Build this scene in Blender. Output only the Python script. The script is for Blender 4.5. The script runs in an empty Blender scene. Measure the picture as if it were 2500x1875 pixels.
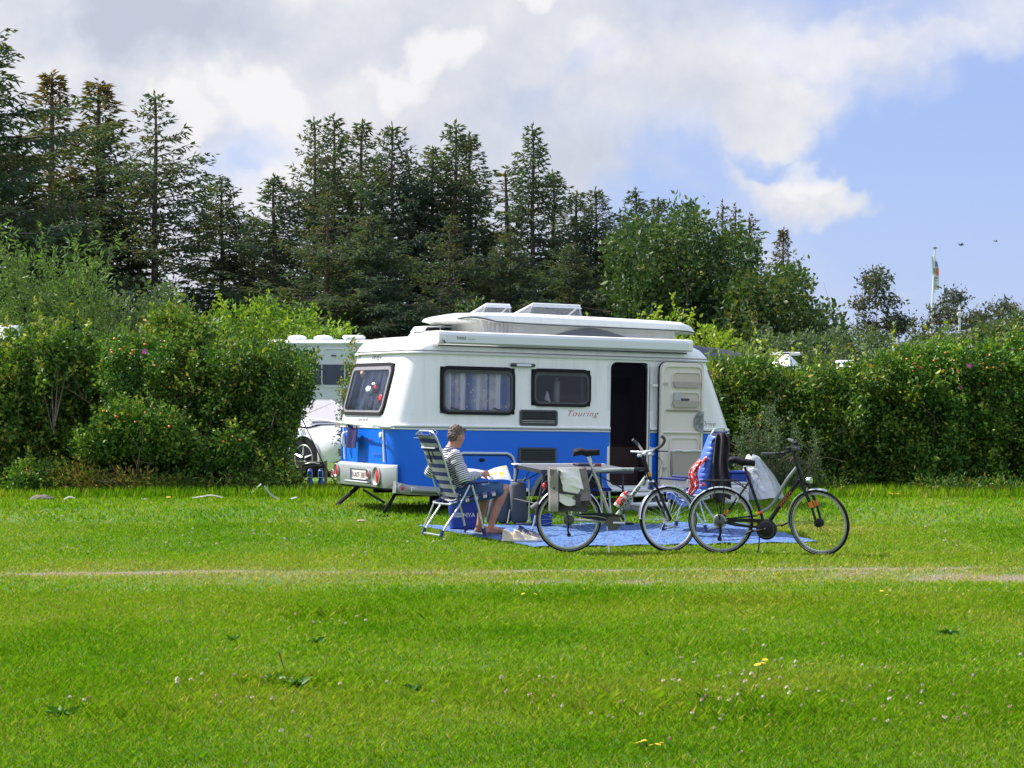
import bpy, bmesh, math, random
import numpy as np
from math import sin, cos, pi, radians, sqrt, atan2
from mathutils import Vector, Matrix, Euler
random.seed(7)
rng = np.random.default_rng(11)
S = bpy.context.scene
COL = S.collection
# ------------------------------------------------------------------ camera
F, CX, HY, CH = 5000.0, 1250.0, 963.0, 1.7
cam_d = bpy.data.cameras.new('camera'); cam = bpy.data.objects.new('camera', cam_d); COL.objects.link(cam)
cam.location = (0, 0, CH); cam.rotation_euler = (radians(90), 0, 0)
cam_d.sensor_width = 36; cam_d.lens = 36*F/2500; cam_d.shift_y = (HY-937.5)/2500
cam_d.clip_start = 0.2; cam_d.clip_end = 3000
S.camera = cam
SUN_EL, SUN_AZ = radians(50), (-0.93, 0.367)      # horizontal direction TOWARDS the sun
EXPO = 0.84
S.view_settings.view_transform = 'Standard'; S.view_settings.look = 'None'
S.view_settings.gamma = 1; S.view_settings.exposure = EXPO; S.view_settings.use_curve_mapping = False
S.cycles.max_bounces = 6; S.cycles.diffuse_bounces = 3; S.cycles.glossy_bounces = 3
S.cycles.transparent_max_bounces = 12; S.cycles.transmission_bounces = 4
S.cycles.caustics_reflective = False; S.cycles.caustics_refractive = False

def gz(x, y):
    """ground height: flat field, a gentle rise behind the bicycles"""
    t = np.clip((np.asarray(y, dtype=float)-21.9)/5.2, 0, 1)
    s = t*(1.35-0.35*t)
    return 0.185*s + 0.012*np.sin(np.asarray(x)*0.9+1.3)*np.sin(np.asarray(y)*0.55)*(1-0.6*s)
def g1(x, y): return float(gz(x, y))
def PX(px, py, Y):
    return ((px-CX)/F*Y, Y, CH+(HY-py)/F*Y)

# ------------------------------------------------------------------ node helpers
class NT:
    def __init__(s, tree): s.t = tree; s.n = tree.nodes; s.l = tree.links
    def new(s, typ, **kw):
        n = s.n.new(typ)
        for k, v in kw.items(): setattr(n, k, v)
        return n
    def put(s, sock, v):
        if isinstance(v, bpy.types.NodeSocket): s.l.new(v, sock)
        else: sock.default_value = v
    def math(s, op, a, b=None, c=None, clamp=False):
        n = s.new('ShaderNodeMath', operation=op); n.use_clamp = clamp
        s.put(n.inputs[0], a)
        if b is not None: s.put(n.inputs[1], b)
        if c is not None: s.put(n.inputs[2], c)
        return n.outputs[0]
    def vmath(s, op, a, b=None):
        n = s.new('ShaderNodeVectorMath', operation=op); s.put(n.inputs[0], a)
        if b is not None: s.put(n.inputs[1], b)
        return n.outputs[0]
    def noise(s, vec, scale, detail=3, rough=.5, dist=0.0):
        n = s.new('ShaderNodeTexNoise'); n.inputs['Scale'].default_value = scale
        n.inputs['Detail'].default_value = detail; n.inputs['Roughness'].default_value = rough
        n.inputs['Distortion'].default_value = dist
        if vec is not None: s.l.new(vec, n.inputs['Vector'])
        return n
    def mix(s, f, a, b, mode='MIX'):
        n = s.new('ShaderNodeMix', data_type='RGBA', blend_type=mode)
        s.put(n.inputs[0], f); s.put(n.inputs[6], a); s.put(n.inputs[7], b)
        return n.outputs[2]
    def ramp(s, f, stops, interp='LINEAR'):
        n = s.new('ShaderNodeValToRGB'); s.put(n.inputs[0], f); cr = n.color_ramp; cr.interpolation = interp
        while len(cr.elements) < len(stops): cr.elements.new(0.5)
        for e, (p, c) in zip(cr.elements, stops): e.position = p; e.color = c if len(c) == 4 else (*c, 1)
        return n.outputs[0]
    def smooth(s, v, a, b):
        n = s.new('ShaderNodeMapRange', interpolation_type='SMOOTHSTEP')
        s.put(n.inputs[0], v); s.put(n.inputs[1], a); s.put(n.inputs[2], b); return n.outputs[0]
def C(r, g, b): return (r, g, b, 1)
def srgb(r, g, b):
    f = lambda c: (c/255/12.92) if c/255 <= 0.04045 else ((c/255+0.055)/1.055)**2.4
    return (f(r), f(g), f(b), 1)

# ------------------------------------------------------------------ sky
W = bpy.data.worlds.new('World'); S.world = W; W.use_nodes = True
w = NT(W.node_tree); w.n.clear()
tc = w.new('ShaderNodeTexCoord')
sky = w.new('ShaderNodeTexSky', sky_type='NISHITA'); sky.sun_disc = False
sky.sun_elevation = SUN_EL; sky.sun_rotation = atan2(SUN_AZ[0], SUN_AZ[1])
sky.air_density = 1.0; sky.dust_density = 0.6; sky.ozone_density = 3.0
sep = w.new('ShaderNodeSeparateXYZ'); w.l.new(tc.outputs['Generated'], sep.inputs[0])
dx, dy, dz = sep.outputs
az = w.math('ARCTAN2', dx, dy); el = w.math('ARCSINE', dz)
# domain warp so that every cloud edge is broken up
nw = w.noise(tc.outputs['Generated'], 9.0, 5, .6); sw = w.new('ShaderNodeSeparateXYZ')
w.l.new(nw.outputs['Color'], sw.inputs[0])
nw2 = w.noise(tc.outputs['Generated'], 38.0, 5, .55); sw2 = w.new('ShaderNodeSeparateXYZ')
w.l.new(nw2.outputs['Color'], sw2.inputs[0])
def warp(base, a, b, k1, k2):
    t = w.math('MULTIPLY_ADD', w.math('SUBTRACT', a, .5), k1, base)
    return w.math('MULTIPLY_ADD', w.math('SUBTRACT', b, .5), k2, t)
U = warp(w.math('MULTIPLY', az, 5.0), sw.outputs[0], sw2.outputs[0], .50, .18)     # thousands of photograph pixels at this lens
V = warp(w.math('MULTIPLY', el, 5.0), sw.outputs[1], sw2.outputs[1], .36, .14)
def blob(cx, cy, rx, ry, amp, rot=0):
    """soft cloud: centre and radii in kilopixels of azimuth and elevation"""
    a = w.math('SUBTRACT', U, (cx-1250)/1000); b = w.math('SUBTRACT', V, (963-cy)/1000)
    c_, s_ = cos(rot), sin(rot)
    p = w.math('MULTIPLY_ADD', a, c_/rx*1000, w.math('MULTIPLY', b, s_/rx*1000))
    q = w.math('MULTIPLY_ADD', a, -s_/ry*1000, w.math('MULTIPLY', b, c_/ry*1000))
    d = w.math('MULTIPLY_ADD', p, p, w.math('MULTIPLY', q, q))
    return w.math('MULTIPLY', w.math('SUBTRACT', 1.0, d, clamp=True), amp)
def total(lst):
    t = lst[0]
    for v in lst[1:]: t = w.math('ADD', t, v)
    return t
cover = total([
    blob(150, 150, 1500, 800, 1.6), blob(1150, 250, 620, 420, 0.95), blob(1750, 130, 560, 260, 1.0, -.25),
    blob(2430, 60, 520, 110, 0.9, .1), blob(1900, 330, 150, 190, .8, -.4), blob(2000, 475, 200, 85, 1.8), blob(2080, 480, 90, 60, .6),
    blob(2200, 716, 75, 24, .8), blob(1790, 430, 90, 40, .35, -.4), blob(250, 640, 420, 110, .5), blob(1880, 640, 70, 60, .5),
    blob(1430, 480, 230, 200, .6),
    blob(640, 350, 150, 70, -.9), blob(560, 400, 90, 50, -.5), blob(860, 560, 220, 60, -.7), blob(1640, 450, 130, 100, -.35, .5), blob(1300, 340, 130, 90, -.7), blob(1890, 405, 130, 50, -1.1, -.2), blob(1480, 180, 170, 50, -.8, .5), blob(960, 90, 120, 40, -.6), blob(1500, 520, 200, 60, -.6), blob(2230, 60, 160, 40, -.5), blob(1010, 380, 80, 60, -.6), blob(1850, 240, 260, 150, .5, -.5), blob(2150, 330, 200, 120, -.6), blob(700, 130, 60, 30, -.3),
    blob(2350, 520, 400, 360, -.8), blob(860, 250, 160, 40, -.3, .3), blob(690, 640, 160, 70, -.2)])
fb = w.noise(tc.outputs['Generated'], 5.0, 7, .6).outputs[0]
# away from the part of the sky in view the same broken cloud goes on
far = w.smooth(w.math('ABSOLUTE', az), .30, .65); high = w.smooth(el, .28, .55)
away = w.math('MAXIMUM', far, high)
cov2 = w.math('MULTIPLY_ADD', w.math('SUBTRACT', w.noise(tc.outputs['Generated'], 2.2, 6, .6).outputs[0], .47), 5.0, .35)
covm = w.new('ShaderNodeMix', data_type='FLOAT'); w.put(covm.inputs[0], away); w.put(covm.inputs[2], cover); w.put(covm.inputs[3], cov2)
dens = w.math('MULTIPLY_ADD', w.math('SUBTRACT', fb, .5), 1.6, covm.outputs[0])
s0_ = w.noise(tc.outputs['Generated'], 22.0, 6, .62).outputs[0]
mask = w.smooth(w.math('MULTIPLY_ADD', w.math('SUBTRACT', s0_, .5), .9, dens), -.45, 1.55)
# body shading of the clouds: grey bellies, white edges and tops
shade = total([
    blob(330, 60, 560, 190, .55), blob(1650, 40, 300, 70, .12), blob(1300, 420, 420, 160, .38), blob(1990, 530, 150, 30, .12),
    blob(1850, 260, 190, 110, .25), blob(2030, 520, 130, 30, .12), blob(700, 120, 520, 130, .35), blob(120, 330, 260, 120, .12),
    blob(1105, 135, 90, 70, -.65), blob(1020, 225, 110, 60, -.5, .4), blob(680, 280, 100, 90, -.45), blob(610, 420, 190, 95, -.5),
    blob(500, 290, 70, 50, -.45), blob(1980, 440, 120, 50, -.5), blob(60, 180, 240, 190, -.4), blob(1560, 140, 160, 80, -.35), blob(1320, 20, 50, 50, -.7),
    blob(2050, 90, 420, 70, -.25)])
s2 = w.noise(tc.outputs['Generated'], 14.0, 6, .6).outputs[0]
shade = w.math('MULTIPLY', shade, w.math('SUBTRACT', 1.0, away))
s3 = w.noise(tc.outputs['Generated'], 42.0, 5, .6).outputs[0]
shv = w.math('ADD', w.math('MULTIPLY_ADD', w.math('SUBTRACT', s2, .5), 1.5, w.math('MULTIPLY_ADD', w.math('SUBTRACT', s3, .5), .55, .38)), shade)
ccol = w.ramp(shv, [(0.0, C(.72, .715, .73)), (.32, C(.62, .63, .675)), (.65, C(.52, .55, .625)), (1.0, C(.43, .465, .555))])
SKY_K = 0.10
blue = w.mix(.80, sky.outputs[0], w.ramp(el, [(0.0, C(2.55, 3.15, 5.1)), (.18, C(1.9, 2.6, 4.95)), (1.0, C(1.3, 2.4, 5.6))]))
cl = w.mix(1.0, ccol, C(7.1, 7.1, 7.1), 'MULTIPLY')
# out-of-view clouds brightened to lift the caravan's shaded side; brightest round the sun
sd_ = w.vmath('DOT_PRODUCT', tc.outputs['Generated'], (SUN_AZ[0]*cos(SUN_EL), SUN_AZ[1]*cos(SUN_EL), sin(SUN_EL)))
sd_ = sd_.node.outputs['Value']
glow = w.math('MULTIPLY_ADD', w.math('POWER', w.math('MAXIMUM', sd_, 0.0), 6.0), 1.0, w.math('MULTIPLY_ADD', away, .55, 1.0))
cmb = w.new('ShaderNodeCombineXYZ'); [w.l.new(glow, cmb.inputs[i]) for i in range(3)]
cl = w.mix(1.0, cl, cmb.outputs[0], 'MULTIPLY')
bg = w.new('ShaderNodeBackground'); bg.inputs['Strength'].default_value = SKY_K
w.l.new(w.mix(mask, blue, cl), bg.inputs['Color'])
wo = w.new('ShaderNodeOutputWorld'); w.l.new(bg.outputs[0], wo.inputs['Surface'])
W.cycles.sampling_method = 'MANUAL'; W.cycles.sample_map_resolution = 512

sun_d = bpy.data.lights.new('sun', 'SUN'); sun = bpy.data.objects.new('sun', sun_d); COL.objects.link(sun)
sun_d.energy = 4.8; sun_d.angle = radians(1.2); sun_d.color = (1, .95, .87)
sv = Vector((SUN_AZ[0]*cos(SUN_EL), SUN_AZ[1]*cos(SUN_EL), sin(SUN_EL)))
sun.rotation_euler = sv.to_track_quat('Z', 'Y').to_euler(); sun.location = (-30, 20, 40)

# ------------------------------------------------------------------ materials
MATS = {}
def mat(name, col, rough=.6, metal=0.0, var=.08, vs=6.0, bump=0.0, bs=60.0, spec=.5, coat=0.0, trans=0.0, sheen=0.0, col2=None, dirt=0.0):
    if name in MATS: return MATS[name]
    m = bpy.data.materials.new(name); m.use_nodes = True; t = NT(m.node_tree)
    b = m.node_tree.nodes['Principled BSDF']
    tcn = t.new('ShaderNodeTexCoord'); vec = tcn.outputs['Object']
    base = C(*col[:3])
    n = t.noise(vec, vs, 4, .6)
    if col2 is not None: c = t.mix(t.smooth(n.outputs[0], .35, .65), base, C(*col2[:3]))
    else:
        c = t.mix(n.outputs[0], C(*[x*(1-var) for x in col[:3]]), C(*[min(1, x*(1+var)) for x in col[:3]]))
    if dirt > 0:
        mpd = t.new('ShaderNodeMapping'); mpd.inputs['Scale'].default_value = (5, 5, .6); t.l.new(vec, mpd.inputs['Vector']); d = t.noise(mpd.outputs[0], 1.6, 6, .7); c = t.mix(t.math('MULTIPLY', t.smooth(d.outputs[0], .45, .75), dirt), c, C(.16, .15, .11))
    t.l.new(c, b.inputs['Base Color'])
    r = t.math('MULTIPLY_ADD', t.math('SUBTRACT', n.outputs[0], .5), .25, rough); t.l.new(r, b.inputs['Roughness'])
    b.inputs['Metallic'].default_value = metal; b.inputs['Specular IOR Level'].default_value = spec
    b.inputs['Coat Weight'].default_value = coat; b.inputs['Sheen Weight'].default_value = sheen
    if trans: b.inputs['Transmission Weight'].default_value = trans
    if bump > 0:
        bn = t.noise(vec, bs, 3, .6); bp = t.new('ShaderNodeBump'); bp.inputs['Strength'].default_value = bump
        bp.inputs['Distance'].default_value = .01; t.l.new(bn.outputs[0], bp.inputs['Height']); t.l.new(bp.outputs[0], b.inputs['Normal'])
    MATS[name] = m; return m
def nodemat(name):
    m = bpy.data.materials.new(name); m.use_nodes = True; t = NT(m.node_tree); MATS[name] = m
    return m, t, m.node_tree.nodes['Principled BSDF']

def leafmat(name, stops, transl=.35, rough=.55, patch=None, ps=1.2, spec=.25):
    """leaf colours picked by the per-leaf attribute 'tint' (kind and age of the leaf)"""
    m = bpy.data.materials.new(name); m.use_nodes = True; t = NT(m.node_tree); MATS[name] = m; t.n.clear()
    a = t.new('ShaderNodeAttribute', attribute_name='tint')
    c = t.ramp(a.outputs['Fac'], stops)
    if patch is not None:
        tcn = t.new('ShaderNodeTexCoord'); n = t.noise(tcn.outputs['Object'], ps, 4, .6)
        c = t.mix(t.smooth(n.outputs[0], .42, .68), c, patch, 'MULTIPLY')
    d = t.new('ShaderNodeBsdfPrincipled'); t.l.new(c, d.inputs['Base Color']); d.inputs['Roughness'].default_value = rough
    d.inputs['Specular IOR Level'].default_value = spec
    tr = t.new('ShaderNodeBsdfTranslucent'); t.l.new(t.mix(1.0, c, C(1.2, 1.3, .4), 'MULTIPLY'), tr.inputs['Color'])
    mx = t.new('ShaderNodeMixShader'); mx.inputs[0].default_value = transl
    t.l.new(d.outputs[0], mx.inputs[1]); t.l.new(tr.outputs[0], mx.inputs[2])
    o = t.new('ShaderNodeOutputMaterial'); t.l.new(mx.outputs[0], o.inputs['Surface'])
    return m

# ------------------------------------------------------------------ objects
def tag(o, label=None, cat=None, group=None, kind=None):
    if label: o['label'] = label
    if cat: o['category'] = cat
    if group: o['group'] = group
    if kind: o['kind'] = kind
    return o
def root(name, label, cat, loc=(0, 0, 0), rz=0, group=None):
    o = bpy.data.objects.new(name, None); COL.objects.link(o); o.location = loc
    o.rotation_euler = (0, 0, rz); o.empty_display_size = .1
    return tag(o, label, cat, group)
def link(name, me, parent=None, mats=()):
    o = bpy.data.objects.new(name, me); COL.objects.link(o)
    if parent is not None: o.parent = parent
    for m in mats: me.materials.append(m)
    return o
def copytree(o, parent=None):
    c = o.copy(); COL.objects.link(c)
    if parent is not None: c.parent = parent; c.matrix_parent_inverse = o.matrix_parent_inverse
    for ch in list(o.children): copytree(ch, c)
    return c
def arr_mesh(name, V, faces_n, idx, smooth=False, mi=None, tint=None):
    """mesh from flat arrays; faces_n = corners per face (int) and idx = flat corner indices"""
    me = bpy.data.meshes.new(name); V = np.asarray(V, dtype=np.float32); idx = np.asarray(idx, dtype=np.int32)
    nf = len(idx)//faces_n
    me.vertices.add(len(V)); me.vertices.foreach_set('co', V.ravel())
    me.loops.add(len(idx)); me.loops.foreach_set('vertex_index', idx.ravel())
    me.polygons.add(nf); me.polygons.foreach_set('loop_start', np.arange(nf, dtype=np.int32)*faces_n)
    me.polygons.foreach_set('loop_total', np.full(nf, faces_n, dtype=np.int32))
    if smooth: me.polygons.foreach_set('use_smooth', np.ones(nf, dtype=bool))
    if mi is not None: me.polygons.foreach_set('material_index', np.asarray(mi, dtype=np.int32))
    if tint is not None:
        at = me.attributes.new('tint', 'FLOAT', 'POINT'); at.data.foreach_set('value', np.asarray(tint, dtype=np.float32))
    me.update(calc_edges=True); return me

class MB:
    """collects shapes of ONE mesh object"""
    def __init__(s): s.v = []; s.f = []; s.m = []; s.mi = 0; s.sc = []; s.has_sc = False
    def addv(s, pts, sc=None):
        n = len(s.v); s.v.extend([tuple(map(float, p)) for p in pts])
        if sc is None: s.sc.extend([0.0]*len(pts))
        else: s.has_sc = True; s.sc.extend([float(x) for x in sc])
        return n
    def addf(s, f): s.f.append(tuple(f)); s.m.append(s.mi)
    def box(s, c, d, rot=None, bev=0.0):
        hx, hy, hz = d[0]/2, d[1]/2, d[2]/2
        R = rot if rot is not None else Matrix.Identity(3)
        if bev > 0:
            b = min(bev, hx*.9, hy*.9, hz*.9); P = []
            for sx in (-1, 1):
                for sy in (-1, 1):
                    for sz in (-1, 1):
                        P += [(sx*hx, sy*(hy-b), sz*(hz-b)), (sx*(hx-b), sy*hy, sz*(hz-b)), (sx*(hx-b), sy*(hy-b), sz*hz)]
            bmh = bmesh.new(); vs = [bmh.verts.new(R @ Vector(p) + Vector(c)) for p in P]
            r = bmesh.ops.convex_hull(bmh, input=vs)
            bmesh.ops.dissolve_limit(bmh, angle_limit=.02, verts=bmh.verts, edges=bmh.edges)
            bmh.verts.index_update(); n = s.addv([v.co for v in bmh.verts])
            for f in bmh.faces: s.addf([n+v.index for v in f.verts])
            bmh.free(); return s
        P = [(sx*hx, sy*hy, sz*hz) for sx in (-1, 1) for sy in (-1, 1) for sz in (-1, 1)]
        n = s.addv([R @ Vector(p) + Vector(c) for p in P])
        for f in ((0, 1, 3, 2), (4, 6, 7, 5), (0, 4, 5, 1), (2, 3, 7, 6), (0, 2, 6, 4), (1, 5, 7, 3)): s.addf([n+i for i in f])
        return s
    def tube(s, pts, r, n=8, cap=True, closed=False, flat=1.0):
        pts = [Vector(p) for p in pts]; k = len(pts)
        rs = [r]*k if isinstance(r, (int, float)) else list(r)
        T = []
        for i in range(k):
            a = pts[(i-1) % k] if (closed or i > 0) else pts[i]; b = pts[(i+1) % k] if (closed or i < k-1) else pts[i]
            t = (b-a); T.append(t.normalized() if t.length > 1e-9 else Vector((0, 0, 1)))
        N = T[0].orthogonal().normalized(); base = len(s.v); R = []; L = 0
        for i in range(k):
            if i: L += (pts[i]-pts[i-1]).length
            N = (N - T[i]*N.dot(T[i]));  N = N.normalized() if N.length > 1e-6 else T[i].orthogonal().normalized()
            B = T[i].cross(N)
            R.append(s.addv([pts[i]+N*cos(2*pi*j/n)*rs[i]+B*sin(2*pi*j/n)*rs[i]*flat for j in range(n)]))
        m = k if closed else k-1
        for i in range(m):
            a, b = R[i], R[(i+1) % k]
            for j in range(n): s.addf((a+j, a+(j+1) % n, b+(j+1) % n, b+j))
        if cap and not closed:
            s.addf([R[0]+j for j in range(n)][::-1]); s.addf([R[-1]+j for j in range(n)])
        return s
    def lathe(s, prof, c=(0, 0, 0), axis='z', n=20, R=None):
        """prof: (radius, height) pairs"""
        rows = []
        for (r, h) in prof:
            P = []
            for j in range(n):
                a = 2*pi*j/n; p = (r*cos(a), r*sin(a), h)
                if axis == 'y': p = (p[0], p[2], p[1])
                elif axis == 'x': p = (p[2], p[0], p[1])
                p = Vector(p)
                if R is not None: p = R @ p
                P.append(p+Vector(c))
            rows.append(s.addv(P))
        for a, b in zip(rows, rows[1:]):
            for j in range(n): s.addf((a+j, a+(j+1) % n, b+(j+1) % n, b+j))
        if prof[0][0] > 1e-4: s.addf([rows[0]+j for j in range(n)][::-1])
        if prof[-1][0] > 1e-4: s.addf([rows[-1]+j for j in range(n)])
        return s
    def ell(s, c, r, nu=14, nv=9, R=None):
        rows = []
        for i in range(nv+1):
            a = -pi/2+pi*i/nv; P = []
            for j in range(nu):
                b = 2*pi*j/nu; p = Vector((r[0]*cos(a)*cos(b), r[1]*cos(a)*sin(b), r[2]*sin(a)))
                P.append((R @ p if R is not None else p)+Vector(c))
            rows.append(s.addv(P))
        for a, b in zip(rows, rows[1:]):
            for j in range(nu): s.addf((a+j, a+(j+1) % nu, b+(j+1) % nu, b+j))
        return s
    def grid(s, fn, nu, nv, thick=None, sc=None):
        """fn(u, v) -> point; thick: a second sheet offset by the vector"""
        P = [fn(i/nu, j/nv) for j in range(nv+1) for i in range(nu+1)]
        A = s.addv(P, [sc(i/nu, j/nv) for j in range(nv+1) for i in range(nu+1)] if sc else None)
        q = lambda a, i, j: a+j*(nu+1)+i
        for j in range(nv):
            for i in range(nu): s.addf((q(A, i, j), q(A, i+1, j), q(A, i+1, j+1), q(A, i, j+1)))
        if thick is not None:
            o = Vector(thick); B = s.addv([Vector(p)+o for p in P], [sc(i/nu, j/nv) for j in range(nv+1) for i in range(nu+1)] if sc else None)
            for j in range(nv):
                for i in range(nu): s.addf((q(B, i, j+1), q(B, i+1, j+1), q(B, i+1, j), q(B, i, j)))
            for i in range(nu):
                s.addf((q(A, i, 0), q(B, i, 0), q(B, i+1, 0), q(A, i+1, 0))); s.addf((q(A, i+1, nv), q(B, i+1, nv), q(B, i, nv), q(A, i, nv)))
            for j in range(nv):
                s.addf((q(A, 0, j+1), q(B, 0, j+1), q(B, 0, j), q(A, 0, j))); s.addf((q(A, nu, j), q(B, nu, j), q(B, nu, j+1), q(A, nu, j+1)))
        return s
    def prism(s, poly, h0, h1, fr):
        """polygon (a, b) extruded along the third axis of frame fr(a, b, h)"""
        n = len(poly); A = s.addv([fr(a, b, h0) for a, b in poly]); B = s.addv([fr(a, b, h1) for a, b in poly])
        s.addf([A+i for i in range(n)][::-1]); s.addf([B+i for i in range(n)])
        for i in range(n): s.addf((A+i, A+(i+1) % n, B+(i+1) % n, B+i))
        return s
    def ringp(s, outer, inner, h0, h1, fr):
        """frame between two outlines of equal length"""
        n = len(outer); a = s.addv([fr(*p, h0) for p in outer]); b = s.addv([fr(*p, h1) for p in outer])
        c = s.addv([fr(*p, h1) for p in inner]); d = s.addv([fr(*p, h0) for p in inner])
        for i in range(n):
            j = (i+1) % n
            s.addf((a+i, a+j, b+j, b+i)); s.addf((b+i, b+j, c+j, c+i)); s.addf((c+i, c+j, d+j, d+i)); s.addf((d+i, d+j, a+j, a+i))
        return s
    def build(s, name, mats, parent=None, smooth=35, fixn=True):
        me = bpy.data.meshes.new(name); me.from_pydata(s.v, [], s.f)
        me.polygons.foreach_set('material_index', np.asarray(s.m, dtype=np.int32))
        if s.has_sc:
            at = me.attributes.new('sc', 'FLOAT', 'POINT'); at.data.foreach_set('value', np.asarray(s.sc, dtype=np.float32))
        if fixn:
            b = bmesh.new(); b.from_mesh(me); bmesh.ops.recalc_face_normals(b, faces=b.faces); b.to_mesh(me); b.free()
        if smooth:
            me.polygons.foreach_set('use_smooth', np.ones(len(me.polygons), dtype=bool))
            me.set_sharp_from_angle(angle=radians(smooth))
        me.update(); return link(name, me, parent, mats if isinstance(mats, (list, tuple)) else [mats])
def rrect(x0, x1, z0, z1, r, n=6):
    P = []
    for cx_, cz_, a0 in ((x1-r, z1-r, 0), (x0+r, z1-r, pi/2), (x0+r, z0+r, pi), (x1-r, z0+r, 3*pi/2)):
        for i in range(n+1): a = a0+pi/2*i/n; P.append((cx_+r*cos(a), cz_+r*sin(a)))
    return P
def bez(P, n=16):
    """Catmull-Rom through the points"""
    P = [Vector(p) for p in P]; Q = [P[0]*2-P[1]]+P+[P[-1]*2-P[-2]]; out = []
    per = max(2, n//(len(P)-1))
    for i in range(1, len(Q)-2):
        for k in range(per):
            t = k/per; a, b, c, d = Q[i-1], Q[i], Q[i+1], Q[i+2]
            out.append(.5*((2*b)+(c-a)*t+(2*a-5*b+4*c-d)*t*t+(3*b-3*c+d-a)*t**3))
    out.append(P[-1]); return out
def text(name, s_, m, parent, fr, size, width=None, shear=0.0, depth=.002, spacing=1.0, bold=0.0):
    """lettering: fr(a, b, h) maps text plane to local space, width fits the word"""
    cu = bpy.data.curves.new('lettering', 'FONT'); cu.body = s_; cu.size = 1; cu.shear = shear; cu.extrude = .5; cu.offset = bold
    cu.space_character = spacing; cu.resolution_u = 3
    o = bpy.data.objects.new('lettering', cu); COL.objects.link(o)
    dg = bpy.context.evaluated_depsgraph_get(); me = bpy.data.meshes.new_from_object(o.evaluated_get(dg))
    bpy.data.objects.remove(o); bpy.data.curves.remove(cu)
    co = np.array([v.co for v in me.vertices]); mn, mx = co.min(0), co.max(0)
    kx = (width/(mx[0]-mn[0])) if width else size/(mx[1]-mn[1]); ky = size/(mx[1]-mn[1])
    for v, p in zip(me.vertices, co):
        v.co = fr((p[0]-mn[0])*kx, (p[1]-mn[1])*ky, depth if p[2] > 0 else .0004)
    me.update(); return link(name, me, parent, [m])
# ------------------------------------------------------------------ ground
def near_hole(x, y):  # bare, trodden strips: two wheel ruts of the camp road
    wob = 0.16*np.sin(x*0.55+.6)+.06*np.sin(x*1.7)+.04*np.sin(x*4.3+1)
    c1 = 19.65+wob+0.035*x; c2 = 18.45+wob*.8+.03*x
    k = lambda c, s: np.exp(-((y-c)/s)**2)
    n = np.clip(.45+.35*np.sin(x*1.3+y*2.1)*np.sin(x*.47-y*1.1+2)+.30*np.sin(x*5.1+y*9)*np.sin(x*2.3-y*13)+.22*np.sin(x*17+y*23)*np.sin(x*11-y*31+1), 0, 1)
    r_ = 1/(1+np.exp(-(x-.3)*1.1))
    a = k(c1, .15)*(.26+.70*n) + k(c2, .24)*(.05+.85*n)*(.35+.4*r_) + k(19.0, .62)*np.clip(n*1.6-.62, 0, 1)*(r_*.55+.12)
    b = k(19.05, 1.0)*.20
    return np.clip(a+b, 0, 1)
# lumpy patches of fresh, straw-coloured and coarse grass
_ph = rng.uniform(0, 6.28, (24, 2)); _fr = rng.normal(0, 1, (24, 2)); _fr = _fr/np.linalg.norm(_fr, axis=1)[:, None]*rng.uniform(.35, 4.2, 24)[:, None]
def patch(x, y, k0=0, k1=24):
    t = 0
    for (a, b), (p, q) in zip(_fr[k0:k1], _ph[k0:k1]): t = t + np.sin(a*x+b*y+p)*np.cos(.6*b*x-.6*a*y+q)/(1+.35*np.hypot(a, b))
    return t/sqrt(k1-k0)
xs = np.concatenate([np.linspace(-400, -16, 24), np.linspace(-15.5, 15.5, 94), np.linspace(16, 400, 24)])
ys = np.concatenate([np.linspace(-60, 5, 12), np.linspace(5.4, 40, 150), np.linspace(42, 900, 30)])
GX, GY = np.meshgrid(xs, ys); GZ = gz(GX, GY)
nx = len(xs); ii, jj = np.meshgrid(np.arange(nx-1), np.arange(len(ys)-1)); b0 = (jj*nx+ii).ravel()
me = arr_mesh('ground', np.stack([GX, GY, GZ], -1).reshape(-1, 3), 4, np.stack([b0, b0+1, b0+nx+1, b0+nx], -1).ravel(), smooth=True,
              tint=near_hole(GX, GY).ravel())
m, t, b = nodemat('lawn_soil')
tcn = t.new('ShaderNodeTexCoord'); at = t.new('ShaderNodeAttribute', attribute_name='tint')
n1 = t.noise(tcn.outputs['Object'], 1.1, 6, .65); n2 = t.noise(tcn.outputs['Object'], 55, 4, .7); n3 = t.noise(tcn.outputs['Object'], 9, 5, .7)
grass = t.ramp(n1.outputs[0], [(.3, C(.060, .150, .010)), (.5, C(.085, .180, .012)), (.7, C(.14, .19, .03))])
grass = t.mix(t.smooth(n2.outputs[0], .4, .7), grass, C(.035, .085, .008))
soil = t.ramp(n2.outputs[0], [(.3, C(.12, .10, .055)), (.55, C(.22, .185, .11)), (.72, C(.36, .32, .23))])
f = t.math('ADD', at.outputs['Fac'], t.math('MULTIPLY', t.math('SUBTRACT', n3.outputs[0], .5), .9))
t.l.new(t.mix(t.smooth(f, .30, .62), grass, soil), b.inputs['Base Color']); b.inputs['Roughness'].default_value = .95
bp = t.new('ShaderNodeBump'); bp.inputs['Distance'].default_value = .03; bp.inputs['Strength'].default_value = .8
t.l.new(n2.outputs[0], bp.inputs['Height']); t.l.new(bp.outputs[0], b.inputs['Normal'])
tag(link('ground', me, None, [m]), kind='structure')

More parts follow.
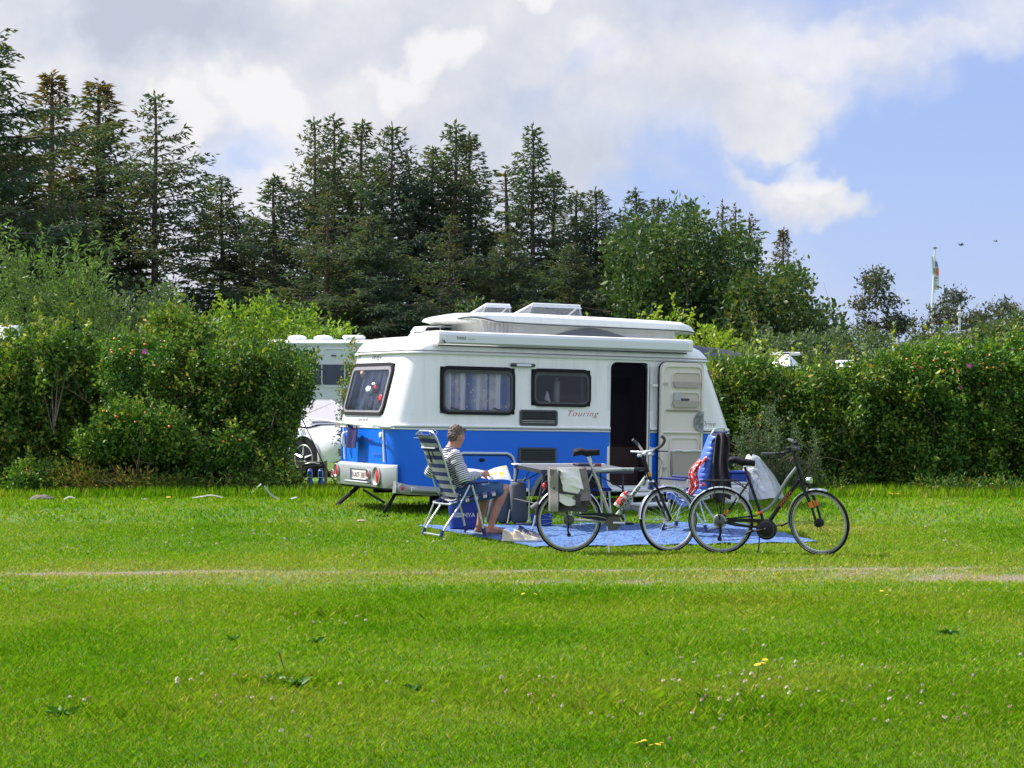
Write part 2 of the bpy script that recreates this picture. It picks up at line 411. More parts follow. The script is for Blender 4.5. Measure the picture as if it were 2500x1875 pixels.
# ------------------------------------------------------------------ grass: one mesh of blades
RUG = [(.25, 22.35), (3.42, 22.80), (2.75, 24.9), (-1.12, 24.5)]
def in_rug(x, y, m=.0):
    ok = np.ones_like(x, bool)
    for (ax, ay), (bx, by) in zip(RUG, RUG[1:]+RUG[:1]):
        ok &= ((bx-ax)*(y-ay)-(by-ay)*(x-ax))/np.hypot(bx-ax, by-ay) > m
    return ok
def blades(n, y0, y1, hmin, hmax, wd, extra=1.5, fn=None):
    y = np.sqrt(rng.uniform(y0*y0, y1*y1, n)); x = rng.uniform(-1, 1, n)*(.258*y+extra)
    if fn is not None: x, y = fn(x, y)
    bare = near_hole(x, y); keep = rng.uniform(0, 1, n) > bare*1.05
    keep &= ~in_rug(x, y, .02)
    x, y, bare = x[keep], y[keep], bare[keep]; n = len(x)
    p = patch(x, y); p2 = patch(x*1.7+9, y*1.7); h = rng.uniform(hmin, hmax, n)*(1+.22*np.clip(p2, -1, 1.4))*(1-.55*bare)
    a = rng.uniform(0, 2*pi, n); lean = rng.uniform(.1, 1.35, n)*(1 if y0 < 29 else .35); wd_ = wd*rng.uniform(.6, 1.3, n)
    wind = np.array([.05, -.05])
    dxy = np.stack([np.cos(a), np.sin(a)], -1)
    z = gz(x, y)
    B = np.stack([x, y, z-.004], -1)
    side = np.stack([-np.sin(a+rng.uniform(-1, 1, n)), np.cos(a), np.zeros(n)], -1)*wd_[:, None]/2
    tip = B.copy(); tip[:, :2] += (dxy*lean[:, None]+wind*.5)*h[:, None]*.8; tip[:, 2] += h
    mid = B.copy(); mid[:, :2] += (dxy*lean[:, None]*.25)*h[:, None]*.8; mid[:, 2] += h*.5
    # tint: 0 deep green .. 0.6 yellow green .. 1 straw
    tint = .42+.24*p-.10*p2+.55*np.clip(patch(x*2.3+40, y*1.5+3)-.70, 0, .8)+rng.normal(0, .11, n)+bare*.30+.28*np.exp(-((y-19.05)/.80)**2)+.10*np.exp(-((y-21)/2.0)**2)+.06*np.exp(-((y-16.5)/2.0)**2)
    tint += (rng.uniform(0, 1, n) < .07)*.45
    # worn, paler grass round the pitch
    tint += .16*np.exp(-((x+1.6)**2/3+(y-24.6)**2/.8))+.26*np.exp(-((x-3.4)**2/.9+(y-24.3)**2/.35))
    V_ = np.stack([B, mid+side, tip, mid-side], 1).reshape(-1, 3)
    k = np.arange(n)*4
    I = np.stack([k, k+1, k+2, k, k+2, k+3], -1).ravel()
    return V_, I, np.repeat(np.clip(tint, 0, 1), 4)
Vs, Is, Ts = [], [], []; off = 0
def tuft(cx_, cy_, s, k):
    return lambda x, y: (cx_+rng.normal(0, s*1.6, len(x)), cy_+rng.normal(0, s, len(x)))
sets = [(250000, 8.0, 12.5, .018, .042, .0064, 2.6, None), (225000, 12.5, 17.5, .018, .042, .0088, 2.8, None), (200000, 17.5, 25, .020, .044, .0125, 3, None),
        (90000, 25, 35, .03, .065, .019, 3.2, None), (32000, 29.6, 31.6, .06, .20, .016, 3.2, None)]
for (px, py, s, nn) in ((1825, 1472, .22, 1400), (838, 1505, .22, 900), (690, 1668, .17, 700), (1440, 1475, .2, 500), (1700, 1590, .3, 500), (2180, 1500, .3, 400), (310, 1745, .2, 400), (1650, 1740, .35, 700), (1150, 1690, .3, 600)):
    yy = F*CH/(py-HY); xx = (px-CX)/F*yy; sets.append((nn, 10, 11, .035, .075, .007, 1, tuft(xx, yy, s, nn)))
for st in sets:
    v_, i_, t_ = blades(*st); Vs.append(v_); Is.append(i_+off); Ts.append(t_); off += len(v_)
me = arr_mesh('grass', np.concatenate(Vs), 3, np.concatenate(Is), tint=np.concatenate(Ts))
gm = leafmat('grass_blade', [(0, C(.058, .165, .006)), (.3, C(.120, .272, .008)), (.55, C(.215, .335, .018)), (.78, C(.30, .31, .05)), (1, C(.46, .39, .18))], .30, .95, spec=.0)
tag(link('grass', me, None, [gm]), 'short green and yellowish lawn grass around the caravan', 'grass', kind='stuff')

# pebbles and crumbs of soil lying in the wheel ruts
n = 60000; px_ = rng.uniform(-6.5, 6.5, n); py_ = rng.uniform(17.2, 20.8, n); k = rng.uniform(0, 1, n) < (near_hole(px_, py_)-.25)*.16
px_, py_ = px_[k], py_[k]; n = len(px_); r_ = rng.uniform(.004, .014, n); c_ = np.stack([px_, py_, gz(px_, py_)+r_*.3], -1)
o_ = np.array([(1, 0, 0), (0, 1, 0), (-1, 0, 0), (0, -1, 0), (0, 0, .7), (0, 0, -.7)]); V_ = (c_[:, None]+o_[None]*r_[:, None, None]*rng.uniform(.6, 1.3, (n, 6, 1))).reshape(-1, 3)
f_ = np.array([(0, 1, 4), (1, 2, 4), (2, 3, 4), (3, 0, 4), (1, 0, 5), (2, 1, 5), (3, 2, 5), (0, 3, 5)]); I_ = (np.arange(n)[:, None, None]*6+f_[None]).ravel()
tag(link('pebbles', arr_mesh('pebbles', V_, 3, I_), None, [mat('pebble_grey', (.34, .31, .26), .9, var=.4, vs=40)]), 'small pale pebbles and crumbs lying in the wheel ruts', 'pebbles', kind='stuff')
# ------------------------------------------------------------------ vegetation
def leafy(centres, dirs, n_per, spread, size, wid=.5, droop=.25, tint=None, tvar=.12, R=None, up=.3):
    """clumps of leaves: folded-rhombus leaves scattered round every centre, pointing roughly along dirs"""
    R = R or rng; k = len(centres); N = k*n_per
    c = np.repeat(centres, n_per, 0); d = np.repeat(dirs, n_per, 0)
    sp = np.repeat(spread, n_per) if np.ndim(spread) else spread
    off_ = R.normal(0, 1, (N, 3))*(sp[:, None] if np.ndim(sp) else sp)*.55
    p = c+off_
    ax = d*.9+R.normal(0, .75, (N, 3)); ax[:, 2] += up-droop; ax /= np.linalg.norm(ax, axis=1)[:, None]+1e-9
    q = R.normal(0, 1, (N, 3)); q[:, 2] *= .35; sd = np.cross(ax, q); sd /= np.linalg.norm(sd, axis=1)[:, None]+1e-9
    L = size*np.repeat(R.uniform(.75, 1.25, k), n_per)[:, None]*R.uniform(.5, 1.4, N)[:, None]; wv = sd*L*wid*.5
    nn = np.cross(ax, sd); m = p+ax*L*.45+nn*L*.06
    V_ = np.stack([p, m-wv, p+ax*L-nn*L*.08, m+wv], 1).reshape(-1, 3)
    kk = np.arange(N)*4; I = np.stack([kk, kk+1, kk+2, kk, kk+2, kk+3], -1).ravel()
    tb = (np.repeat(tint, n_per) if np.ndim(tint) else tint)
    T = np.clip(tb+R.normal(0, tvar, N), 0, 1)
    return V_, I, np.repeat(T, 4)
def rods(A, B, ra, rb, R=None):
    """three-sided twigs from A to B"""
    A = np.asarray(A, float); B = np.asarray(B, float); n = len(A)
    d = B-A; d /= np.linalg.norm(d, axis=1)[:, None]+1e-9
    q = np.where(np.abs(d[:, 2:3]) > .9, np.array([[1., 0, 0]]), np.array([[0, 0, 1.]])); u = np.cross(d, q); u /= np.linalg.norm(u, axis=1)[:, None]+1e-9; v = np.cross(d, u)
    ra = np.broadcast_to(np.asarray(ra, float), (n,))[:, None]; rb = np.broadcast_to(np.asarray(rb, float), (n,))[:, None]; P = []
    for r, c in ((ra, A), (rb, B)):
        for k in range(3): a = 2*pi*k/3; P.append(c+(u*cos(a)+v*sin(a))*r)
    V_ = np.stack(P, 1).reshape(-1, 3); k = np.arange(n)*6; I = []
    for j in range(3):
        a, b = j, (j+1) % 3; I += [k+a, k+b, k+3+b, k+a, k+3+b, k+3+a]
    return V_, np.stack(I, -1).ravel()
def merge(name, parts, tint=True):
    """parts: list of (V, I, T or None, material index)"""
    Vs, Is, Ts, Ms, off = [], [], [], [], 0
    for p in parts:
        V_, I = p[0], p[1]; T = p[2]; mi = p[3] if len(p) > 3 else 0
        if len(V_) == 0: continue
        Vs.append(V_); Is.append(I+off); off += len(V_)
        Ts.append(T if T is not None else np.full(len(V_), .5)); Ms.append(np.full(len(I)//3, mi))
    return arr_mesh(name, np.concatenate(Vs), 3, np.concatenate(Is), tint=np.concatenate(Ts), mi=np.concatenate(Ms))
bark = mat('spruce_bark', (.095, .075, .06), .9, var=.4, vs=9, bump=.5, bs=25)
bark2 = mat('branch_bark', (.13, .10, .075), .9, var=.35, vs=9, bump=.4, bs=25)
dryb = mat('grey_dead_wood', (.22, .20, .18), .9, var=.3)
needle = leafmat('spruce_needles', [(0, C(.050, .084, .074)), (.35, C(.076, .122, .096)), (.6, C(.104, .140, .088)), (.8, C(.14, .125, .06)), (1, C(.19, .13, .08))], .42, .6)
def trunk_mesh(H, r0, lean=(0, 0), n=9, seed=0, top=.02):
    r_ = random.Random(seed); mb = MB(); P = []; rs = []
    for i in range(n):
        t = i/(n-1); P.append((lean[0]*t+r_.uniform(-.04, .04)*t, lean[1]*t+r_.uniform(-.04, .04)*t, H*t-.15*(i == 0))); rs.append(r0*(1-t)**.8+top)
    mb.tube(P, rs, 8); return mb
def spruce(seed, H=10., wid=.21, base=.16, whorl=.27, nb=7, density=1., dead=0., droop=.3, brown=.15, gaps=.15, ragged=.3, topness=1.):
    """conifer: whorls of limbs that droop and turn up, each with two rows of needle twigs"""
    R = np.random.default_rng(seed); A, B, ra, rb = [], [], [], []; tw, td, tl, tt = [], [], [], []
    z = H*base; ph = 0
    lumps = R.uniform(.55, 1.25, 60)
    while z < H*.985:
        f = (z-H*base)/(H*(1-base)); n_ = max(3, int(round(nb*(1-.05*f))+R.integers(-1, 2)))
        Lm = H*wid*((1-f)**(.80/topness)*(.45+.55*min(1, (f+.06)*3.2)))
        br = brown*R.uniform(.2, 1.9)
        for i in range(n_):
            if R.uniform() < gaps*(1-.6*f): continue
            a = ph+2*pi*i/n_+R.normal(0, .25); lump = lumps[int(((a % (2*pi))/(2*pi))*6)+6*int(f*9)]
            L = max(.14, Lm*(1+ragged*R.normal())*lump)
            n = max(3, int(L/.115)); up0 = .30+.75*f**1.3; p = np.array([0, 0, z+R.normal(0, .05)]); d0 = np.array([cos(a), sin(a), 0])
            isdead = R.uniform() < (dead+(.55 if f < .10 else .22 if f < .22 else 0)); pts = [p]
            for k in range(1, n+1):
                s = k/n; h = up0*s*L*.35-droop*L*(s**1.5)*(1-f*.8)+.30*L*max(0, s-.62)**1.4*(1.2)
                pts.append(np.array([0, 0, z])+d0*L*s*.97+np.array([-sin(a), cos(a), 0])*R.normal(0, .012)*k+np.array([0, 0, h]))
            pts = np.array(pts); A += list(pts[:-1]); B += list(pts[1:]); rr = .026*(L/2.)*(1-np.arange(n+1)/(n+1))+.006; ra += list(rr[:-1]); rb += list(rr[1:])
            tb = np.clip(.33+br*.55+R.normal(0, .10), 0, 1)
            for k in range(1, n+1):
                s = k/n
                if s < .16 and f < .7: continue
                if R.uniform() > density*(1.1 if s > .35 else .72): continue
                ext = (.30+.55*(1-s))*min(L, 1.9)*.52*R.uniform(.6, 1.25)+.08
                for sgn in (-1, 1):
                    dd = d0*(.75+.3*s)+np.array([-sin(a), cos(a), 0])*sgn*(1.0-.4*s); dd[2] = R.normal(-.12, .20); dd /= np.linalg.norm(dd)
                    q = pts[k]
                    if isdead:
                        A.append(q); B.append(q+dd*ext); ra.append(.008); rb.append(.004); continue
                    nt = max(1, int(ext/.095))
                    for j in range(nt):
                        c = q+dd*ext*(j+.2)/nt+R.normal(0, .02, 3); e = dd+R.normal(0, .42, 3); e[2] -= .10; e /= np.linalg.norm(e)
                        tw.append(c); td.append(e); tl.append(R.uniform(.11, .26)); tt.append(tb+.12*(j == nt-1))
            if not isdead:
                for j in range(2): e = d0+R.normal(0, .25, 3); e[2] += .25; tw.append(pts[-1]); td.append(e/np.linalg.norm(e)); tl.append(.17); tt.append(tb+.15)
        z += whorl*(1-.50*f)*R.uniform(.75, 1.25); ph += 1.1
    for j in range(26): # leader
        e = R.normal(0, .6, 3); e[2] = abs(e[2])+.5; e /= np.linalg.norm(e); tw.append(np.array([0, 0, H*(1-.07*R.uniform())])); td.append(e); tl.append(.14); tt.append(.5+brown)
    tw, td, tl, tt = map(np.array, (tw, td, tl, tt)); N = len(tw)
    q = R.normal(0, 1, (N, 3)); sd = np.cross(td, q); sd /= np.linalg.norm(sd, axis=1)[:, None]
    w_ = .026*R.uniform(.7, 1.35, N)[:, None]; P = []
    ks = [(0, .35), (.28, 1), (.7, .8), (1, 0.05)]
    V_ = np.stack([tw-sd*w_*.3, tw+td*tl[:, None]*.35-sd*w_, tw+td*tl[:, None]*1.0, tw+td*tl[:, None]*.35+sd*w_], 1).reshape(-1, 3)
    k = np.arange(N)*4; I = np.stack([k, k+1, k+2, k, k+2, k+3], -1).ravel()
    T = np.repeat(np.clip(tt+R.normal(0, .07, N), 0, 1), 4)
    # crossing blade so that twigs have body from every side
    s2 = np.cross(td, sd); V2 = np.stack([tw-s2*w_*.3, tw+td*tl[:, None]*.35-s2*w_*.8, tw+td*tl[:, None]*.95, tw+td*tl[:, None]*.35+s2*w_*.8], 1).reshape(-1, 3)
    rv, ri = rods(A, B, ra, rb)
    return merge('crown', [(V_, I, T, 0), (V2, I, T, 0), (rv, ri, None, 1)])
SP = {}
def proto(kind, **kw):
    me = spruce(**kw); me.materials.append(needle); me.materials.append(bark)
    t_ = trunk_mesh(kw.get('H', 10.)*.985, .13, seed=kw['seed'], n=9)
    SP[kind] = (me, t_)
proto('broad', seed=3, wid=.30, base=.16, density=.88, gaps=.14, brown=.15)
proto('broad2', seed=14, wid=.31, base=.13, density=.84, gaps=.18, ragged=.42, brown=.2)
proto('tall', seed=25, wid=.245, base=.16, density=.88, gaps=.14, brown=.12, nb=6)
proto('tall2', seed=36, wid=.19, base=.18, density=.70, gaps=.26, ragged=.4, brown=.3, nb=6)
proto('open', seed=47, wid=.29, base=.14, density=.62, gaps=.25, ragged=.35, whorl=.34, nb=6, brown=.25, droop=.1)
proto('thin', seed=58, wid=.13, base=.25, density=.65, gaps=.30, ragged=.5, whorl=.33, nb=5, brown=.45)
proto('brown', seed=69, wid=.16, base=.12, density=.9, gaps=.22, ragged=.5, nb=6, brown=.8)
_tr_mesh = {}
def put_spruce(px, top, Y, kind, label, sx=1., name='spruce_tree', rz=None, group='spruces in the windbreak behind the caravan'):
    X = (px-CX)/F*Y; z0 = g1(X, Y); H = CH+(HY-top)/F*Y-z0; s = H/10.
    r = root(name, label, 'tree', (X, Y, z0-.05), rz if rz is not None else random.uniform(0, 6.28), group)
    r.scale = (s*sx, s*sx, s)
    o = bpy.data.objects.new('crown', SP[kind][0]); COL.objects.link(o); o.parent = r
    if kind not in _tr_mesh: _tr_mesh[kind] = SP[kind][1].build('trunk', bark, r); return r
    o = bpy.data.objects.new('trunk', _tr_mesh[kind].data); COL.objects.link(o); o.parent = r; return r
L_ = lambda px, top, Y, kind, label, sx=1.: put_spruce(px, top, Y, kind, label, sx)
L_(-110, -60, 56, 'broad2', 'tallest dark spruce, cut off by the left edge of the photo', 1.0)
L_(127, 172, 62, 'brown', 'thin brown-topped spruce near the left edge, second treetop from the left', 1.35)
L_(241, 192, 63, 'brown', 'narrow spruce with a reddish brown tip left of the broad open spruce', 1.5)
L_(379, 222, 60, 'open', 'broad open-crowned spruce with its bare trunk showing, standing in the sky gap', 1.05)
L_(255, 300, 61, 'tall', 'dark bushy spruce standing close behind the narrow reddish tip', 1.25)
L_(30, 330, 60, 'broad2', 'broad low dark spruce at the left edge under the tall treetops', 1.25)
L_(150, 430, 58, 'broad', 'low wide spruce behind the pale green willow-like bush', 1.2)
L_(541, 426, 63, 'broad2', 'low spruce with orange-brown tips in the dip of the treeline', 1.1)
L_(620, 520, 64, 'open', 'small see-through spruce with a thin trunk in the dip of the treeline', 1.)
L_(669, 424, 61, 'tall', 'short dark spruce left of the four tall treetops', 1.3)
L_(768, 285, 62, 'open', 'first of the four tall treetops, with long bare limbs reaching left', .85)
L_(815, 277, 64, 'tall', 'second of the four tall treetops in the middle of the row')
L_(884, 289, 62, 'tall2', 'third of the four tall treetops in the middle of the row', 1.15)
L_(957, 299, 61, 'broad', 'fourth of the tall treetops, dark and dense with a notch to its right', .85)
L_(800, 470, 57, 'open', 'lower brownish spruce in front of the four tall treetops', 1.3)
L_(905, 520, 56, 'broad', 'lower grey-green spruce in front, above the rear roof of the caravan', 1.25)
L_(1056, 352, 62, 'broad2', 'blunt-topped spruce left of the paired tall treetops', .95)
L_(1112, 293, 61, 'tall', 'taller of the paired treetops above the awning end', 1.1)
L_(1146, 319, 63, 'tall2', 'shorter thin one of the paired treetops', 1.1)
L_(1100, 520, 57, 'open', 'lower brown-green spruce in front of the paired treetops', 1.1)
L_(1237, 404, 62, 'thin', 'thin ragged spruce left of the tall spire', 1.5)
L_(1301, 300, 60, 'tall', 'tall lone spire rising above the pop-up roof', .95)
L_(1350, 412, 62, 'tall2', 'ragged spruce with a crooked tip right of the tall spire', 1.15)
L_(1245, 560, 57, 'broad', 'low dark spruce at the foot of the tall spire', 1.1)
L_(1408, 462, 61, 'tall2', 'narrow-tipped spruce left of the rounded dark top', 1.3)
L_(1455, 455, 60, 'broad', 'rounded dark spruce top above the roof hatches', .95)
L_(1395, 590, 56, 'broad2', 'low shaggy spruce straight above the larger roof hatch', 1.15)
L_(1552, 457, 61, 'tall', 'pale green pointed spruce left of the broad leafy tree', 1.1)
L_(1500, 560, 60, 'broad', 'dark spruce between the rounded top and the broad leafy tree', 1.1)
L_(1607, 478, 63, 'tall2', 'spruce tip poking out of the top of the broad leafy tree', 1.2)
L_(1700, 500, 63, 'thin', 'second spruce tip at the crown of the broad leafy tree', 1.8)
L_(1764, 487, 62, 'thin', 'left one of two thin bare-stemmed spruces', .95)
L_(1795, 495, 63, 'thin', 'right one of two thin bare-stemmed spruces', .9)
L_(1832, 520, 62, 'thin', 'thin spruce with outstretched limbs over the pale cloud', 1.5)
L_(1912, 553, 60, 'brown', 'small lone spruce tip above the round leafy tree, rightmost of the row', .95)

# ---- broad-leaved trees and shrubs
def limbs(R, H, spread, n, r0, base=.0, up=.8):
    A, B, ra, rb, tips = [], [], [], [], []
    for i in range(n):
        a = R.uniform(0, 2*pi); p = np.array([R.normal(0, .04*spread), R.normal(0, .04*spread), base]); d = np.array([cos(a)*.35, sin(a)*.35, up]); L = H*R.uniform(.6, .95); k = 6
        for j in range(k):
            d = d+R.normal(0, .18, 3)+np.array([cos(a), sin(a), 0])*.10*spread/H*2; d /= np.linalg.norm(d); q = p+d*L/k
            A.append(p); B.append(q); ra.append(r0*(1-j/k)+.004); rb.append(r0*(1-(j+1)/k)+.004); p = q
            if j > 1:
                e = d+R.normal(0, .7, 3); e /= np.linalg.norm(e); A.append(q); B.append(q+e*L*.25); ra.append(r0*.4*(1-j/k)+.003); rb.append(.003); tips.append(q+e*L*.25)
        tips.append(p)
    return A, B, ra, rb, tips
def plant(name, label, cat, loc, lobes, mats_, n_cl, n_per, size, spread=.12, tint=.4, tv=.14, clump_tv=.18, seed=0, stems=(5, .03), clip=None, shoots=0, shoot_len=.35, shoot_tint=.85,
          wid=.5, shell=.45, group=None, parts=None, stem_h=None, part='foliage', up=.3, shoot_top=True, holes=.0):
    """leafy thing: lobes = (cx, cy, cz, rx, ry, rz) in local metres"""
    R = np.random.default_rng(seed+101); r = root(name, label, cat, loc, 0, group)
    lb = np.array(lobes, float); wgt = lb[:, 3]*lb[:, 4]*lb[:, 5]; wgt = (wgt**.67); wgt /= wgt.sum()
    idx = R.choice(len(lb), n_cl, p=wgt); d = R.normal(0, 1, (n_cl, 3)); d /= np.linalg.norm(d, axis=1)[:, None]
    # lumpy surface
    q = np.sin(d[:, 0]*5.1+idx*1.7)*np.cos(d[:, 1]*4.3-idx)+.6*np.sin(d[:, 2]*8.3+d[:, 0]*7+idx*2.1)
    rad = (1-shell*R.uniform(0, 1, n_cl)**1.6)*(1+.17*q)
    L = lb[idx]; c = L[:, :3]+d*L[:, 3:]*rad[:, None]
    ct = tint+.12*q+R.normal(0, clump_tv, n_cl)+(R.uniform(0, 1, n_cl) < .08)*.25
    keep = c[:, 2] > .02
    if clip is not None: keep &= clip(c+np.array(loc))
    if holes > 0:
        hq = np.sin(c[:, 0]*6.3/holes)*np.sin(c[:, 2]*6.3/holes+1)+np.sin(c[:, 1]*5.1/holes+c[:, 0]*3/holes); keep &= hq > -.75+R.normal(0, .3, n_cl)
    c, d, ct = c[keep], d[keep], ct[keep]
    P = [leafy(c, d, n_per, spread, size, wid, tint=ct, tvar=tv, R=R, up=up)+(0,)]
    if shoots:
        # long new shoots, straight out and up, leaves in two rows
        cand = np.where(d[:, 2] > -.15)[0] if len(d) else []
        pick = R.choice(cand, min(shoots, len(cand)), replace=False); SA, SB = [], []
        sc_, sd_, st_ = [], [], []
        for i in pick:
            e = d[i]*.55+R.normal(0, .22, 3); e[2] += .75; e /= np.linalg.norm(e); Ls = shoot_len*R.uniform(.4, 1.3); SA.append(c[i]); SB.append(c[i]+e*Ls)
            for k in range(int(Ls/.045)+2):
                sc_.append(c[i]+e*Ls*k/(int(Ls/.045)+1)); o_ = R.normal(0, 1, 3); o_ -= e*o_.dot(e); o_ /= np.linalg.norm(o_); sd_.append(o_+e*.5); st_.append(shoot_tint*.75+.35*k/(Ls/.045+1))
        P.append(leafy(np.array(sc_), np.array(sd_), 2, .02, size*1.05, wid*1.05, tint=np.clip(np.array(st_)-.1, 0, 1), tvar=.07, R=R, up=.15)+(0,))
        v_, i_ = rods(SA, SB, .006, .003); P.append((v_, i_, None, 1))
    me = merge(part, P); fo = link(part, me, r, mats_)
    Hh = stem_h or (lb[:, 2]+lb[:, 5]*.6).max(); A, B, ra, rb, _ = limbs(R, Hh, lb[:, 3].max(), stems[0], stems[1])
    v_, i_ = rods(A, B, ra, rb); link('stems' if cat != 'tree' else 'trunk', merge('stems', [(v_, i_, None)]), r, [mats_[1]])
    r['_'] = 0; del r['_']
    return r, c, d
lf_hedge = leafmat('hedge_leaves', [(0, C(.024, .062, .014)), (.3, C(.045, .112, .018)), (.5, C(.085, .170, .025)), (.75, C(.20, .29, .035)), (.9, C(.30, .33, .04)), (1, C(.36, .24, .06))], .26, .5)
lf_rose = leafmat('rose_leaves', [(0, C(.024, .072, .014)), (.35, C(.052, .135, .020)), (.6, C(.11, .225, .028)), (.8, C(.20, .31, .035)), (1, C(.38, .40, .05))], .26, .45)
lf_willow = leafmat('willow_leaves', [(0, C(.05, .10, .03)), (.5, C(.11, .19, .055)), (1, C(.20, .28, .08))], .3, .6)
lf_grey = leafmat('grey_green_leaves', [(0, C(.045, .080, .040)), (.5, C(.085, .135, .065)), (1, C(.16, .20, .09))], .28, .6)
lf_lime = leafmat('lime_leaves', [(0, C(.05, .12, .018)), (.4, C(.14, .25, .025)), (1, C(.36, .44, .05))], .35, .5)
lf_dec = leafmat('broad_tree_leaves', [(0, C(.030, .064, .028)), (.4, C(.056, .108, .036)), (.75, C(.10, .145, .042)), (1, C(.21, .19, .06))], .28, .5)
lf_dark = leafmat('dark_wispy_leaves', [(0, C(.045, .065, .055)), (.6, C(.080, .105, .072)), (1, C(.17, .12, .10))], .28, .6)
lf_mug = leafmat('mugwort_leaves', [(0, C(.06, .10, .05)), (.6, C(.13, .19, .10)), (1, C(.24, .29, .17))], .25, .65)
BIG = dict(n_per=12)
def at(px, py_base, Y): X = (px-CX)/F*Y; return (X, Y, g1(X, Y))
def prof(px0, px1, top, Y, bot=0., d=.8, seed=0, step=None):
    """lobes filling an outline from px0 to px1 with the given top profile [(px, py)]"""
    R = np.random.default_rng(seed); cx_ = (px0+px1)/2; X0 = (cx_-CX)/F*Y; z0 = g1(X0, Y); out = []
    xs_ = np.array([p[0] for p in top]); ts = np.array([p[1] for p in top]); wm = (px1-px0)/F*Y; step = step or .55
    n = max(2, int(wm/step)+1)
    for i in range(n):
        ed = min(.5/n*1.05, .42)+.0; px = px0+(px1-px0)*(ed+(1-2*ed)*(i/(n-1))); x = (px-cx_)/F*Y; H = -.10+R.normal(0, .07)+ CH+(HY-np.interp(px, xs_, ts))/F*Y-z0; rx = max(.22, wm/n*.62)
        z = H
        while z > bot+.15:
            rz_ = min(rx*R.uniform(.85, 1.15), max(.15, (z-bot)/1.7)); out.append((x+R.normal(0, .06), R.normal(0, .12), z-rz_, rx*R.uniform(.85, 1.1), d*R.uniform(.75, 1.05), rz_)); z -= rz_*1.25
    return out, (X0, Y, z0)
# ------------------------------------------------------------------ hedges
def hedge(px0, px1, top, Y, label, mats_, seed, n_cl=1000, n_per=14, size=.074, group=None, d=.85, bot=.05, name='hedge_shrub', cat='shrub', **kw):
    lobes, loc = prof(px0, px1, top, Y, bot, d, seed, step=kw.pop('step', .5))
    if name == 'hedge_shrub': n_cl = int(n_cl*1.3)
    kw.setdefault('tint', .38); kw.setdefault('spread', .12); kw.setdefault('shoots', 70); kw.setdefault('stems', (7, .028))
    return plant(name, label, cat, loc, lobes, mats_, n_cl, n_per, size, seed=seed, group=group, **kw)
HL = 'shrubs of the left hedge'; HR = 'shrubs of the right hedge'
H_, R_ = [lf_hedge, bark2], [lf_rose, bark2]
h1 = hedge(-45, 165, [(-45, 850), (0, 830), (60, 800), (100, 775), (150, 800), (170, 830)], 31.9, 'lime-tipped hedge shrub with bare grey stems, at the left edge', H_, 1, 1500, tint=.40, shoots=120, shoot_len=.5, group=HL)
h0 = hedge(-230, -30, [(-230, 830), (-130, 815), (-30, 830)], 32.1, 'hedge shrub beyond the left edge of the photo', H_, 19, 1500, tint=.38, shoots=60, group=HL)
h2 = hedge(140, 300, [(140, 805), (220, 800), (300, 805)], 32.3, 'dark hedge shrub with yellowish tips between the lime shrub and the tall rose', H_, 2, 1300, tint=.34, shoots=60, group=HL)
h3 = hedge(265, 430, [(265, 830), (330, 815), (430, 800)], 31.9, 'rose shrub with orange hips and one pink flower in the left hedge', R_, 3, 1400, size=.058, tint=.36, shoots=60, shoot_tint=.7, group=HL)
h4 = hedge(355, 530, [(355, 745), (400, 735), (480, 735), (530, 775)], 32.6, 'tallest yellow-green shrub rising out of the left hedge', H_, 4, 1700, tint=.50, shoots=110, shoot_len=.28, shoot_tint=.75, group=HL)
h5 = hedge(450, 660, [(450, 822), (540, 812), (600, 815), (660, 835)], 32.0, 'reddish-tinged hedge shrub right of the tallest yellow-green shrub', H_, 5, 1500, tint=.36, tv=.2, shoots=50, group=HL)
h6 = hedge(600, 772, [(600, 860), (680, 826), (730, 830), (772, 880)], 31.8, 'dense small-leaved dark shrub at the open end of the left hedge', H_, 6, 2300, n_per=16, size=.056, tint=.30, shoots=40, shoot_len=.2, group=HL, stems=(3, .02), stem_h=1.0, clip=lambda w: CX+F*w[:, 0]/w[:, 1] < np.interp(HY-F*(w[:, 2]-CH)/w[:, 1], [840, 940, 1040, 1180], [775, 760, 722, 682]))
h7 = hedge(190, 465, [(190, 1075), (250, 1010), (300, 965), (400, 975), (465, 1010)], 31.0, 'bright green rose bush with orange hips leaning out of the left hedge', R_, 7, 900, n_per=12, size=.062, tint=.50, tv=.14, shoots=50, shoot_tint=.6, bot=.62, d=.35, group=HL)
h8 = hedge(55, 150, [(55, 1120), (100, 1095), (150, 1125)], 30.7, 'small rose bush low down at the foot of the left hedge', R_, 8, 330, size=.06, tint=.48, shoots=15, d=.3, group=HL, stems=(4, .015))
h9 = hedge(500, 610, [(500, 1080), (560, 1030), (610, 1060)], 31.0, 'low rose bush with yellow hips left of the dark end shrub', R_, 9, 380, size=.06, tint=.40, shoots=15, d=.3, bot=.4, group=HL, stems=(4, .015))
h9b = hedge(575, 720, [(575, 1140), (650, 1120), (720, 1150)], 30.9, 'low straggly bush under the end of the left hedge', H_, 10, 330, size=.055, tint=.42, tv=.2, shoots=15, d=.35, group=HL, stems=(5, .012))
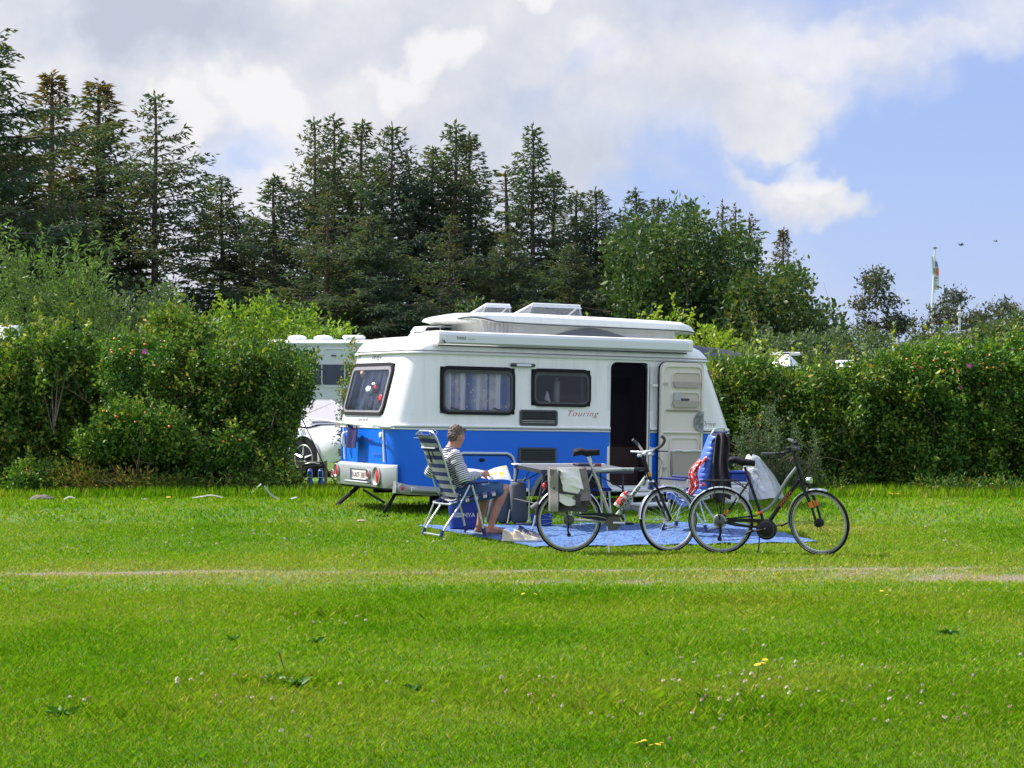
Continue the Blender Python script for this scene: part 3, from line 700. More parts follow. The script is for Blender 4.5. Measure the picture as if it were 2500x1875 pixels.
rh = [(1700, 880, 1850, [(1700, 880), (1770, 845), (1850, 850)], 'yellowish small-leaved shrub right behind the front end of the caravan', H_, .44, 60),
      (1820, 1960, None, [(1820, 855), (1900, 875), (1960, 885)], 'hedge shrub behind the black bicycle handlebar', H_, .40, 50),
      (1930, 2090, None, [(1930, 880), (2010, 885), (2090, 890)], 'hedge shrub in the middle of the right hedge, right of the bicycles', H_, .40, 60),
      (2060, 2220, None, [(2060, 888), (2140, 872), (2220, 858)], 'hedge shrub left of the pink-flowered roses', H_, .38, 60),
      (2190, 2330, None, [(2190, 865), (2260, 848), (2330, 850)], 'rose shrub with yellow hips left of the pink flowers in the right hedge', R_, .40, 70),
      (2290, 2420, None, [(2290, 850), (2350, 842), (2420, 835)], 'rose shrub with pink flowers and orange hips in the right hedge', R_, .42, 70),
      (2390, 2560, None, [(2390, 838), (2450, 818), (2560, 805)], 'tall rose shrub cut off by the right edge of the photo', R_, .42, 70)]
rh += [(2530, 2690, None, [(2530, 815), (2600, 800), (2690, 820)], 'rose shrub of the right hedge beyond the right edge of the photo', R_, .40, 60), (2660, 2820, None, [(2660, 825), (2740, 835), (2820, 850)], 'farthest shrub of the right hedge outside the photo', H_, .40, 60)]
RH = []
for k, (a, b_, c_, top, lab, mm, ti, sh) in enumerate(rh):
    if k == 0: a, b_ = 1700, 1850
    RH.append(hedge(a, b_, top, 32.4, lab, mm, 20+k, 1900, n_per=13, size=.068, tint=ti, shoots=sh, group=HR, d=.95))
# hips and rose flowers: parts of the rose shrubs
hipm = mat('rose_hip_orange', (.62, .17, .03), .4, var=.25); pinkm = mat('rose_petal_pink', (.62, .10, .33), .6, var=.2); yelm = mat('flower_yellow', (.75, .50, .02), .6)
hb = MB(); hb.ell((0, 0, 0), (.02, .02, .017), 7, 5); hip_me = None
pk = MB()
for k in range(5):
    a = 2*pi*k/5; pk.grid(lambda u, v, a=a: Vector((cos(a)*v*.045-sin(a)*(u-.5)*.05*sin(pi*min(1, v+.15)), -.01-.018*v*v, sin(a)*v*.045+cos(a)*(u-.5)*.05*sin(pi*min(1, v+.15)))), 2, 3)
flower_me = None
def put_parts(h, spots, kind):
    """spots in photo pixels on the shrub's front face"""
    global hip_me, flower_me
    r, c, d = h; base = np.array(r.location)
    w_ = c+base; ppx = CX+F*w_[:, 0]/w_[:, 1]; ppy = HY-F*(w_[:, 2]-CH)/w_[:, 1]
    for (px, py) in spots:
        dist = np.hypot(ppx-px, ppy-py); near = np.where(dist < 16)[0]
        k = near[np.argmin(w_[near, 1])] if len(near) else int(np.argmin(dist)); p = c[k]+np.array([0, -.07, 0])
        nm, mt = ('rose_hip', hipm) if kind == 'hip' else ('rose_flower', pinkm)
        if kind == 'hip':
            if hip_me is None: o = hb.build(nm, mt, r); hip_me = o.data
            else: o = link(nm, hip_me, r)
        else:
            if flower_me is None: o = pk.build(nm, mt, r); flower_me = o.data
            else: o = link(nm, flower_me, r)
        o.location = p; s = random.uniform(.8, 1.2); o.scale = (s, s, s)
        if kind != 'hip': o.rotation_euler = (random.uniform(-.5, .2), random.uniform(-.4, .4), 0)
def spots(px0, px1, y0, y1, n): return [(random.uniform(px0, px1), random.uniform(y0, y1)) for _ in range(n)]
put_parts(h3, [(263, 843), (270, 806), (297, 836), (285, 873), (378, 886), (355, 892), (424, 884), (423, 931), (372, 818)]+spots(270, 430, 800, 860, 10), 'hip')
put_parts(h3, [(352, 874)], 'flower')
put_parts(h7, [(280, 1003), (327, 1005), (359, 1008), (402, 989), (422, 984), (419, 1030), (261, 1026), (258, 950), (346, 967)]+spots(220, 440, 990, 1060, 8), 'hip')
put_parts(h9, spots(520, 600, 1050, 1090, 4), 'hip'); put_parts(h8, spots(60, 140, 1100, 1150, 4), 'hip')
put_parts(RH[4], spots(2200, 2320, 860, 930, 16), 'hip'); put_parts(RH[5], spots(2290, 2420, 850, 930, 16), 'hip'); put_parts(RH[6], spots(2400, 2495, 830, 910, 12), 'hip')
put_parts(RH[5], [(2360, 884), (2362, 910), (2334, 935)], 'flower'); put_parts(RH[6], [(2465, 859), (2426, 829)], 'flower')
# bare grey stems of the lime shrub, leaning rose trunk
A_, B_ = [], []
for (x0, y0, x1, y1) in ((128, 1050, 104, 945), (132, 1060, 126, 930), (134, 1040, 142, 890), (135, 1030, 158, 925), (200, 1130, 240, 1075), (205, 1130, 232, 1090)):
    p, q = PX(x0, y0, 31.0), PX(x1, y1, 31.35); A_.append(np.array(p)-np.array(h1[0].location)); B_.append(np.array(q)-np.array(h1[0].location))
v_, i_ = rods(A_, B_, .016, .009); link('bare_stem', merge('bare_stem', [(v_, i_, None)]), h1[0], [bark2])

# climbing weed at the rear corner, small bushes at hedge ends
plant('climbing_weed', 'thin yellowish weed growing up behind the rear corner of the caravan', 'plant', at(836, 1190, 31.2), [(0, 0, .35, .10, .1, .35), (.02, 0, .9, .09, .1, .4), (.06, 0, 1.45, .11, .1, .35), (.1, 0, 1.95, .08, .08, .25), (.14, 0, 2.25, .05, .05, .2)], H_, 240, 7, .045, spread=.07, tint=.62, tv=.2, seed=31, shell=.9, stems=(3, .012))
# weeds with grey-green spires
for k, (px, top, wd) in enumerate(((1812, 1000, .16), (1838, 1035, .13), (1868, 985, .2), (1895, 962, .16), (1938, 1012, .14), (1990, 1052, .12), (1915, 1080, .18), (1855, 1090, .2))):
    X, Y, z = at(px, 0, 30.5+.1*(k % 3)); H = CH+(HY-top)/F*Y-z
    lb = [(random.uniform(-.03, .03), 0, H*f, wd*(1.25-f), wd*(1.2-f), H*.09) for f in np.linspace(.08, .93, 10)]
    plant('mugwort_plant', ['tall grey-green weed spire just right of the blue jacket', 'short grey-green weed beside the tall spire', 'bushy grey-green weed behind the silver cover', 'tallest feathery weed spire, above the silver cover',
          'weed spire left of the black handlebar', 'thin weed spire right of the black handlebar', 'low bushy weed behind the black saddle', 'low leafy weed behind the silver cover'][k], 'weed', (X, Y, z), lb, [lf_mug, bark2], 190, 8, .05, spread=.05, tint=.5, seed=40+k, shell=.9, stems=(3, .009), wid=.28, up=.9, group='tall weeds at the foot of the right hedge')
# rough growth at the hedge feet
for k, (px, h, lab) in enumerate(((330, .35, 'ragged dry weed clump at the foot of the left hedge'), (185, .45, 'straw-coloured grass clump at the foot of the left hedge'), (620, .3, 'low weed clump under the end of the left hedge'), (1960, .25, 'low weed clump right of the silver cover'), (2290, .25, 'low green weeds at the foot of the right hedge'), (2440, .22, 'green weeds low in the right corner of the hedge'), (440, .28, 'small bright weed at the hedge foot near the white strips'))):
    X, Y, z = at(px, 0, 30.6); plant('weed_clump', lab, 'weed', (X, Y, z), [(0, 0, h*.5, .45, .25, h*.6), (.4, 0, h*.35, .35, .2, h*.4)], [lf_hedge, bark2], 170, 8, .07, tint=.92 if k < 2 else .45, tv=.2, seed=60+k, shell=.9, stems=(4, .006), wid=.25, up=.8)

# ------------------------------------------------------------------ middle distance
def mid(px0, px1, top, Y, label, mats_, seed, n_cl, n_per, size, name='bush', cat='bush', **kw):
    return hedge(px0, px1, top, Y, label, mats_, seed, n_cl, n_per, size, name=name, cat=cat, step=kw.pop('step', .9), **kw)
mid(-60, 255, [(-60, 680), (40, 640), (110, 600), (170, 615), (215, 680), (255, 760)], 42, 'feathery pale green willow-like bush above the left hedge', [lf_willow, bark2], 71, 1300, 12, .13, tint=.5, wid=.22, d=1.3, spread=.22, shoots=160, shoot_len=.9, shoot_tint=.6, up=.7)
mid(265, 450, [(245, 760), (300, 700), (370, 665), (420, 700), (450, 770)], 44, 'grey-green rounded bush right of the pale willow-like one', [lf_grey, bark2], 72, 1400, 12, .10, tint=.5, d=1.2, spread=.2, shoots=40)
mid(520, 850, [(520, 745), (590, 728), (680, 728), (760, 745), (810, 780), (850, 815)], 48.5, 'bright green bush behind the white motorhome roof', [lf_lime, bark2], 73, 1700, 12, .11, tint=.35, d=1.3, spread=.2, shoots=90, shoot_len=.4, shoot_tint=.8)
mid(1570, 1775, [(1570, 775), (1630, 758), (1700, 770), (1740, 790), (1775, 835)], 35.5, 'yellow-green shrub rising behind the front of the caravan roof', [lf_lime, bark2], 74, 950, 11, .075, tint=.62, d=.7, shoots=110, shoot_len=.35, shoot_tint=.9)
mid(1845, 1910, [(1845, 835), (1878, 808), (1910, 850)], 34, 'thin lime green shoot sticking up behind the right hedge', [lf_lime, bark2], 75, 70, 9, .07, tint=.75, d=.2, shoots=14, shoot_len=.55, shoot_tint=1., name='shrub', cat='shrub')
mid(1330, 1470, [(1330, 770), (1400, 762), (1470, 770)], 50, 'small green bush just behind the roof hatches', [lf_hedge, bark2], 76, 500, 11, .1, tint=.45, d=1.)
mid(1090, 1270, [(1090, 740), (1150, 722), (1210, 740), (1270, 770)], 52, 'small leafy bush under the spruces behind the roof hatches', [lf_dec, bark2], 77, 500, 11, .1, tint=.5, d=1.)
mid(1760, 2010, [(1760, 850), (1840, 820), (1930, 800), (2010, 800)], 48, 'grey-green thicket behind the white caravan roofs', [lf_grey, bark2], 78, 1500, 12, .10, tint=.55, d=1.4, shoots=60)
mid(1990, 2240, [(1990, 815), (2080, 800), (2170, 815), (2240, 830)], 49, 'dull green thicket under the dark wispy tree', [lf_grey, bark2], 79, 1500, 12, .10, tint=.6, d=1.4, shoots=60)
mid(2220, 2420, [(2220, 825), (2310, 800), (2420, 800)], 47, 'green thicket below the lamp post', [lf_grey, bark2], 80, 1300, 12, .10, tint=.7, d=1.4, shoots=50)
mid(2400, 2600, [(2400, 800), (2470, 760), (2600, 740)], 46, 'thicket at the right edge behind the rose hedge', [lf_dec, bark2], 81, 1300, 12, .11, tint=.6, d=1.4, shoots=40)
# round and broad leafy trees at the right end of the windbreak
mid(1492, 1835, [(1492, 800), (1510, 640), (1560, 530), (1640, 495), (1720, 500), (1790, 570), (1835, 720)], 55, 'broad leafy tree with a flattish top right of the spruces', [lf_dec, bark2], 82, 4300, 12, .15, name='leafy_tree', cat='tree', holes=1.5, tint=.34, d=2.4, spread=.30, shoots=20, shoot_len=.4, step=1.3, stems=(4, .12), part='crown', clump_tv=.2)
mid(1770, 2045, [(1770, 760), (1800, 665), (1860, 632), (1930, 650), (1990, 720), (2045, 810)], 53, 'round leafy tree with brownish tips beyond the right hedge', [lf_dec, bark2], 83, 3600, 12, .14, name='leafy_tree', cat='tree', holes=1.5, tint=.46, d=2.2, spread=.28, shoots=20, shoot_len=.35, step=1.2, stems=(4, .11), part='crown', clump_tv=.2)
def wispy(px0, px1, top, bottom, Y, label, seed, n_cl, tint=.3):
    X0 = ((px0+px1)/2-CX)/F*Y; z0 = g1(X0, Y); zt = CH+(HY-top)/F*Y-z0; zb_ = CH+(HY-bottom)/F*Y-z0; hw = (px1-px0)/2/F*Y; R = np.random.default_rng(seed)
    lb = []
    for k in range(16): f = R.uniform(0, 1); wv = hw*(1-.75*f**1.5); lb.append((R.uniform(-wv, wv)*.9, R.normal(0, .4), zb_+(zt-zb_)*f*.95, .34, .34, .20))
    r, c, d = plant('wispy_tree', label, 'tree', (X0, Y, z0), lb, [lf_dark, bark], n_cl, 9, .11, spread=.20, tint=tint+.2, tv=.2, seed=seed, shell=1., stems=(13, .045), stem_h=zt*1.02, part='crown', group='dark wispy trees on the right horizon')
    return r
wispy(2050, 2225, 668, 835, 60, 'dark open-crowned tree with twin trunks, left of the flagpole', 91, 400)
wispy(2255, 2395, 722, 835, 61, 'dark wispy tree between the flagpole and the lamp post', 92, 270)
wispy(2330, 2440, 770, 840, 62, 'low bare-looking tree right of the lamp post', 93, 210)
wispy(2405, 2500, 742, 840, 58, 'dark wispy tree near the right edge', 94, 210)
# ------------------------------------------------------------------ the caravan
white = mat('caravan_white', (.86, .86, .84), .30, var=.015, vs=1.2, coat=.35, dirt=.14)
blue = mat('caravan_blue', (.006, .150, .76), .38, var=.03, vs=1.0, coat=.12, spec=.35)
trim = mat('trim_white', (.74, .75, .76), .35, var=.04)
silver = mat('bumper_silver', (.34, .36, .37), .42, metal=.3, var=.06)
alu = mat('aluminium_tube', (.62, .64, .66), .32, metal=.75, var=.06)
blackp = mat('black_plastic', (.014, .014, .017), .6, var=.2, spec=.2)
rubber = mat('rubber_dark', (.016, .016, .019), .8, var=.2, spec=.2)
greyp = mat('grey_plastic', (.075, .082, .087), .6, var=.1, spec=.3)
beige = mat('door_lining_beige', (.74, .685, .61), .5, var=.04)
beige2 = mat('door_pocket_taupe', (.40, .36, .31), .55, var=.05)
redl = mat('red_lens', (.60, .02, .015), .2, coat=.6, var=.1)
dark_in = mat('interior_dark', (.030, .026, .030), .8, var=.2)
wood_in = mat('cabinet_brown', (.20, .125, .085), .6, var=.25, vs=3)
greytxt = mat('grey_lettering', (.20, .20, .20), .5)
def glassmat(name, tint, op):
    m, t, b = nodemat(name); t.n.remove(b)
    g = t.new('ShaderNodeBsdfGlossy'); g.inputs['Roughness'].default_value = .06; g.inputs['Color'].default_value = C(.58, .62, .68)
    tr = t.new('ShaderNodeBsdfTransparent'); tr.inputs['Color'].default_value = C(*tint)
    df = t.new('ShaderNodeBsdfDiffuse'); df.inputs['Color'].default_value = C(.05, .055, .07)
    fr = t.new('ShaderNodeFresnel'); fr.inputs['IOR'].default_value = 1.5
    m1 = t.new('ShaderNodeMixShader'); m1.inputs[0].default_value = op; t.l.new(tr.outputs[0], m1.inputs[1]); t.l.new(df.outputs[0], m1.inputs[2])
    m2 = t.new('ShaderNodeMixShader'); t.l.new(t.math('MULTIPLY_ADD', fr.outputs[0], 1.0, .01), m2.inputs[0]); t.l.new(m1.outputs[0], m2.inputs[1]); t.l.new(g.outputs[0], m2.inputs[2])
    t.l.new(m2.outputs[0], m.node_tree.nodes['Material Output'].inputs['Surface']); return m
tinted = glassmat('tinted_acrylic', (.84, .85, .90), .02)
clearac = glassmat('clear_acrylic', (.74, .76, .80), .10)
TH, WD, LN = radians(26), 2.05, 5.12
car = root('touring_caravan', 'blue and white touring caravan with raised roof and open side door', 'caravan', ((957-CX)/F*26, 26, .18))
car.rotation_euler = (0, radians(1.15), TH)
RR = .28
def ring_dims(z):
    zb, zg = 1.097, 2.06
    if z <= zb: k = (zb-z)/.8; return (.0+.03*k, LN-.0-.05*k*k, .0+.015*k, WD-.015*k, RR)
    if z <= zg: k = (z-zb); return (.25*k, LN-.395*k, .03*k, WD-.03*k, RR)
    a, b_, c_, d_ = .25*.963, LN-.395*.963, .029, WD-.029
    T = {2.075: -.018, 2.105: -.016, 2.16: .015, 2.21: .05, 2.25: .10, 2.285: .18, 2.305: .30, 2.315: .5}
    i = float(np.interp(z, sorted(T), [T[q] for q in sorted(T)])); return (a+i*1.25, b_-i*1.25, c_+i*.9, d_-i*.9, max(.28-i*.2, .2))
XB = [.64, 1.71, 1.95, 2.83, 3.13, 3.745]; YB = [1.86, .46]
ZW = [.31, .36, 1.097, 1.26, 1.29, 1.415, 1.895, 1.93, 2.025, 2.06]
ZR = [2.075, 2.105, 2.16, 2.21, 2.25, 2.285, 2.305, 2.315]
def ring(z, NC=8):
    x0, x1, y0, y1, r = ring_dims(z); P = [(x, y0, z) for x in [x0+r]+XB+[x1-r]]
    def arc(cx_, cy_, a0): return [(cx_+r*cos(a0+pi/2*k/NC), cy_+r*sin(a0+pi/2*k/NC), z) for k in range(1, NC)]
    P += arc(x1-r, y0+r, -pi/2)+[(x1, y0+r, z), (x1, y1-r, z)]+arc(x1-r, y1-r, 0)+[(x1-r, y1, z), (x0+r, y1, z)]+arc(x0+r, y1-r, pi/2)
    P += [(x0, y, z) for y in [y1-r]+YB+[y0+r]]+arc(x0+r, y0+r, pi); return P
nR = len(ring(1.0)); iRear = nR-7-(len(YB)+2)
def shell(name, zs, m, cap=False, holes=True):
    mb = MB(); rows = [mb.addv(ring(z)) for z in zs]
    for a, b_, z0, z1 in zip(rows, rows[1:], zs, zs[1:]):
        zm = (z0+z1)/2
        for j in range(nR):
            if holes:
                if j == 1 and 1.29 < zm < 1.895: continue
                if j == 3 and 1.415 < zm < 1.895: continue
                if j == 5 and .36 < zm < 2.025: continue
                if j == iRear+1 and 1.26 < zm < 1.93: continue
            k = (j+1) % nR; mb.addf((a+j, a+k, b_+k, b_+j))
    if cap: mb.addf([rows[-1]+j for j in range(nR)])
    return mb.build(name, m, car, smooth=30)
shell('lower_panel', [z for z in ZW if z <= 1.0971], blue)
shell('upper_panel', [z for z in ZW if z >= 1.0969], white)
shell('roof', [2.06]+ZR, white, cap=True, holes=False)
mb = MB(); mb.prism([(p[0], p[1]) for p in ring(.31)], .29, .31, lambda a, b_, h: (a, b_, h)); mb.box((2.6, 1.02, .24), (4.2, .1, .1)); mb.box((2.6, .45, .25), (4.4, .06, .09)); mb.box((2.6, 1.6, .25), (4.4, .06, .09)); mb.build('chassis', blackp, car)
def hoop(name, z, off, r, m, flat=1.0, n=6):
    pts = ring(z); c0 = Vector((LN/2, WD/2, z)); P = []
    for p in pts:
        v = Vector(p)-c0; P.append(Vector(p)+Vector((v.x, v.y*2.2, 0)).normalized()*off)
    return MB().tube(P, r, n, closed=True, flat=flat).build(name, m, car)
hoop('gutter', 2.066, .012, .014, trim); hoop('gutter_seam', 2.095, .010, .006, greytxt)
# belt moulding and seam: skip the doorway
for nm, z, r_, m_ in (('belt_moulding', 1.128, .021, white), ('belt_seam', 1.103, .009, greyp), ('belt_moulding', 1.088, .012, trim)):
    pts = ring(z); seq = [Vector(p) for p in pts]; i5, i6 = 5, 6
    order = seq[i6:]+seq[:i5+1]; c0 = Vector((LN/2, WD/2, z))
    order = [p+Vector(((p-c0).x*.0, -0.004, 0)) if p.y < .2 else p for p in order]
    MB().tube(order, r_, 6).build(nm, m_, car)
# side rail along the bottom edge
mb = MB()
for x0, x1 in ((.95, 1.93), (3.08, LN-.25)): mb.box(((x0+x1)/2, .0, .305), (x1-x0, .05, .045), bev=.01)
mb.build('side_rail', trim, car)
SF = lambda x, z, h: (x, ring_dims(max(.31, min(2.06, z)))[2]-h, z)          # near side, h = how far it stands out
k_ = 1/sqrt(1+.25**2)
def RF(y, z, h):                                                             # rear wall
    x = .25*max(0, z-1.097); return (x-h*(k_ if z > 1.097 else 1), y, z+(h*.25*k_ if z > 1.097 else 0))
def curtain_mat():
    m, t, b = nodemat('curtain_cloth'); tcn = t.new('ShaderNodeTexCoord')
    s_ = t.new('ShaderNodeSeparateXYZ'); t.l.new(tcn.outputs['Object'], s_.inputs[0])
    f = t.math('ADD', s_.outputs[0], s_.outputs[1]); wv = t.math('SINE', t.math('MULTIPLY', f, 26.0)); wv2 = t.math('SINE', t.math('MULTIPLY', f, 71.0))
    n = t.noise(tcn.outputs['Object'], 7, 3, .6); v = t.new('ShaderNodeTexVoronoi'); v.inputs['Scale'].default_value = 15; t.l.new(tcn.outputs['Object'], v.inputs['Vector'])
    c = t.ramp(t.math('MULTIPLY_ADD', wv, .22, t.math('MULTIPLY_ADD', wv2, .12, t.math('MULTIPLY_ADD', n.outputs[0], .5, .2))), [(.15, C(.10, .15, .34)), (.4, C(.35, .34, .40)), (.6, C(.72, .66, .63)), (.85, C(.45, .58, .80))])
    c = t.mix(t.smooth(v.outputs['Distance'], .16, .10), c, C(.75, .74, .72)); t.l.new(c, b.inputs['Base Color']); b.inputs['Roughness'].default_value = .9; return m
curt = curtain_mat()
def side_window(x0, x1, z0, z1, label):
    fr = MB(); fr.ringp(rrect(x0, x1, z0, z1, .11), rrect(x0+.035, x1-.035, z0+.035, z1-.045, .085), -.02, .028, SF)
    f = fr.build('window_frame', rubber, car); f['label'] = label
    g = MB(); g.ringp(rrect(x0+.035, x1-.035, z0+.035, z1-.045, .085), rrect(x0+.06, x1-.06, z0+.06, z1-.09, .07), .004, .032, SF); g.build('pane_rim', greyp, f)
    p = MB(); q = rrect(x0+.058, x1-.058, z0+.058, z1-.088, .07); n = p.addv([SF(a, b_, .022) for a, b_ in q]); p.addf([n+i for i in range(len(q))]); p.build('pane', tinted, f)
    MB().box((*[(x0+x1)/2, -.036], z1-.028), (x1-x0-.2, .014, .022), bev=.005).build('top_rail', rubber, f)
    mb = MB()
    for xx in (x0+.2, x1-.25): mb.box((xx, .0, z0+.075), (.11, .012, .02), Matrix.Rotation(.25, 3, 'Y'))
    mb.build('catch', blackp, f); return f
f1 = side_window(.645, 1.705, 1.28, 1.905, 'larger side window with patterned curtains'); f2 = side_window(1.95, 2.83, 1.405, 1.905, 'smaller side window over the kitchen')
def curtain(x0, x1, z0, z1, y, par):
    return MB().grid(lambda u, v: (x0+(x1-x0)*u, y+.022*sin(u*38)+.008*sin(u*90), z0+(z1-z0)*v), 90, 2).build('curtain', curt, par, smooth=80)
curtain(.66, 1.70, 1.27, 1.86, .055, f1)
# kitchen things seen through the small window
mb = MB(); mb.lathe([(.045, 0), (.048, .3), (.02, .33), (.02, .36), (0, .365)], (2.47, .3, 1.44), n=12); mb.build('kitchen_bottle', mat('steel_flask', (.35, .36, .34), .4), car)
mb = MB(); mb.lathe([(.06, 0), (.05, .04), (.012, .16), (0, .17)], (2.32, .28, 1.44), n=12); mb.build('white_funnel', white, car)
mb = MB()
for x0, x1 in ((1.99, 2.06), (2.73, 2.79)): mb.grid(lambda u, v: (x0+(x1-x0)*u*(1-.4*sin(v*3)), .1+.02*sin(u*20), 1.45+.4*v), 12, 6)
mb.build('curtain', mat('sheer_dark', (.20, .22, .26), .8), f2, smooth=80)
# interior: cabinets, floor, so that openings look into a dark room
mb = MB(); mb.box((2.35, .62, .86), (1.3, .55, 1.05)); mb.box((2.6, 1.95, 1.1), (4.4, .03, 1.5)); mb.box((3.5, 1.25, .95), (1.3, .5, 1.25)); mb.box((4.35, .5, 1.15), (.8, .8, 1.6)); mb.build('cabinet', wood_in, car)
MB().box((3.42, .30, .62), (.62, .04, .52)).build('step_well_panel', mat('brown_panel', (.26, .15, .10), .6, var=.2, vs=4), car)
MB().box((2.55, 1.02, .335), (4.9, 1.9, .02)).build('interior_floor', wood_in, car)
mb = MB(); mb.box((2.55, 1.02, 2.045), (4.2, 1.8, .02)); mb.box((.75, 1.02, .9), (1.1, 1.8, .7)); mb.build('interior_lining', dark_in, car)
# rear window
ya, yb, za, zb2 = .445, 1.865, 1.245, 1.935
fr = MB(); fr.ringp(rrect(ya, yb, za, zb2, .12), rrect(ya+.035, yb-.035, za+.035, zb2-.05, .09), -.02, .030, RF); f3 = fr.build('rear_window_frame', rubber, car)
g = MB(); g.ringp(rrect(ya+.035, yb-.035, za+.035, zb2-.05, .09), rrect(ya+.075, yb-.075, za+.06, zb2-.095, .07), .004, .034, RF); g.build('pane_rim', mat('pane_rim_grey', (.25, .23, .25), .35), f3)
p = MB(); q = rrect(ya+.07, yb-.07, za+.058, zb2-.09, .07); n = p.addv([RF(a, b_, .024) for a, b_ in q]); p.addf([n+i for i in range(len(q))]); p.build('pane', tinted, f3)
def rcur(y0, y1, lab, m_): o = MB().grid(lambda u, v: (.085+.018*sin(u*30)+.155*v, y0+(y1-y0)*(u-(.5 if 0 else 0))+.0, 1.22+.62*v), 40, 2).build('curtain', m_, f3, smooth=80); return o
rcur(.50, .78, '', mat('curtain_teal', (.30, .42, .46), .9, col2=(.65, .58, .56), vs=9)); rcur(.80, 1.22, '', curt); rcur(1.26, 1.55, '', curt)
mb = MB(); mb.ell((.13, .92, 1.60), (.03, .07, .06)); mb.ell((.09, .66, 1.45), (.03, .08, .08)); mb.build('red_ornament', redl, f3)
mb = MB(); mb.ell((.18, 1.52, 1.80), (.03, .09, .06)); mb.build('doll', mat('doll_pink', (.55, .32, .26), .6), f3)
mb = MB(); mb.ell((.12, 1.14, 1.58), (.03, .13, .06)); mb.ell((.14, 1.0, 1.66), (.03, .1, .03)); mb.build('white_ornament', trim, f3)
# windows get a parapet of light fittings: awning lamp, vents
lm = MB().box((1.815, .0, 1.94), (.35, .07, .045), bev=.015).build('awning_lamp', greyp, car); MB().box((1.815, -.036, 1.94), (.21, .012, .03)).build('lens', mat('lamp_lens', (.75, .77, .85), .3), lm)
def vent(x0, x1, z0, z1, lab):
    f = MB().ringp(rrect(x0, x1, z0, z1, .03, 3), rrect(x0+.028, x1-.028, z0+.022, z1-.022, .008, 3), .0, .022, SF).build('vent_frame', greyp, car); f['label'] = lab
    MB().box(((x0+x1)/2, .022-.012, (z0+z1)/2), (x1-x0-.04, .012, z1-z0-.03)).build('backing', blackp, f)
    sl = MB().box((0, 0, 0), (x1-x0-.05, .014, .011), Matrix.Rotation(.5, 3, 'X')).build('slat', greyp, f); n = 7
    for i in range(n):
        o = sl if i == 0 else link('slat', sl.data, f); o.location = ((x0+x1)/2, -.004, z0+.03+(z1-z0-.06)*i/(n-1))
vent(1.782, 2.334, 1.150, 1.358, 'upper dark ventilation grille'); vent(1.774, 2.326, .662, .865, 'lower dark ventilation grille on the blue panel')
redtx = mat('red_script', (.42, .05, .06), .4)
text('lettering', 'Touring', redtx, car, lambda a, b_, h: SF(2.50+a, 1.262+b_, h), .095, .46, shear=.45, spacing=1.15, bold=-.006)['label'] = 'dark red script reading Touring'
text('lettering', 'Van Drive', greytxt, car, lambda a, b_, h: SF(4.385+a, 1.178+b_, h), .068, .40, shear=.4, bold=-.004)['label'] = 'grey script reading Drive'
# door frame, fly screen, doorway
fr = MB().ringp(rrect(3.095, 3.785, .315, 2.055, .13), rrect(3.135, 3.745, .365, 2.02, .09), -.05, .012, SF).build('door_frame', trim, car)
MB().ringp(rrect(3.13, 3.70, .36, 2.022, .10), rrect(3.15, 3.685, .38, 2.005, .085), -.035, .005, SF).build('seal', rubber, fr)
m, t, b = nodemat('fly_screen_mesh'); t.n.remove(b); a = t.new('ShaderNodeBsdfTransparent'); a.inputs[0].default_value = C(.6, .6, .62); d = t.new('ShaderNodeBsdfDiffuse'); d.inputs[0].default_value = C(.018, .016, .028)
mm = t.new('ShaderNodeMixShader'); mm.inputs[0].default_value = .34; t.l.new(a.outputs[0], mm.inputs[1]); t.l.new(d.outputs[0], mm.inputs[2]); t.l.new(mm.outputs[0], m.node_tree.nodes['Material Output'].inputs['Surface'])
MB().grid(lambda u, v: (3.14+.56*u, .045, .37+1.65*v), 1, 1).build('fly_screen', m, car)
MB().box((3.715, .03, 1.19), (.022, .04, 1.62)).build('screen_rail', trim, car)
# open door leaf, folded back against the side
dl = bpy.data.objects.new('entrance_door', None); COL.objects.link(dl); dl.parent = car; dl['label'] = 'open cream door with moulded shelves and bin'
dl.location = (3.84, -.02, 0); dl.rotation_euler = (0, 0, -radians(3.0))
DW, dz0, dz1 = .665, .32, 2.035
def DFR(a, b_, h): return (a, -.03-h, b_)
slab = MB(); slab.prism(rrect(0, DW, dz0, dz1, .10), -.0, .035, DFR); slab.mi = 1
lf = slab.build('leaf', [beige, trim], dl)
MB().ringp(rrect(0-.006, DW+.006, dz0-.006, dz1+.006, .10), rrect(.02, DW-.02, dz0+.02, dz1-.02, .08), .0, .045, DFR).build('edge_strip', rubber, dl).scale = (1, .8, 1)
MB().ringp(rrect(.012, DW-.012, dz0+.012, dz1-.012, .09), rrect(.055, DW-.035, dz0+.05, dz1-.06, .07), .036, .062, DFR).build('raised_rim', beige, dl)
def shelf(x0, x1, z0, z1, lip):
    s_ = MB(); s_.ringp(rrect(x0-.012, x1+.012, z0-.012, z1+.012, .055), rrect(x0, x1, z0, z1, .045), .036, .052, DFR); o = s_.build('shelf_recess', beige, lf)
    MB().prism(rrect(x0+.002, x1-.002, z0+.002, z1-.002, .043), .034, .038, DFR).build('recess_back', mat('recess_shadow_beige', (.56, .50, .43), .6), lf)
    MB().prism([(x0+.002, z0+lip), (x0+.002, z0+.045)]+[(x0+.047+.045*cos(a), z0+.047+.045*sin(a)) for a in (pi*1.15, pi*1.3, pi*1.45)]+[(x1-.047+.045*cos(a), z0+.047+.045*sin(a)) for a in (pi*1.55, pi*1.7, pi*1.85)]+[(x1-.002, z0+.045), (x1-.002, z0+lip)], .040, .075, DFR).build('shelf_lip', beige2, lf)
shelf(.195, .605, 1.695, 1.895, .08); shelf(.185, .595, 1.430, 1.625, .085)
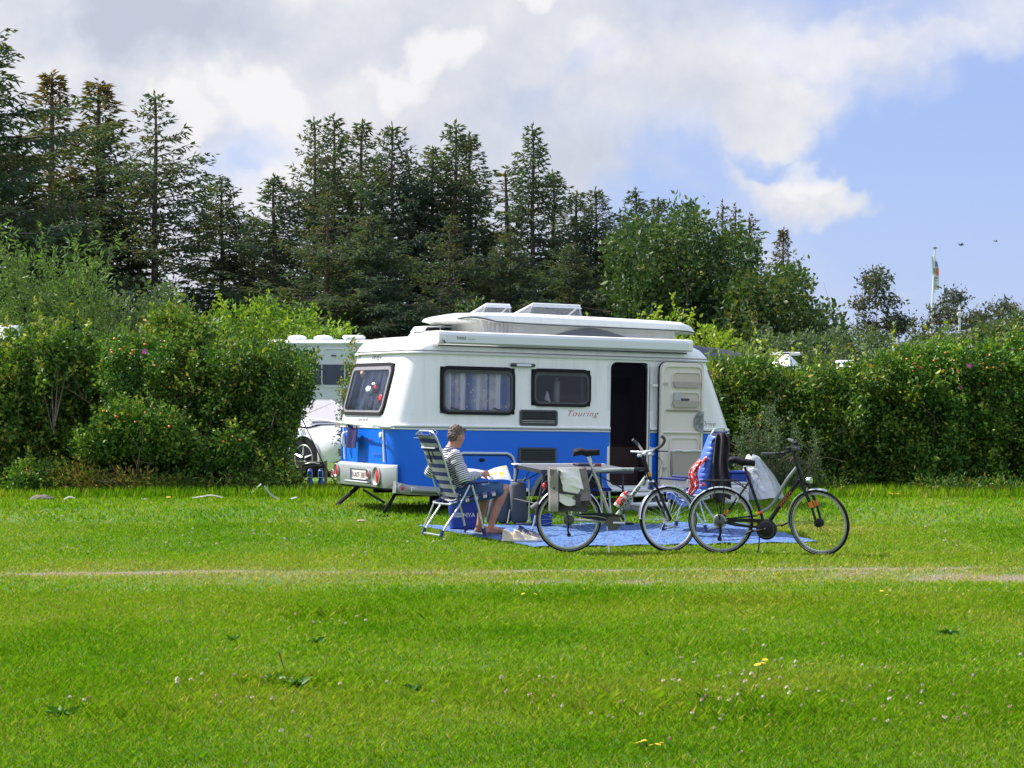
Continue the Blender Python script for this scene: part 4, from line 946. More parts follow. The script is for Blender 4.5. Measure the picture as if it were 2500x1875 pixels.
MB().box((.265, -.075, 1.575), (.10, .02, .11)).build('leaflet', mat('paper_grey', (.45, .45, .50), .8), dl); MB().box((.38, -.075, 1.535), (.13, .02, .03)).build('folded_map', greyp, dl)
MB().box((.35, -.082, 1.385), (.50, .015, .022), bev=.004).build('towel_rail', mat('rail_olive', (.30, .28, .20), .4, metal=.5), dl)
MB().box((.33, -.085, 1.09), (.59, .025, .035), bev=.01).build('sill_step', beige, dl)
s_ = MB(); s_.ringp(rrect(.155, .60, .47, 1.02, .05), rrect(.17, .585, .485, 1.005, .045), .036, .055, DFR); s_.build('bin_recess', beige, lf)
MB().prism([(.19, .50), (.21, .485), (.54, .485), (.56, .50), (.590, .83), (.165, .83)], .04, .12, DFR).build('waste_bin', beige2, dl)
MB().tube(bez([(.16, -.16, .835), (.25, -.165, .85), (.36, -.16, .835), (.47, -.165, .85), (.6, -.16, .84)], 12), .013, 6).build('bin_liner', trim, dl)
MB().prism([(.66+.135*cos(a), 1.235+.145*sin(a)) for a in np.linspace(pi/2, 3*pi/2, 15)], .04, .075, DFR).build('folding_table', mat('worktop_grey', (.38, .41, .42), .5, col2=(.13, .14, .15), vs=11), dl)
for zz in (1.74, .60): MB().ringp(rrect(.04, .11, zz-.018, zz+.018, .01), rrect(.05, .10, zz-.010, zz+.010, .006), .055, .066, DFR).build('hinge_pocket', beige2, dl)
MB().box((-.045, -.03, 1.72), (.11, .02, .03)).build('door_stay', alu, dl)
# service hatch, lock
hp = [(x, z) for x, z in [(1.72, .345), (1.72, .66), (1.70, .72), (1.66, .765), (1.60, .785), (.98, .785), (.92, .765), (.885, .72), (.87, .66), (.87, .345)]]
MB().tube([SF(x, z, .010) for x, z in hp], .015, 6).build('hatch_moulding', trim, car); MB().tube([SF(x*.985+.02, z-.028, .006) for x, z in hp], .005, 5).build('hatch_seal', rubber, car)
MB().ell(SF(1.25, .695, .008), (.042, .012, .024)).build('hatch_lock', blackp, car)
wh = mat('white_marker', (.75, .80, .92), .5)
hr = [(.5+.055*(16*sin(a)**3)/16, 1.035+.05*(13*cos(a)-5*cos(2*a)-2*cos(3*a)-cos(4*a))/16) for a in np.linspace(0, 2*pi, 22)[:-1]]
mb = MB(); mb.tube([SF(a+.05, b_, .004) for a, b_ in hr], .0055, 5, closed=True); mb.tube([SF(a, b_, .004) for a, b_ in ((.30, 1.02), (.34, 1.05), (.38, 1.045), (.40, 1.02))], .0055, 5)
mb.tube([SF(.28, .972, .004), SF(.58, .972, .004)], .0055, 5); mb.tube([SF(.45, .972, .004), SF(.45, .935, .004)], .0055, 5); mb.tube([SF(.59, .975, .004), SF(.60, .96, .004)], .0055, 5); mb.tube([SF(.615, .94, .004), SF(.62, .93, .004)], .0055, 5)
mb.build('heart_drawing', wh, car)
# wheel arch, wheel
AC, AZ, AR = 2.52, .13, .50
arcp = lambda r, n=16: [(AC+r*1.08*cos(a), AZ+r*sin(a)) for a in np.linspace(.20, pi-.20, n)]
mb = MB(); o_, i_ = arcp(.54), arcp(.49); mb.ringp(o_+[(AC-.55, .23), (AC+.55, .23)][::1], i_+[(AC-.5, .23), (AC+.5, .23)], -.01, .03, SF); mb.build('wheel_arch', mat('arch_grey', (.20, .215, .225), .5), car)
MB().prism(arcp(.50)+[(AC-.5, .23), (AC+.5, .23)], -.0, .008, SF).build('arch_liner', rubber, car)
wl = MB().lathe([(.19, -.09), (.27, -.095), (.315, -.07), (.325, 0), (.315, .07), (.27, .095), (.19, .09)], (AC, .06, .16), 'y', 28).build('wheel', rubber, car)
MB().lathe([(0, -.02), (.05, -.03), (.12, .0), (.17, -.03), (.20, -.07)], (AC, .0, .16), 'y', 20).build('rim', silver, wl)
wl2 = link('wheel', wl.data, car); wl2.location = (0, 1.93, 0)
# rear: bumper with lamps and plate
bz0, bz1 = .315, .625
def bump(y0, y1, z0, z1, nm):
    pr = [(0, z1), (-.04, z1-.012), (-.065, z1-.05), (-.065, z0+.10), (-.04, z0+.01), (0, z0)]
    mb = MB(); ysx = np.linspace(y0, y1, 13); rows = []
    for y in ysx:
        e = min(1, (y-y0)/.12, (y1-y)/.12); e = max(0, e)**.5; rows.append(mb.addv([(x*(.25+.75*e)+.06*(1-e), y, z) for x, z in pr]))
    for a, b_ in zip(rows, rows[1:]):
        for k in range(5): mb.addf((a+k, a+k+1, b_+k+1, b_+k))
    mb.addf([rows[0]+k for k in range(6)]); mb.addf([rows[-1]+k for k in range(6)][::-1]); return mb.build(nm, silver, car, smooth=40)
bp_ = bump(-.02, 1.97, bz0, bz1, 'rear_bumper')
BX = -.066
def lampo(y, z, r, par):
    o = MB().lathe([(r*1.12, 0), (r*1.12, .02), (r, .025), (r*.86, .004), (0, .002)], (0, 0, 0), 'x', 24).build('lamp_housing', mat('lamp_bezel', (.34, .35, .36), .45, metal=.3), par)
    o.location = (BX-.0, y, z); o.rotation_euler = (0, 0, pi); 
    l_ = MB(); l_.lathe([(0, .03), (r*.6, .027), (r*.93, .012)], (0, 0, 0), 'x', 20); q = l_.build('red_lens', redl, o); q.scale = (1, .52, 1); q.location = (.002, r*.40, 0); return o
lampo(.36, .47, .115, bp_); lampo(1.78, .50, .085, bp_); lampo(.645, .485, .06, bp_); lampo(1.90, .455, .05, bp_)
MB().prism([(.98-.30, .395), (.98-.30, .545), (.98+.32, .545), (.98+.32, .395)], .0, .004, lambda a, b_, h: (BX-h, a, b_)).build('plate_recess', greyp, bp_)
pl = MB().prism([(.72, .41), (.72, .525), (1.24, .525), (1.24, .41)], .006, .012, lambda a, b_, h: (BX-h, a, b_)).build('number_plate', mat('plate_white', (.72, .72, .68), .4), bp_)
RT = lambda y0, z0, hh=0: (lambda a, b_, h: (BX-.0125-h, y0-a, z0+b_))
text('plate_text', '0-AKF-388', mat('plate_red', (.16, .03, .05), .5), pl, RT(1.195, .43), .075, .44)
MB().prism([(1.205, .412), (1.205, .523), (1.238, .523), (1.238, .412)], .0125, .0135, lambda a, b_, h: (BX-h, a, b_)).build('plate_band', mat('plate_blue', (.02, .06, .35), .5), pl)
MB().box((BX-.03, .98, .375), (.05, .8, .03), bev=.01).build('bumper_step', silver, bp_)
# side skirt at the rear corner, with marker lamp and lamp pod
sk = MB(); st = [(.02, .425, .27), (.2, .375, .25), (.5, .355, .235), (.8, .335, .245), (1.0, .325, .26)]
rows = [sk.addv([(x, .02, zt), (x, -.05, zt-.008), (x, -.075, (zt+zb_)/2), (x, -.05, zb_), (x, .05, zb_-.005)]) for x, zt, zb_ in st]
for a, b_ in zip(rows, rows[1:]):
    for k in range(4): sk.addf((a+k, a+k+1, b_+k+1, b_+k))
sk.addf([rows[0]+k for k in range(5)]); sk.addf([rows[-1]+k for k in range(5)][::-1]); ss = sk.build('side_skirt', silver, car, smooth=45)
MB().lathe([(.055, 0), (.055, .02), (.04, .022), (0, .018)], (.09, -.075, .33), 'y', 18, R=Matrix.Rotation(pi, 3, 'Z')).build('marker_bezel', mat('lamp_bezel', (0, 0, 0)), ss); MB().ell((.10, -.09, .33), (.028, .012, .034)).build('marker_lens', redl, ss)
MB().tube([(.22, -.085, .315), (.5, -.088, .30), (.9, -.07, .29)], [.036, .034, .015], 10).build('skirt_pod', silver, ss)
# rear hatch lines, handle, lock, lettering
for (ya_, yb_, r_) in ((1.72, 1.66, .012), (.335, .275, .013)): MB().tube([RF(ya_, 1.085, .008), RF(yb_, .655, .008)], r_, 6).build('hatch_strip', trim, car)
MB().lathe([(.035, 0), (.035, .018), (.022, .022), (0, .02)], (-.0, .41, 1.00), 'x', 16, R=Matrix.Rotation(pi, 3, 'Z')).build('hatch_lock', trim, car)
MB().tube(bez([(-.01, 1.55, 1.02), (-.075, 1.56, 1.0), (-.085, 1.56, .92), (-.075, 1.56, .84), (-.01, 1.55, .82)], 12), .018, 8, flat=.7).build('grab_handle', white, car)
RL = lambda y0, z0: (lambda a, b_, h: RF(y0-a, z0+b_, h+.001))
text('lettering', 'ERIBA', greytxt, car, RL(1.33, 1.972), .062, .33, shear=.25)['label'] = 'grey brand lettering above the rear window'
text('lettering', 'CARAVANE', greytxt, car, RL(1.33, 1.165), .045, .42, shear=.25)['label'] = 'small grey lettering under the rear window'
text('lettering', 'touring', mat('dull_red', (.16, .05, .20), .5), car, lambda a, b_, h: RF(1.02-a, .90+b_, h+.002), .05, .34, shear=.4); text('lettering', 'triton', mat('dull_blue', (.10, .16, .36), .5), car, lambda a, b_, h: RF(.68-a, .735+b_, h+.002), .04, .26, shear=.4)
MB().prism([(.91, 2.125), (.88, 2.175), (1.30, 2.175), (1.27, 2.125)], .0, .012, lambda a, b_, h: (.285+.55*(b_-2.125)-h, a, b_)).build('brake_light_housing', trim, car); MB().box((.285, 1.09, 2.142), (.03, .30, .028)).build('brake_light', redl, car)
# washing line bracket across the rear with pegs
cl_ = MB().tube([(-.12, 2.02, 1.16), (-.14, .35, 1.105)], .012, 6); cl_.tube([(0, .35, 1.11), (-.14, .35, 1.105)], .012, 6); cl_.tube([(0, 1.95, 1.14), (-.12, 2.02, 1.16)], .012, 6); cl_.tube([(-.12, 2.02, 1.16), (-.20, 2.62, 1.19)], .010, 6); cl_.build('drying_rail', trim, car)
MB().box((-.02, .22, 1.115), (.05, .46, .045), bev=.015).build('rail_end', trim, car)
# jacks
jk = MB(); jk.tube([(.18, .22, .32), (-.10, .02, .02)], .032, 6, flat=.6); jk.tube([(-.30, .24, .30), (-.06, .10, .14)], .016, 6); jk.box((-.12, .0, -.02), (.16, .10, .03)); jk.build('corner_jack', blackp, car)
jk = MB(); jk.tube([(.3, 1.85, .3), (.0, 1.95, .02)], .03, 6, flat=.6); jk.build('corner_jack', blackp, car); jk = MB(); jk.tube([(4.8, .25, .3), (5.05, .2, .08)], .03, 6, flat=.6); jk.build('corner_jack', blackp, car)
MB().box((1.25, .6, .16), (.75, .5, .2), bev=.03).build('spare_tank', rubber, car)
# drawbar
mb = MB(); mb.tube([(4.9, .35, .26), (6.3, 1.02, .30)], .035, 6); mb.tube([(4.9, 1.7, .26), (6.3, 1.02, .30)], .035, 6); mb.tube([(6.05, 1.0, .55), (6.05, 1.0, -.0)], .022, 8); mb.build('drawbar', blackp, car)
# front window glimpse
MB().tube([(LN-.395*.15, 1.0, 1.25), (LN-.395*.75, 1.0, 1.85)], .01).build('front_window_trim', rubber, car)
mb = MB(); q = rrect(.25, 1.8, 1.2, 1.9, .1); mb.prism(q, 0, .03, lambda a, b_, h: (LN-.395*(b_-1.097)+h, a, b_)); mb.build('front_window', rubber, car)
# awning cassette
aw = MB(); pr = [(.03, 2.19), (-.06, 2.185), (-.115, 2.205), (-.12, 2.30), (-.10, 2.335), (-.02, 2.35), (.07, 2.35)]
def cas(x0, x1, nm, m_, s=1.0):
    mb = MB(); A_ = mb.addv([(x0, .0+(y)*s, 2.27+(z-2.27)*s+.0) for y, z in pr]); B_ = mb.addv([(x1, y*s, 2.27+(z-2.27)*s) for y, z in pr]); n = len(pr)
    for k in range(n): mb.addf((A_+k, A_+(k+1) % n, B_+(k+1) % n, B_+k))
    mb.addf([A_+k for k in range(n)][::-1]); mb.addf([B_+k for k in range(n)]); return mb.build(nm, m_, car, smooth=25)
cs = cas(.655, 4.26, 'awning_case', mat('awning_white', (.74, .76, .78), .35, var=.02)); cas(.555, .655, 'awning_end_cap', white, 1.03).parent = cs; cas(4.26, 4.33, 'awning_end_cap', white, 1.03).parent = cs
MB().tube([(.60, -.14, 2.23), (.60, -.17, 2.22), (.615, -.17, 2.20), (.63, -.15, 2.20)], .012, 6).build('winch_eye', greyp, cs)
AWT = lambda x0, z0: (lambda a, b_, h: (x0+a, -.119-h, z0+b_))
text('lettering', 'THULE', blackp, cs, AWT(.80, 2.245), .034, .135, bold=.01); text('lettering', 'Omnistor', mat('pale_grey_print', (.45, .46, .48), .5), cs, AWT(.965, 2.243), .022, .105)
MB().box((2.45, .0, 2.165), (3.7, .03, .018)).build('awning_bracket', greyp, cs)
# low roof hatch at the back
mb = MB(); mb.prism([(.92, 2.31), (.96, 2.36), (1.0, 2.375), (1.62, 2.375), (1.66, 2.31)], .95, 1.75, lambda a, b_, h: (a, h, b_+.02)); mb.build('roof_step', white, car, smooth=40)
mb = MB(); mb.ringp([(.93, 2.33), (.99, 2.405), (1.6, 2.42), (1.6, 2.33)], [(.97, 2.34), (1.01, 2.39), (1.57, 2.40), (1.57, 2.34)], 1.30, 1.70, lambda a, b_, h: (a, h, b_+.06)); o = mb.build('rear_roof_light', trim, car, smooth=40); MB().box((1.28, 1.5, 2.43), (.60, .36, .045)).build('pane', clearac, o)
# raised roof: moulded lid over a canvas
top = [(1.06, 2.545), (1.10, 2.578), (1.18, 2.602), (1.32, 2.622), (1.6, 2.632), (2.1, 2.638), (3.2, 2.628), (4.17, 2.612), (4.40, 2.603), (4.56, 2.56), (4.68, 2.478)]
lip = [(1.06, 2.538), (1.12, 2.553), (1.24, 2.556), (1.36, 2.540), (1.52, 2.506), (1.8, 2.496), (2.1, 2.492), (3.2, 2.487), (4.3, 2.480), (4.5, 2.472), (4.68, 2.462)]
Y0, Y1 = .22, 1.83
lid = MB(); xs_ = sorted(set([p[0] for p in top]+[p[0] for p in lip]+[4.62, 1.08])); tz = lambda x: np.interp(x, *zip(*top)); lz = lambda x: np.interp(x, *zip(*lip))
rows = []
for x in xs_:
    e = min(1, (x-1.06+.02)/.35, (4.70-x)/.25)**.5; a, b_ = Y0+.28*(1-e), Y1-.28*(1-e); T, Lz = tz(x), lz(x)
    rows.append(lid.addv([(x, a+.05, Lz-.012), (x, a, Lz), (x, a-.004, Lz+(T-Lz)*.4), (x, a+.03, Lz+(T-Lz)*.8), (x, a+.12, T), (x, (a+b_)/2, T+.02), (x, b_-.12, T), (x, b_-.03, Lz+(T-Lz)*.8), (x, b_, Lz), (x, b_-.05, Lz-.012)]))
for a, b_ in zip(rows, rows[1:]):
    for k in range(10): lid.addf((a+k, a+(k+1) % 10, b_+(k+1) % 10, b_+k))
lid.addf([rows[0]+k for k in range(10)][::-1]); lid.addf([rows[-1]+k for k in range(10)])
ld = lid.build('pop_up_roof', white, car, smooth=50)
MB().tube([(x, Y0+.28*(1-min(1, (x-1.06+.02)/.35, (4.70-x)/.25)**.5)-.008, lz(x)) for x in xs_], .009, 5).build('roof_seam', greyp, ld)
MB().prism([(1.09, 2.53), (1.18, 2.50), (1.34, 2.49), (1.40, 2.54)], .45, 1.6, lambda a, b_, h: (a, h, b_)).build('roof_nose', white, ld, smooth=40)
cvm, t, b = nodemat('roof_canvas'); tcn = t.new('ShaderNodeTexCoord'); n = t.noise(tcn.outputs['Object'], 3.0, 4, .6); t.l.new(t.ramp(n.outputs[0], [(.3, C(.50, .49, .46)), (.7, C(.66, .65, .62))]), b.inputs['Base Color']); b.inputs['Roughness'].default_value = .8
cx0, cx1 = 1.36, 4.30
def cvf(u, v):
    x = cx0+(cx1-cx0)*u+.06*(1-v)*(1 if u < .02 else 0); zt = np.interp(x, *zip(*lip))-.01
    return (x, Y0+.10+.012*sin(u*60)*(1-v)+.02*exp_(u)*sin(u*300), 2.30+(zt-2.30)*v)
def exp_(u): return math.exp(-((u-.10)/.08)**2)
MB().grid(cvf, 160, 3).build('canvas', cvm, ld, smooth=60)
MB().grid(lambda u, v: (cx0+.06*(1-v), Y0+.1+(Y1-Y0-.2)*u, 2.30+.24*v), 20, 3).build('canvas', cvm, ld, smooth=60); MB().grid(lambda u, v: (cx1, Y0+.1+(Y1-Y0-.2)*u, 2.28+.20*v), 4, 2).build('canvas', cvm, ld)
MB().grid(lambda u, v: (2.30+1.35*u, Y0+.085, 2.33+.145*v*(1-abs(2*u-1)**1.5)), 12, 3).build('canvas_window', mat('mesh_window_grey', (.16, .17, .20), .7), ld)
MB().tube([(1.335, 1.15, 2.33), (1.325, 1.2, 2.43), (1.325, 1.12, 2.53)], .012, 5, flat=.5).build('canvas_strap', mat('strap_pale_blue', (.45, .55, .60), .7), ld)
# two open hatches on the lid
m, t, b = nodemat('hatch_acrylic'); t.n.remove(b); a = t.new('ShaderNodeBsdfTransparent'); a.inputs[0].default_value = C(.8, .82, .86); d = t.new('ShaderNodeBsdfDiffuse'); d.inputs[0].default_value = C(.30, .32, .35); g_ = t.new('ShaderNodeMixShader'); g_.inputs[0].default_value = .38; t.l.new(a.outputs[0], g_.inputs[1]); t.l.new(d.outputs[0], g_.inputs[2]); t.l.new(g_.outputs[0], m.node_tree.nodes['Material Output'].inputs['Surface']); hac = m
def hatch(x0, x1, y0, y1, z0, z1, sl, lab):
    o = bpy.data.objects.new('roof_hatch', None); COL.objects.link(o); o.parent = car; o['label'] = lab
    P = [(x0, y1, z0+.01), (x1, y1, z0+.01), (x1-sl, y0, z1), (x0+sl, y0, z1)]
    for a, b_ in ((0, 1), (1, 2), (2, 3), (3, 0)): MB().tube([P[a], P[b_]], .013, 6).build('frame', trim, o)
    n = MB(); A4 = [(x0, y0+.02, z0), (x1, y0+.02, z0), P[2], P[3]]; k = n.addv(A4); n.addf([k, k+1, k+2, k+3]); k = n.addv([(x0, y0+.02, z0), P[0], P[3]]); n.addf([k, k+1, k+2]); k = n.addv([(x1, y0+.02, z0), P[1], P[2]]); n.addf([k, k+1, k+2]); n.build('side_pane', hac, o)
    Q = [(x0+sl*.3, y0+.05, z0), (x1-sl*.3, y0+.05, z0)]
    n = MB(); k = n.addv(P); n.addf([k, k+1, k+2, k+3]); n.build('pane', hac, o)
    n = MB(); k = n.addv([P[3], P[2], (P[2][0]+.02, P[2][1]-.03, P[2][2]-.045), (P[3][0]-.02, P[3][1]-.03, P[3][2]-.045)]); n.addf([k, k+1, k+2, k+3]); n.build('rim', trim, o)
    for a, b_ in ((P[3], Q[0]), (P[2], Q[1])): MB().tube([a, b_], .010, 5).build('stay', alu, o)
hatch(1.58, 2.02, .75, 1.15, 2.64, 2.765, .05, 'smaller open roof hatch towards the rear'); hatch(2.16, 3.0, .55, 1.10, 2.63, 2.785, .07, 'larger open roof hatch'); 
# ------------------------------------------------------------------ blue rug on the grass
m, t, b = nodemat('rug_weave'); tcn = t.new('ShaderNodeTexCoord'); mp = t.new('ShaderNodeMapping'); mp.inputs['Scale'].default_value = (3.6, 1.9, 1); mp.inputs['Rotation'].default_value = (0, 0, -.15)
t.l.new(tcn.outputs['Object'], mp.inputs['Vector']); n = t.noise(mp.outputs[0], 2.6, 2, .5, .35); n2 = t.noise(mp.outputs[0], 4.2, 2, .5, .6); n3 = t.noise(tcn.outputs['Object'], 2.5, 5, .6)
l1 = t.smooth(t.math('ABSOLUTE', t.math('SUBTRACT', n.outputs[0], .5)), .034, .016); l2 = t.smooth(t.math('ABSOLUTE', t.math('SUBTRACT', n2.outputs[0], .52)), .026, .010)
c = t.mix(n3.outputs[0], C(.055, .13, .33), C(.095, .20, .42)); c = t.mix(t.math('MULTIPLY', t.math('MAXIMUM', l1, l2), .85), c, C(.012, .035, .16))
t.l.new(c, b.inputs['Base Color']); b.inputs['Roughness'].default_value = .75
def rugp(u, v):
    a = Vector((*RUG[0], 0)).lerp(Vector((*RUG[1], 0)), u); c_ = Vector((*RUG[3], 0)).lerp(Vector((*RUG[2], 0)), u); p = a.lerp(c_, v)
    ed = min(u, v, 1-u, 1-v); p += Vector((.015*sin(v*37+u*5), .02*sin(u*31+v*9), 0))*(1 if ed < .02 else 0)
    return (p.x, p.y, g1(p.x, p.y)+.020+.006*sin(u*23+v*11)*sin(v*17)+(.008*sin(u*40) if ed < .02 else 0))
rg = MB().grid(rugp, 70, 40, thick=(0, 0, -.008)).build('rug', m, None, smooth=60); tag(rg, 'blue streaky outdoor rug spread on the grass before the caravan', 'rug')
def rugz(x, y): return g1(x, y)+.022

# ------------------------------------------------------------------ striped folding chair
stripe, t, b = nodemat('striped_canvas'); a = t.new('ShaderNodeAttribute', attribute_name='sc'); tcn = t.new('ShaderNodeTexCoord')
k = t.math('FRACT', t.math('MULTIPLY', a.outputs['Fac'], 1/.104)); n = t.noise(tcn.outputs['Object'], 30, 3, .6)
c = t.mix(t.smooth(k, .49, .53), C(.34, .34, .36), C(.008, .016, .15)); c = t.mix(t.math('MULTIPLY', n.outputs[0], .06), c, C(.5, .5, .55)); t.l.new(c, b.inputs['Base Color']); b.inputs['Roughness'].default_value = .85
navy = mat('navy_plastic', (.012, .025, .15), .45); navyc = mat('navy_cloth', (.012, .022, .15), .85)
def chair_build(label, loc, rz, group):
    r = root('folding_chair', label, 'chair', loc, rz, group); T = .0115
    for s, nm in ((-1, 'near'), (1, 'far')):
        y = .26*s
        MB().tube(bez([(-.26, y, .015), (-.20, y, .12), (-.05, y, .33), (.09, y, .575)], 14), T, 8).build('leg', alu, r)
        MB().tube(bez([(.27, y, .015), (.24, y, .15), (.19, y, .34), (.115, y, .575)], 14), T, 8).build('leg', alu, r)
        MB().tube([(-.265, y, .0), (-.245, y, .07)], .021, 8).build('foot_cap', navy, r); MB().tube([(.275, y, .0), (.255, y, .08)], .023, 8).build('foot_cap', navy, r)
        MB().box((.15, y, .60), (.34, .05, .03), Matrix.Rotation(-.05, 3, 'Y'), bev=.012).build('armrest', navy, r)
        MB().tube([(-.12, y*.93, .37), (.20, y*.93, .43), (.45, y*.93, .49)], .016, 8).build('seat_rail', navy, r)
        mb = MB(); [mb.box((.06+.11*i, y*.93-.018*s*0, .405+.02*i), (.045, .038, .036), Matrix.Rotation(-.2, 3, 'Y')) for i in range(4)]; mb.build('strap', alu, r)
        MB().tube(bez([(-.02, y*.96, .46), (-.10, y*.96, .50), (-.2, y*.96, .80), (-.28, y*.96, 1.03), (-.335, y*.90, 1.155), (-.35, y*.6, 1.185)], 20), T, 8).build('back_tube', alu, r)
        MB().tube([(-.06, y, .36), (-.04, y, .50)], .02, 6, flat=.5).build('hinge_bracket', navy, r)
    for x in (-.26, .27): MB().tube([(x, -.26, .012), (x, .26, .012)], T, 8).build('base_bar', alu, r)
    MB().tube([(-.35, -.155, 1.185), (-.353, 0, 1.188), (-.35, .155, 1.185)], T, 8).build('top_bar', alu, r)
    MB().tube(bez([(.05, -.24, .40), (-.11, -.245, .375), (-.155, -.2, .36), (-.155, .2, .36), (-.11, .245, .375), (.05, .24, .40)], 24), .0115, 8).build('rear_bar', alu, r)
    MB().tube([(-.155, .2, .36), (-.25, .25, .1)], .010, 8).build('stay', alu, r)
    bk = lambda u, v: (-.02+(-.305)*v+.035*sin(pi*u)*-1*(.6), -.235+.47*u+.0, .44+.66*v)
    MB().grid(bk, 12, 22, thick=(-.012, 0, -.004), sc=lambda u, v: v*.727).build('back_rest', stripe, r, smooth=60)
    MB().grid(lambda u, v: (-.06+.52*v, -.225+.45*u, .425+.085*v-.03*sin(pi*u)), 10, 14, thick=(0, 0, -.012), sc=lambda u, v: v*.5).build('seat', stripe, r, smooth=60)
    hp_ = MB(); hp_.grid(lambda u, v: (-.270-.075*v+.045*sin(pi*v), -.20+.40*u, 1.0+.15*v), 12, 8, thick=(-.05, 0, -.01), sc=lambda u, v: .03+v*.135); hp_.build('head_pillow', stripe, r, smooth=60)
    mb = MB(); mb.box((-.275, -.06, .93), (.012, .03, .14), Matrix.Rotation(-.4, 3, 'Y')); mb.box((-.265, .06, .90), (.012, .03, .17), Matrix.Rotation(-.4, 3, 'Y')@Matrix.Rotation(.35, 3, 'X')); mb.build('pillow_strap', blackp, r)
    return r
CHY = 23.4; CHX = (1107-CX)/F*CHY; CHA = radians(25); CHZ = rugz(CHX, CHY)+.008
ch1 = chair_build('striped folding chair that the reading man sits in', (CHX, CHY, CHZ), CHA, 'striped folding chairs on the rug')
def CL(x, y, z): return Vector((CHX+x*cos(CHA)-y*sin(CHA), CHY+x*sin(CHA)+y*cos(CHA), CHZ+z))
c2 = copytree(ch1); X2 = (1708-CX)/F*24.1; c2.location = (X2-.10, 24.1, rugz(X2, 24.1)); c2.rotation_euler = (0, 0, radians(158)); c2['label'] = 'folding chair at the right end of the rug with jackets over its back'

# ------------------------------------------------------------------ bodies: closed pieces merged into one skin
def skin(name, caps, ells, vox, m, parent, smooth_it=3, extra=None, fn=None, disp=None):
    mb = MB()
    for p0, p1, r0, r1 in caps:
        p0, p1 = Vector(p0), Vector(p1); mb.tube([p0, p1], [r0, r1], 14); mb.ell(p0, (r0,)*3, 14, 9); mb.ell(p1, (r1,)*3, 14, 9)
    for e in ells: mb.ell(e[0], e[1], 18, 12, e[2] if len(e) > 2 else None)
    if extra: extra(mb)
    me = bpy.data.meshes.new(name); me.from_pydata(mb.v, [], mb.f)
    bb = bmesh.new(); bb.from_mesh(me); bmesh.ops.remove_doubles(bb, verts=bb.verts, dist=1e-5); bmesh.ops.recalc_face_normals(bb, faces=bb.faces); bb.to_mesh(me); bb.free()
    o = bpy.data.objects.new(name, me); COL.objects.link(o)
    rm = o.modifiers.new('r', 'REMESH'); rm.mode = 'VOXEL'; rm.voxel_size = vox; rm.use_smooth_shade = True
    if smooth_it: sm = o.modifiers.new('s', 'SMOOTH'); sm.iterations = smooth_it; sm.factor = .6
    dg = bpy.context.evaluated_depsgraph_get(); me2 = bpy.data.meshes.new_from_object(o.evaluated_get(dg)); bpy.data.objects.remove(o); bpy.data.meshes.remove(me)
    if fn: fn(me2)
    me2.polygons.foreach_set('use_smooth', np.ones(len(me2.polygons), dtype=bool)); me2.name = name
    me2.materials.clear(); return link(name, me2, parent, [m])
def seg_coord(me, segs, name='sc'):
    """stripe coordinate: metres along the nearest limb or the spine"""
    co = np.empty(len(me.vertices)*3, dtype=np.float32); me.vertices.foreach_get('co', co); co = co.reshape(-1, 3)
    best = np.full(len(co), 1e9); val = np.zeros(len(co))
    for p0, p1, r, base in segs:
        p0, p1 = np.array(p0), np.array(p1); d = p1-p0; L = np.linalg.norm(d); tt = (co-p0)@d/L**2; tc_ = np.clip(tt, 0, 1)
        dist = np.linalg.norm(co-(p0+tc_[:, None]*d), axis=1)-r; k = dist < best; best[k] = dist[k]; val[k] = base+tt[k]*L
    at_ = me.attributes.new(name, 'FLOAT', 'POINT'); at_.data.foreach_set('value', val.astype(np.float32))
def wrinkle(me, amp, f, seed=0):
    co = np.empty(len(me.vertices)*3, dtype=np.float32); me.vertices.foreach_get('co', co); co = co.reshape(-1, 3); no = np.array([v.normal for v in me.vertices])
    q = np.sin(co[:, 0]*f+seed)*np.cos(co[:, 2]*f*1.3+co[:, 1]*f*.7)+.5*np.sin(co[:, 2]*f*2.1-co[:, 0]*f*1.1+1)
    co += no*(q*amp)[:, None]; me.vertices.foreach_set('co', co.astype(np.float32).ravel()); me.update()
skinm, t, b = nodemat('skin_tanned'); tcn = t.new('ShaderNodeTexCoord'); n = t.noise(tcn.outputs['Object'], 14, 4, .6)
t.l.new(t.ramp(n.outputs[0], [(.3, C(.40, .175, .105)), (.7, C(.52, .255, .165))]), b.inputs['Base Color']); b.inputs['Roughness'].default_value = .5; b.inputs['Subsurface Weight'].default_value = .08; b.inputs['Subsurface Scale'].default_value = .02
shirtm, t, b = nodemat('breton_stripes'); a = t.new('ShaderNodeAttribute', attribute_name='sc'); k = t.math('FRACT', t.math('MULTIPLY', a.outputs['Fac'], 1/.0235))
c = t.mix(t.smooth(t.math('ABSOLUTE', t.math('SUBTRACT', k, .5)), .22, .28), C(.78, .78, .80), C(.018, .022, .06)); t.l.new(c, b.inputs['Base Color']); b.inputs['Roughness'].default_value = .85
denim = mat('denim_shorts', (.045, .105, .215), .9, var=.3, vs=25, bump=.4, bs=90)
hairm, t, b = nodemat('hair_grey_brown'); tcn = t.new('ShaderNodeTexCoord'); mp = t.new('ShaderNodeMapping'); mp.inputs['Scale'].default_value = (1, 1, .35); t.l.new(tcn.outputs['Object'], mp.inputs['Vector']); n = t.noise(mp.outputs[0], 70, 4, .7)
t.l.new(t.ramp(n.outputs[0], [(.3, C(.035, .024, .018)), (.5, C(.11, .076, .056)), (.7, C(.24, .185, .145))]), b.inputs['Base Color']); b.inputs['Roughness'].default_value = .7
man = root('person', 'man in a striped shirt and denim shorts sitting and reading a magazine', 'person', (CHX, CHY, CHZ), CHA)
HD = Vector((.035, .0, 1.120)); HRt = Matrix.Rotation(radians(-22), 3, 'Z').inverted() @ Matrix.Rotation(radians(20), 3, 'Y')
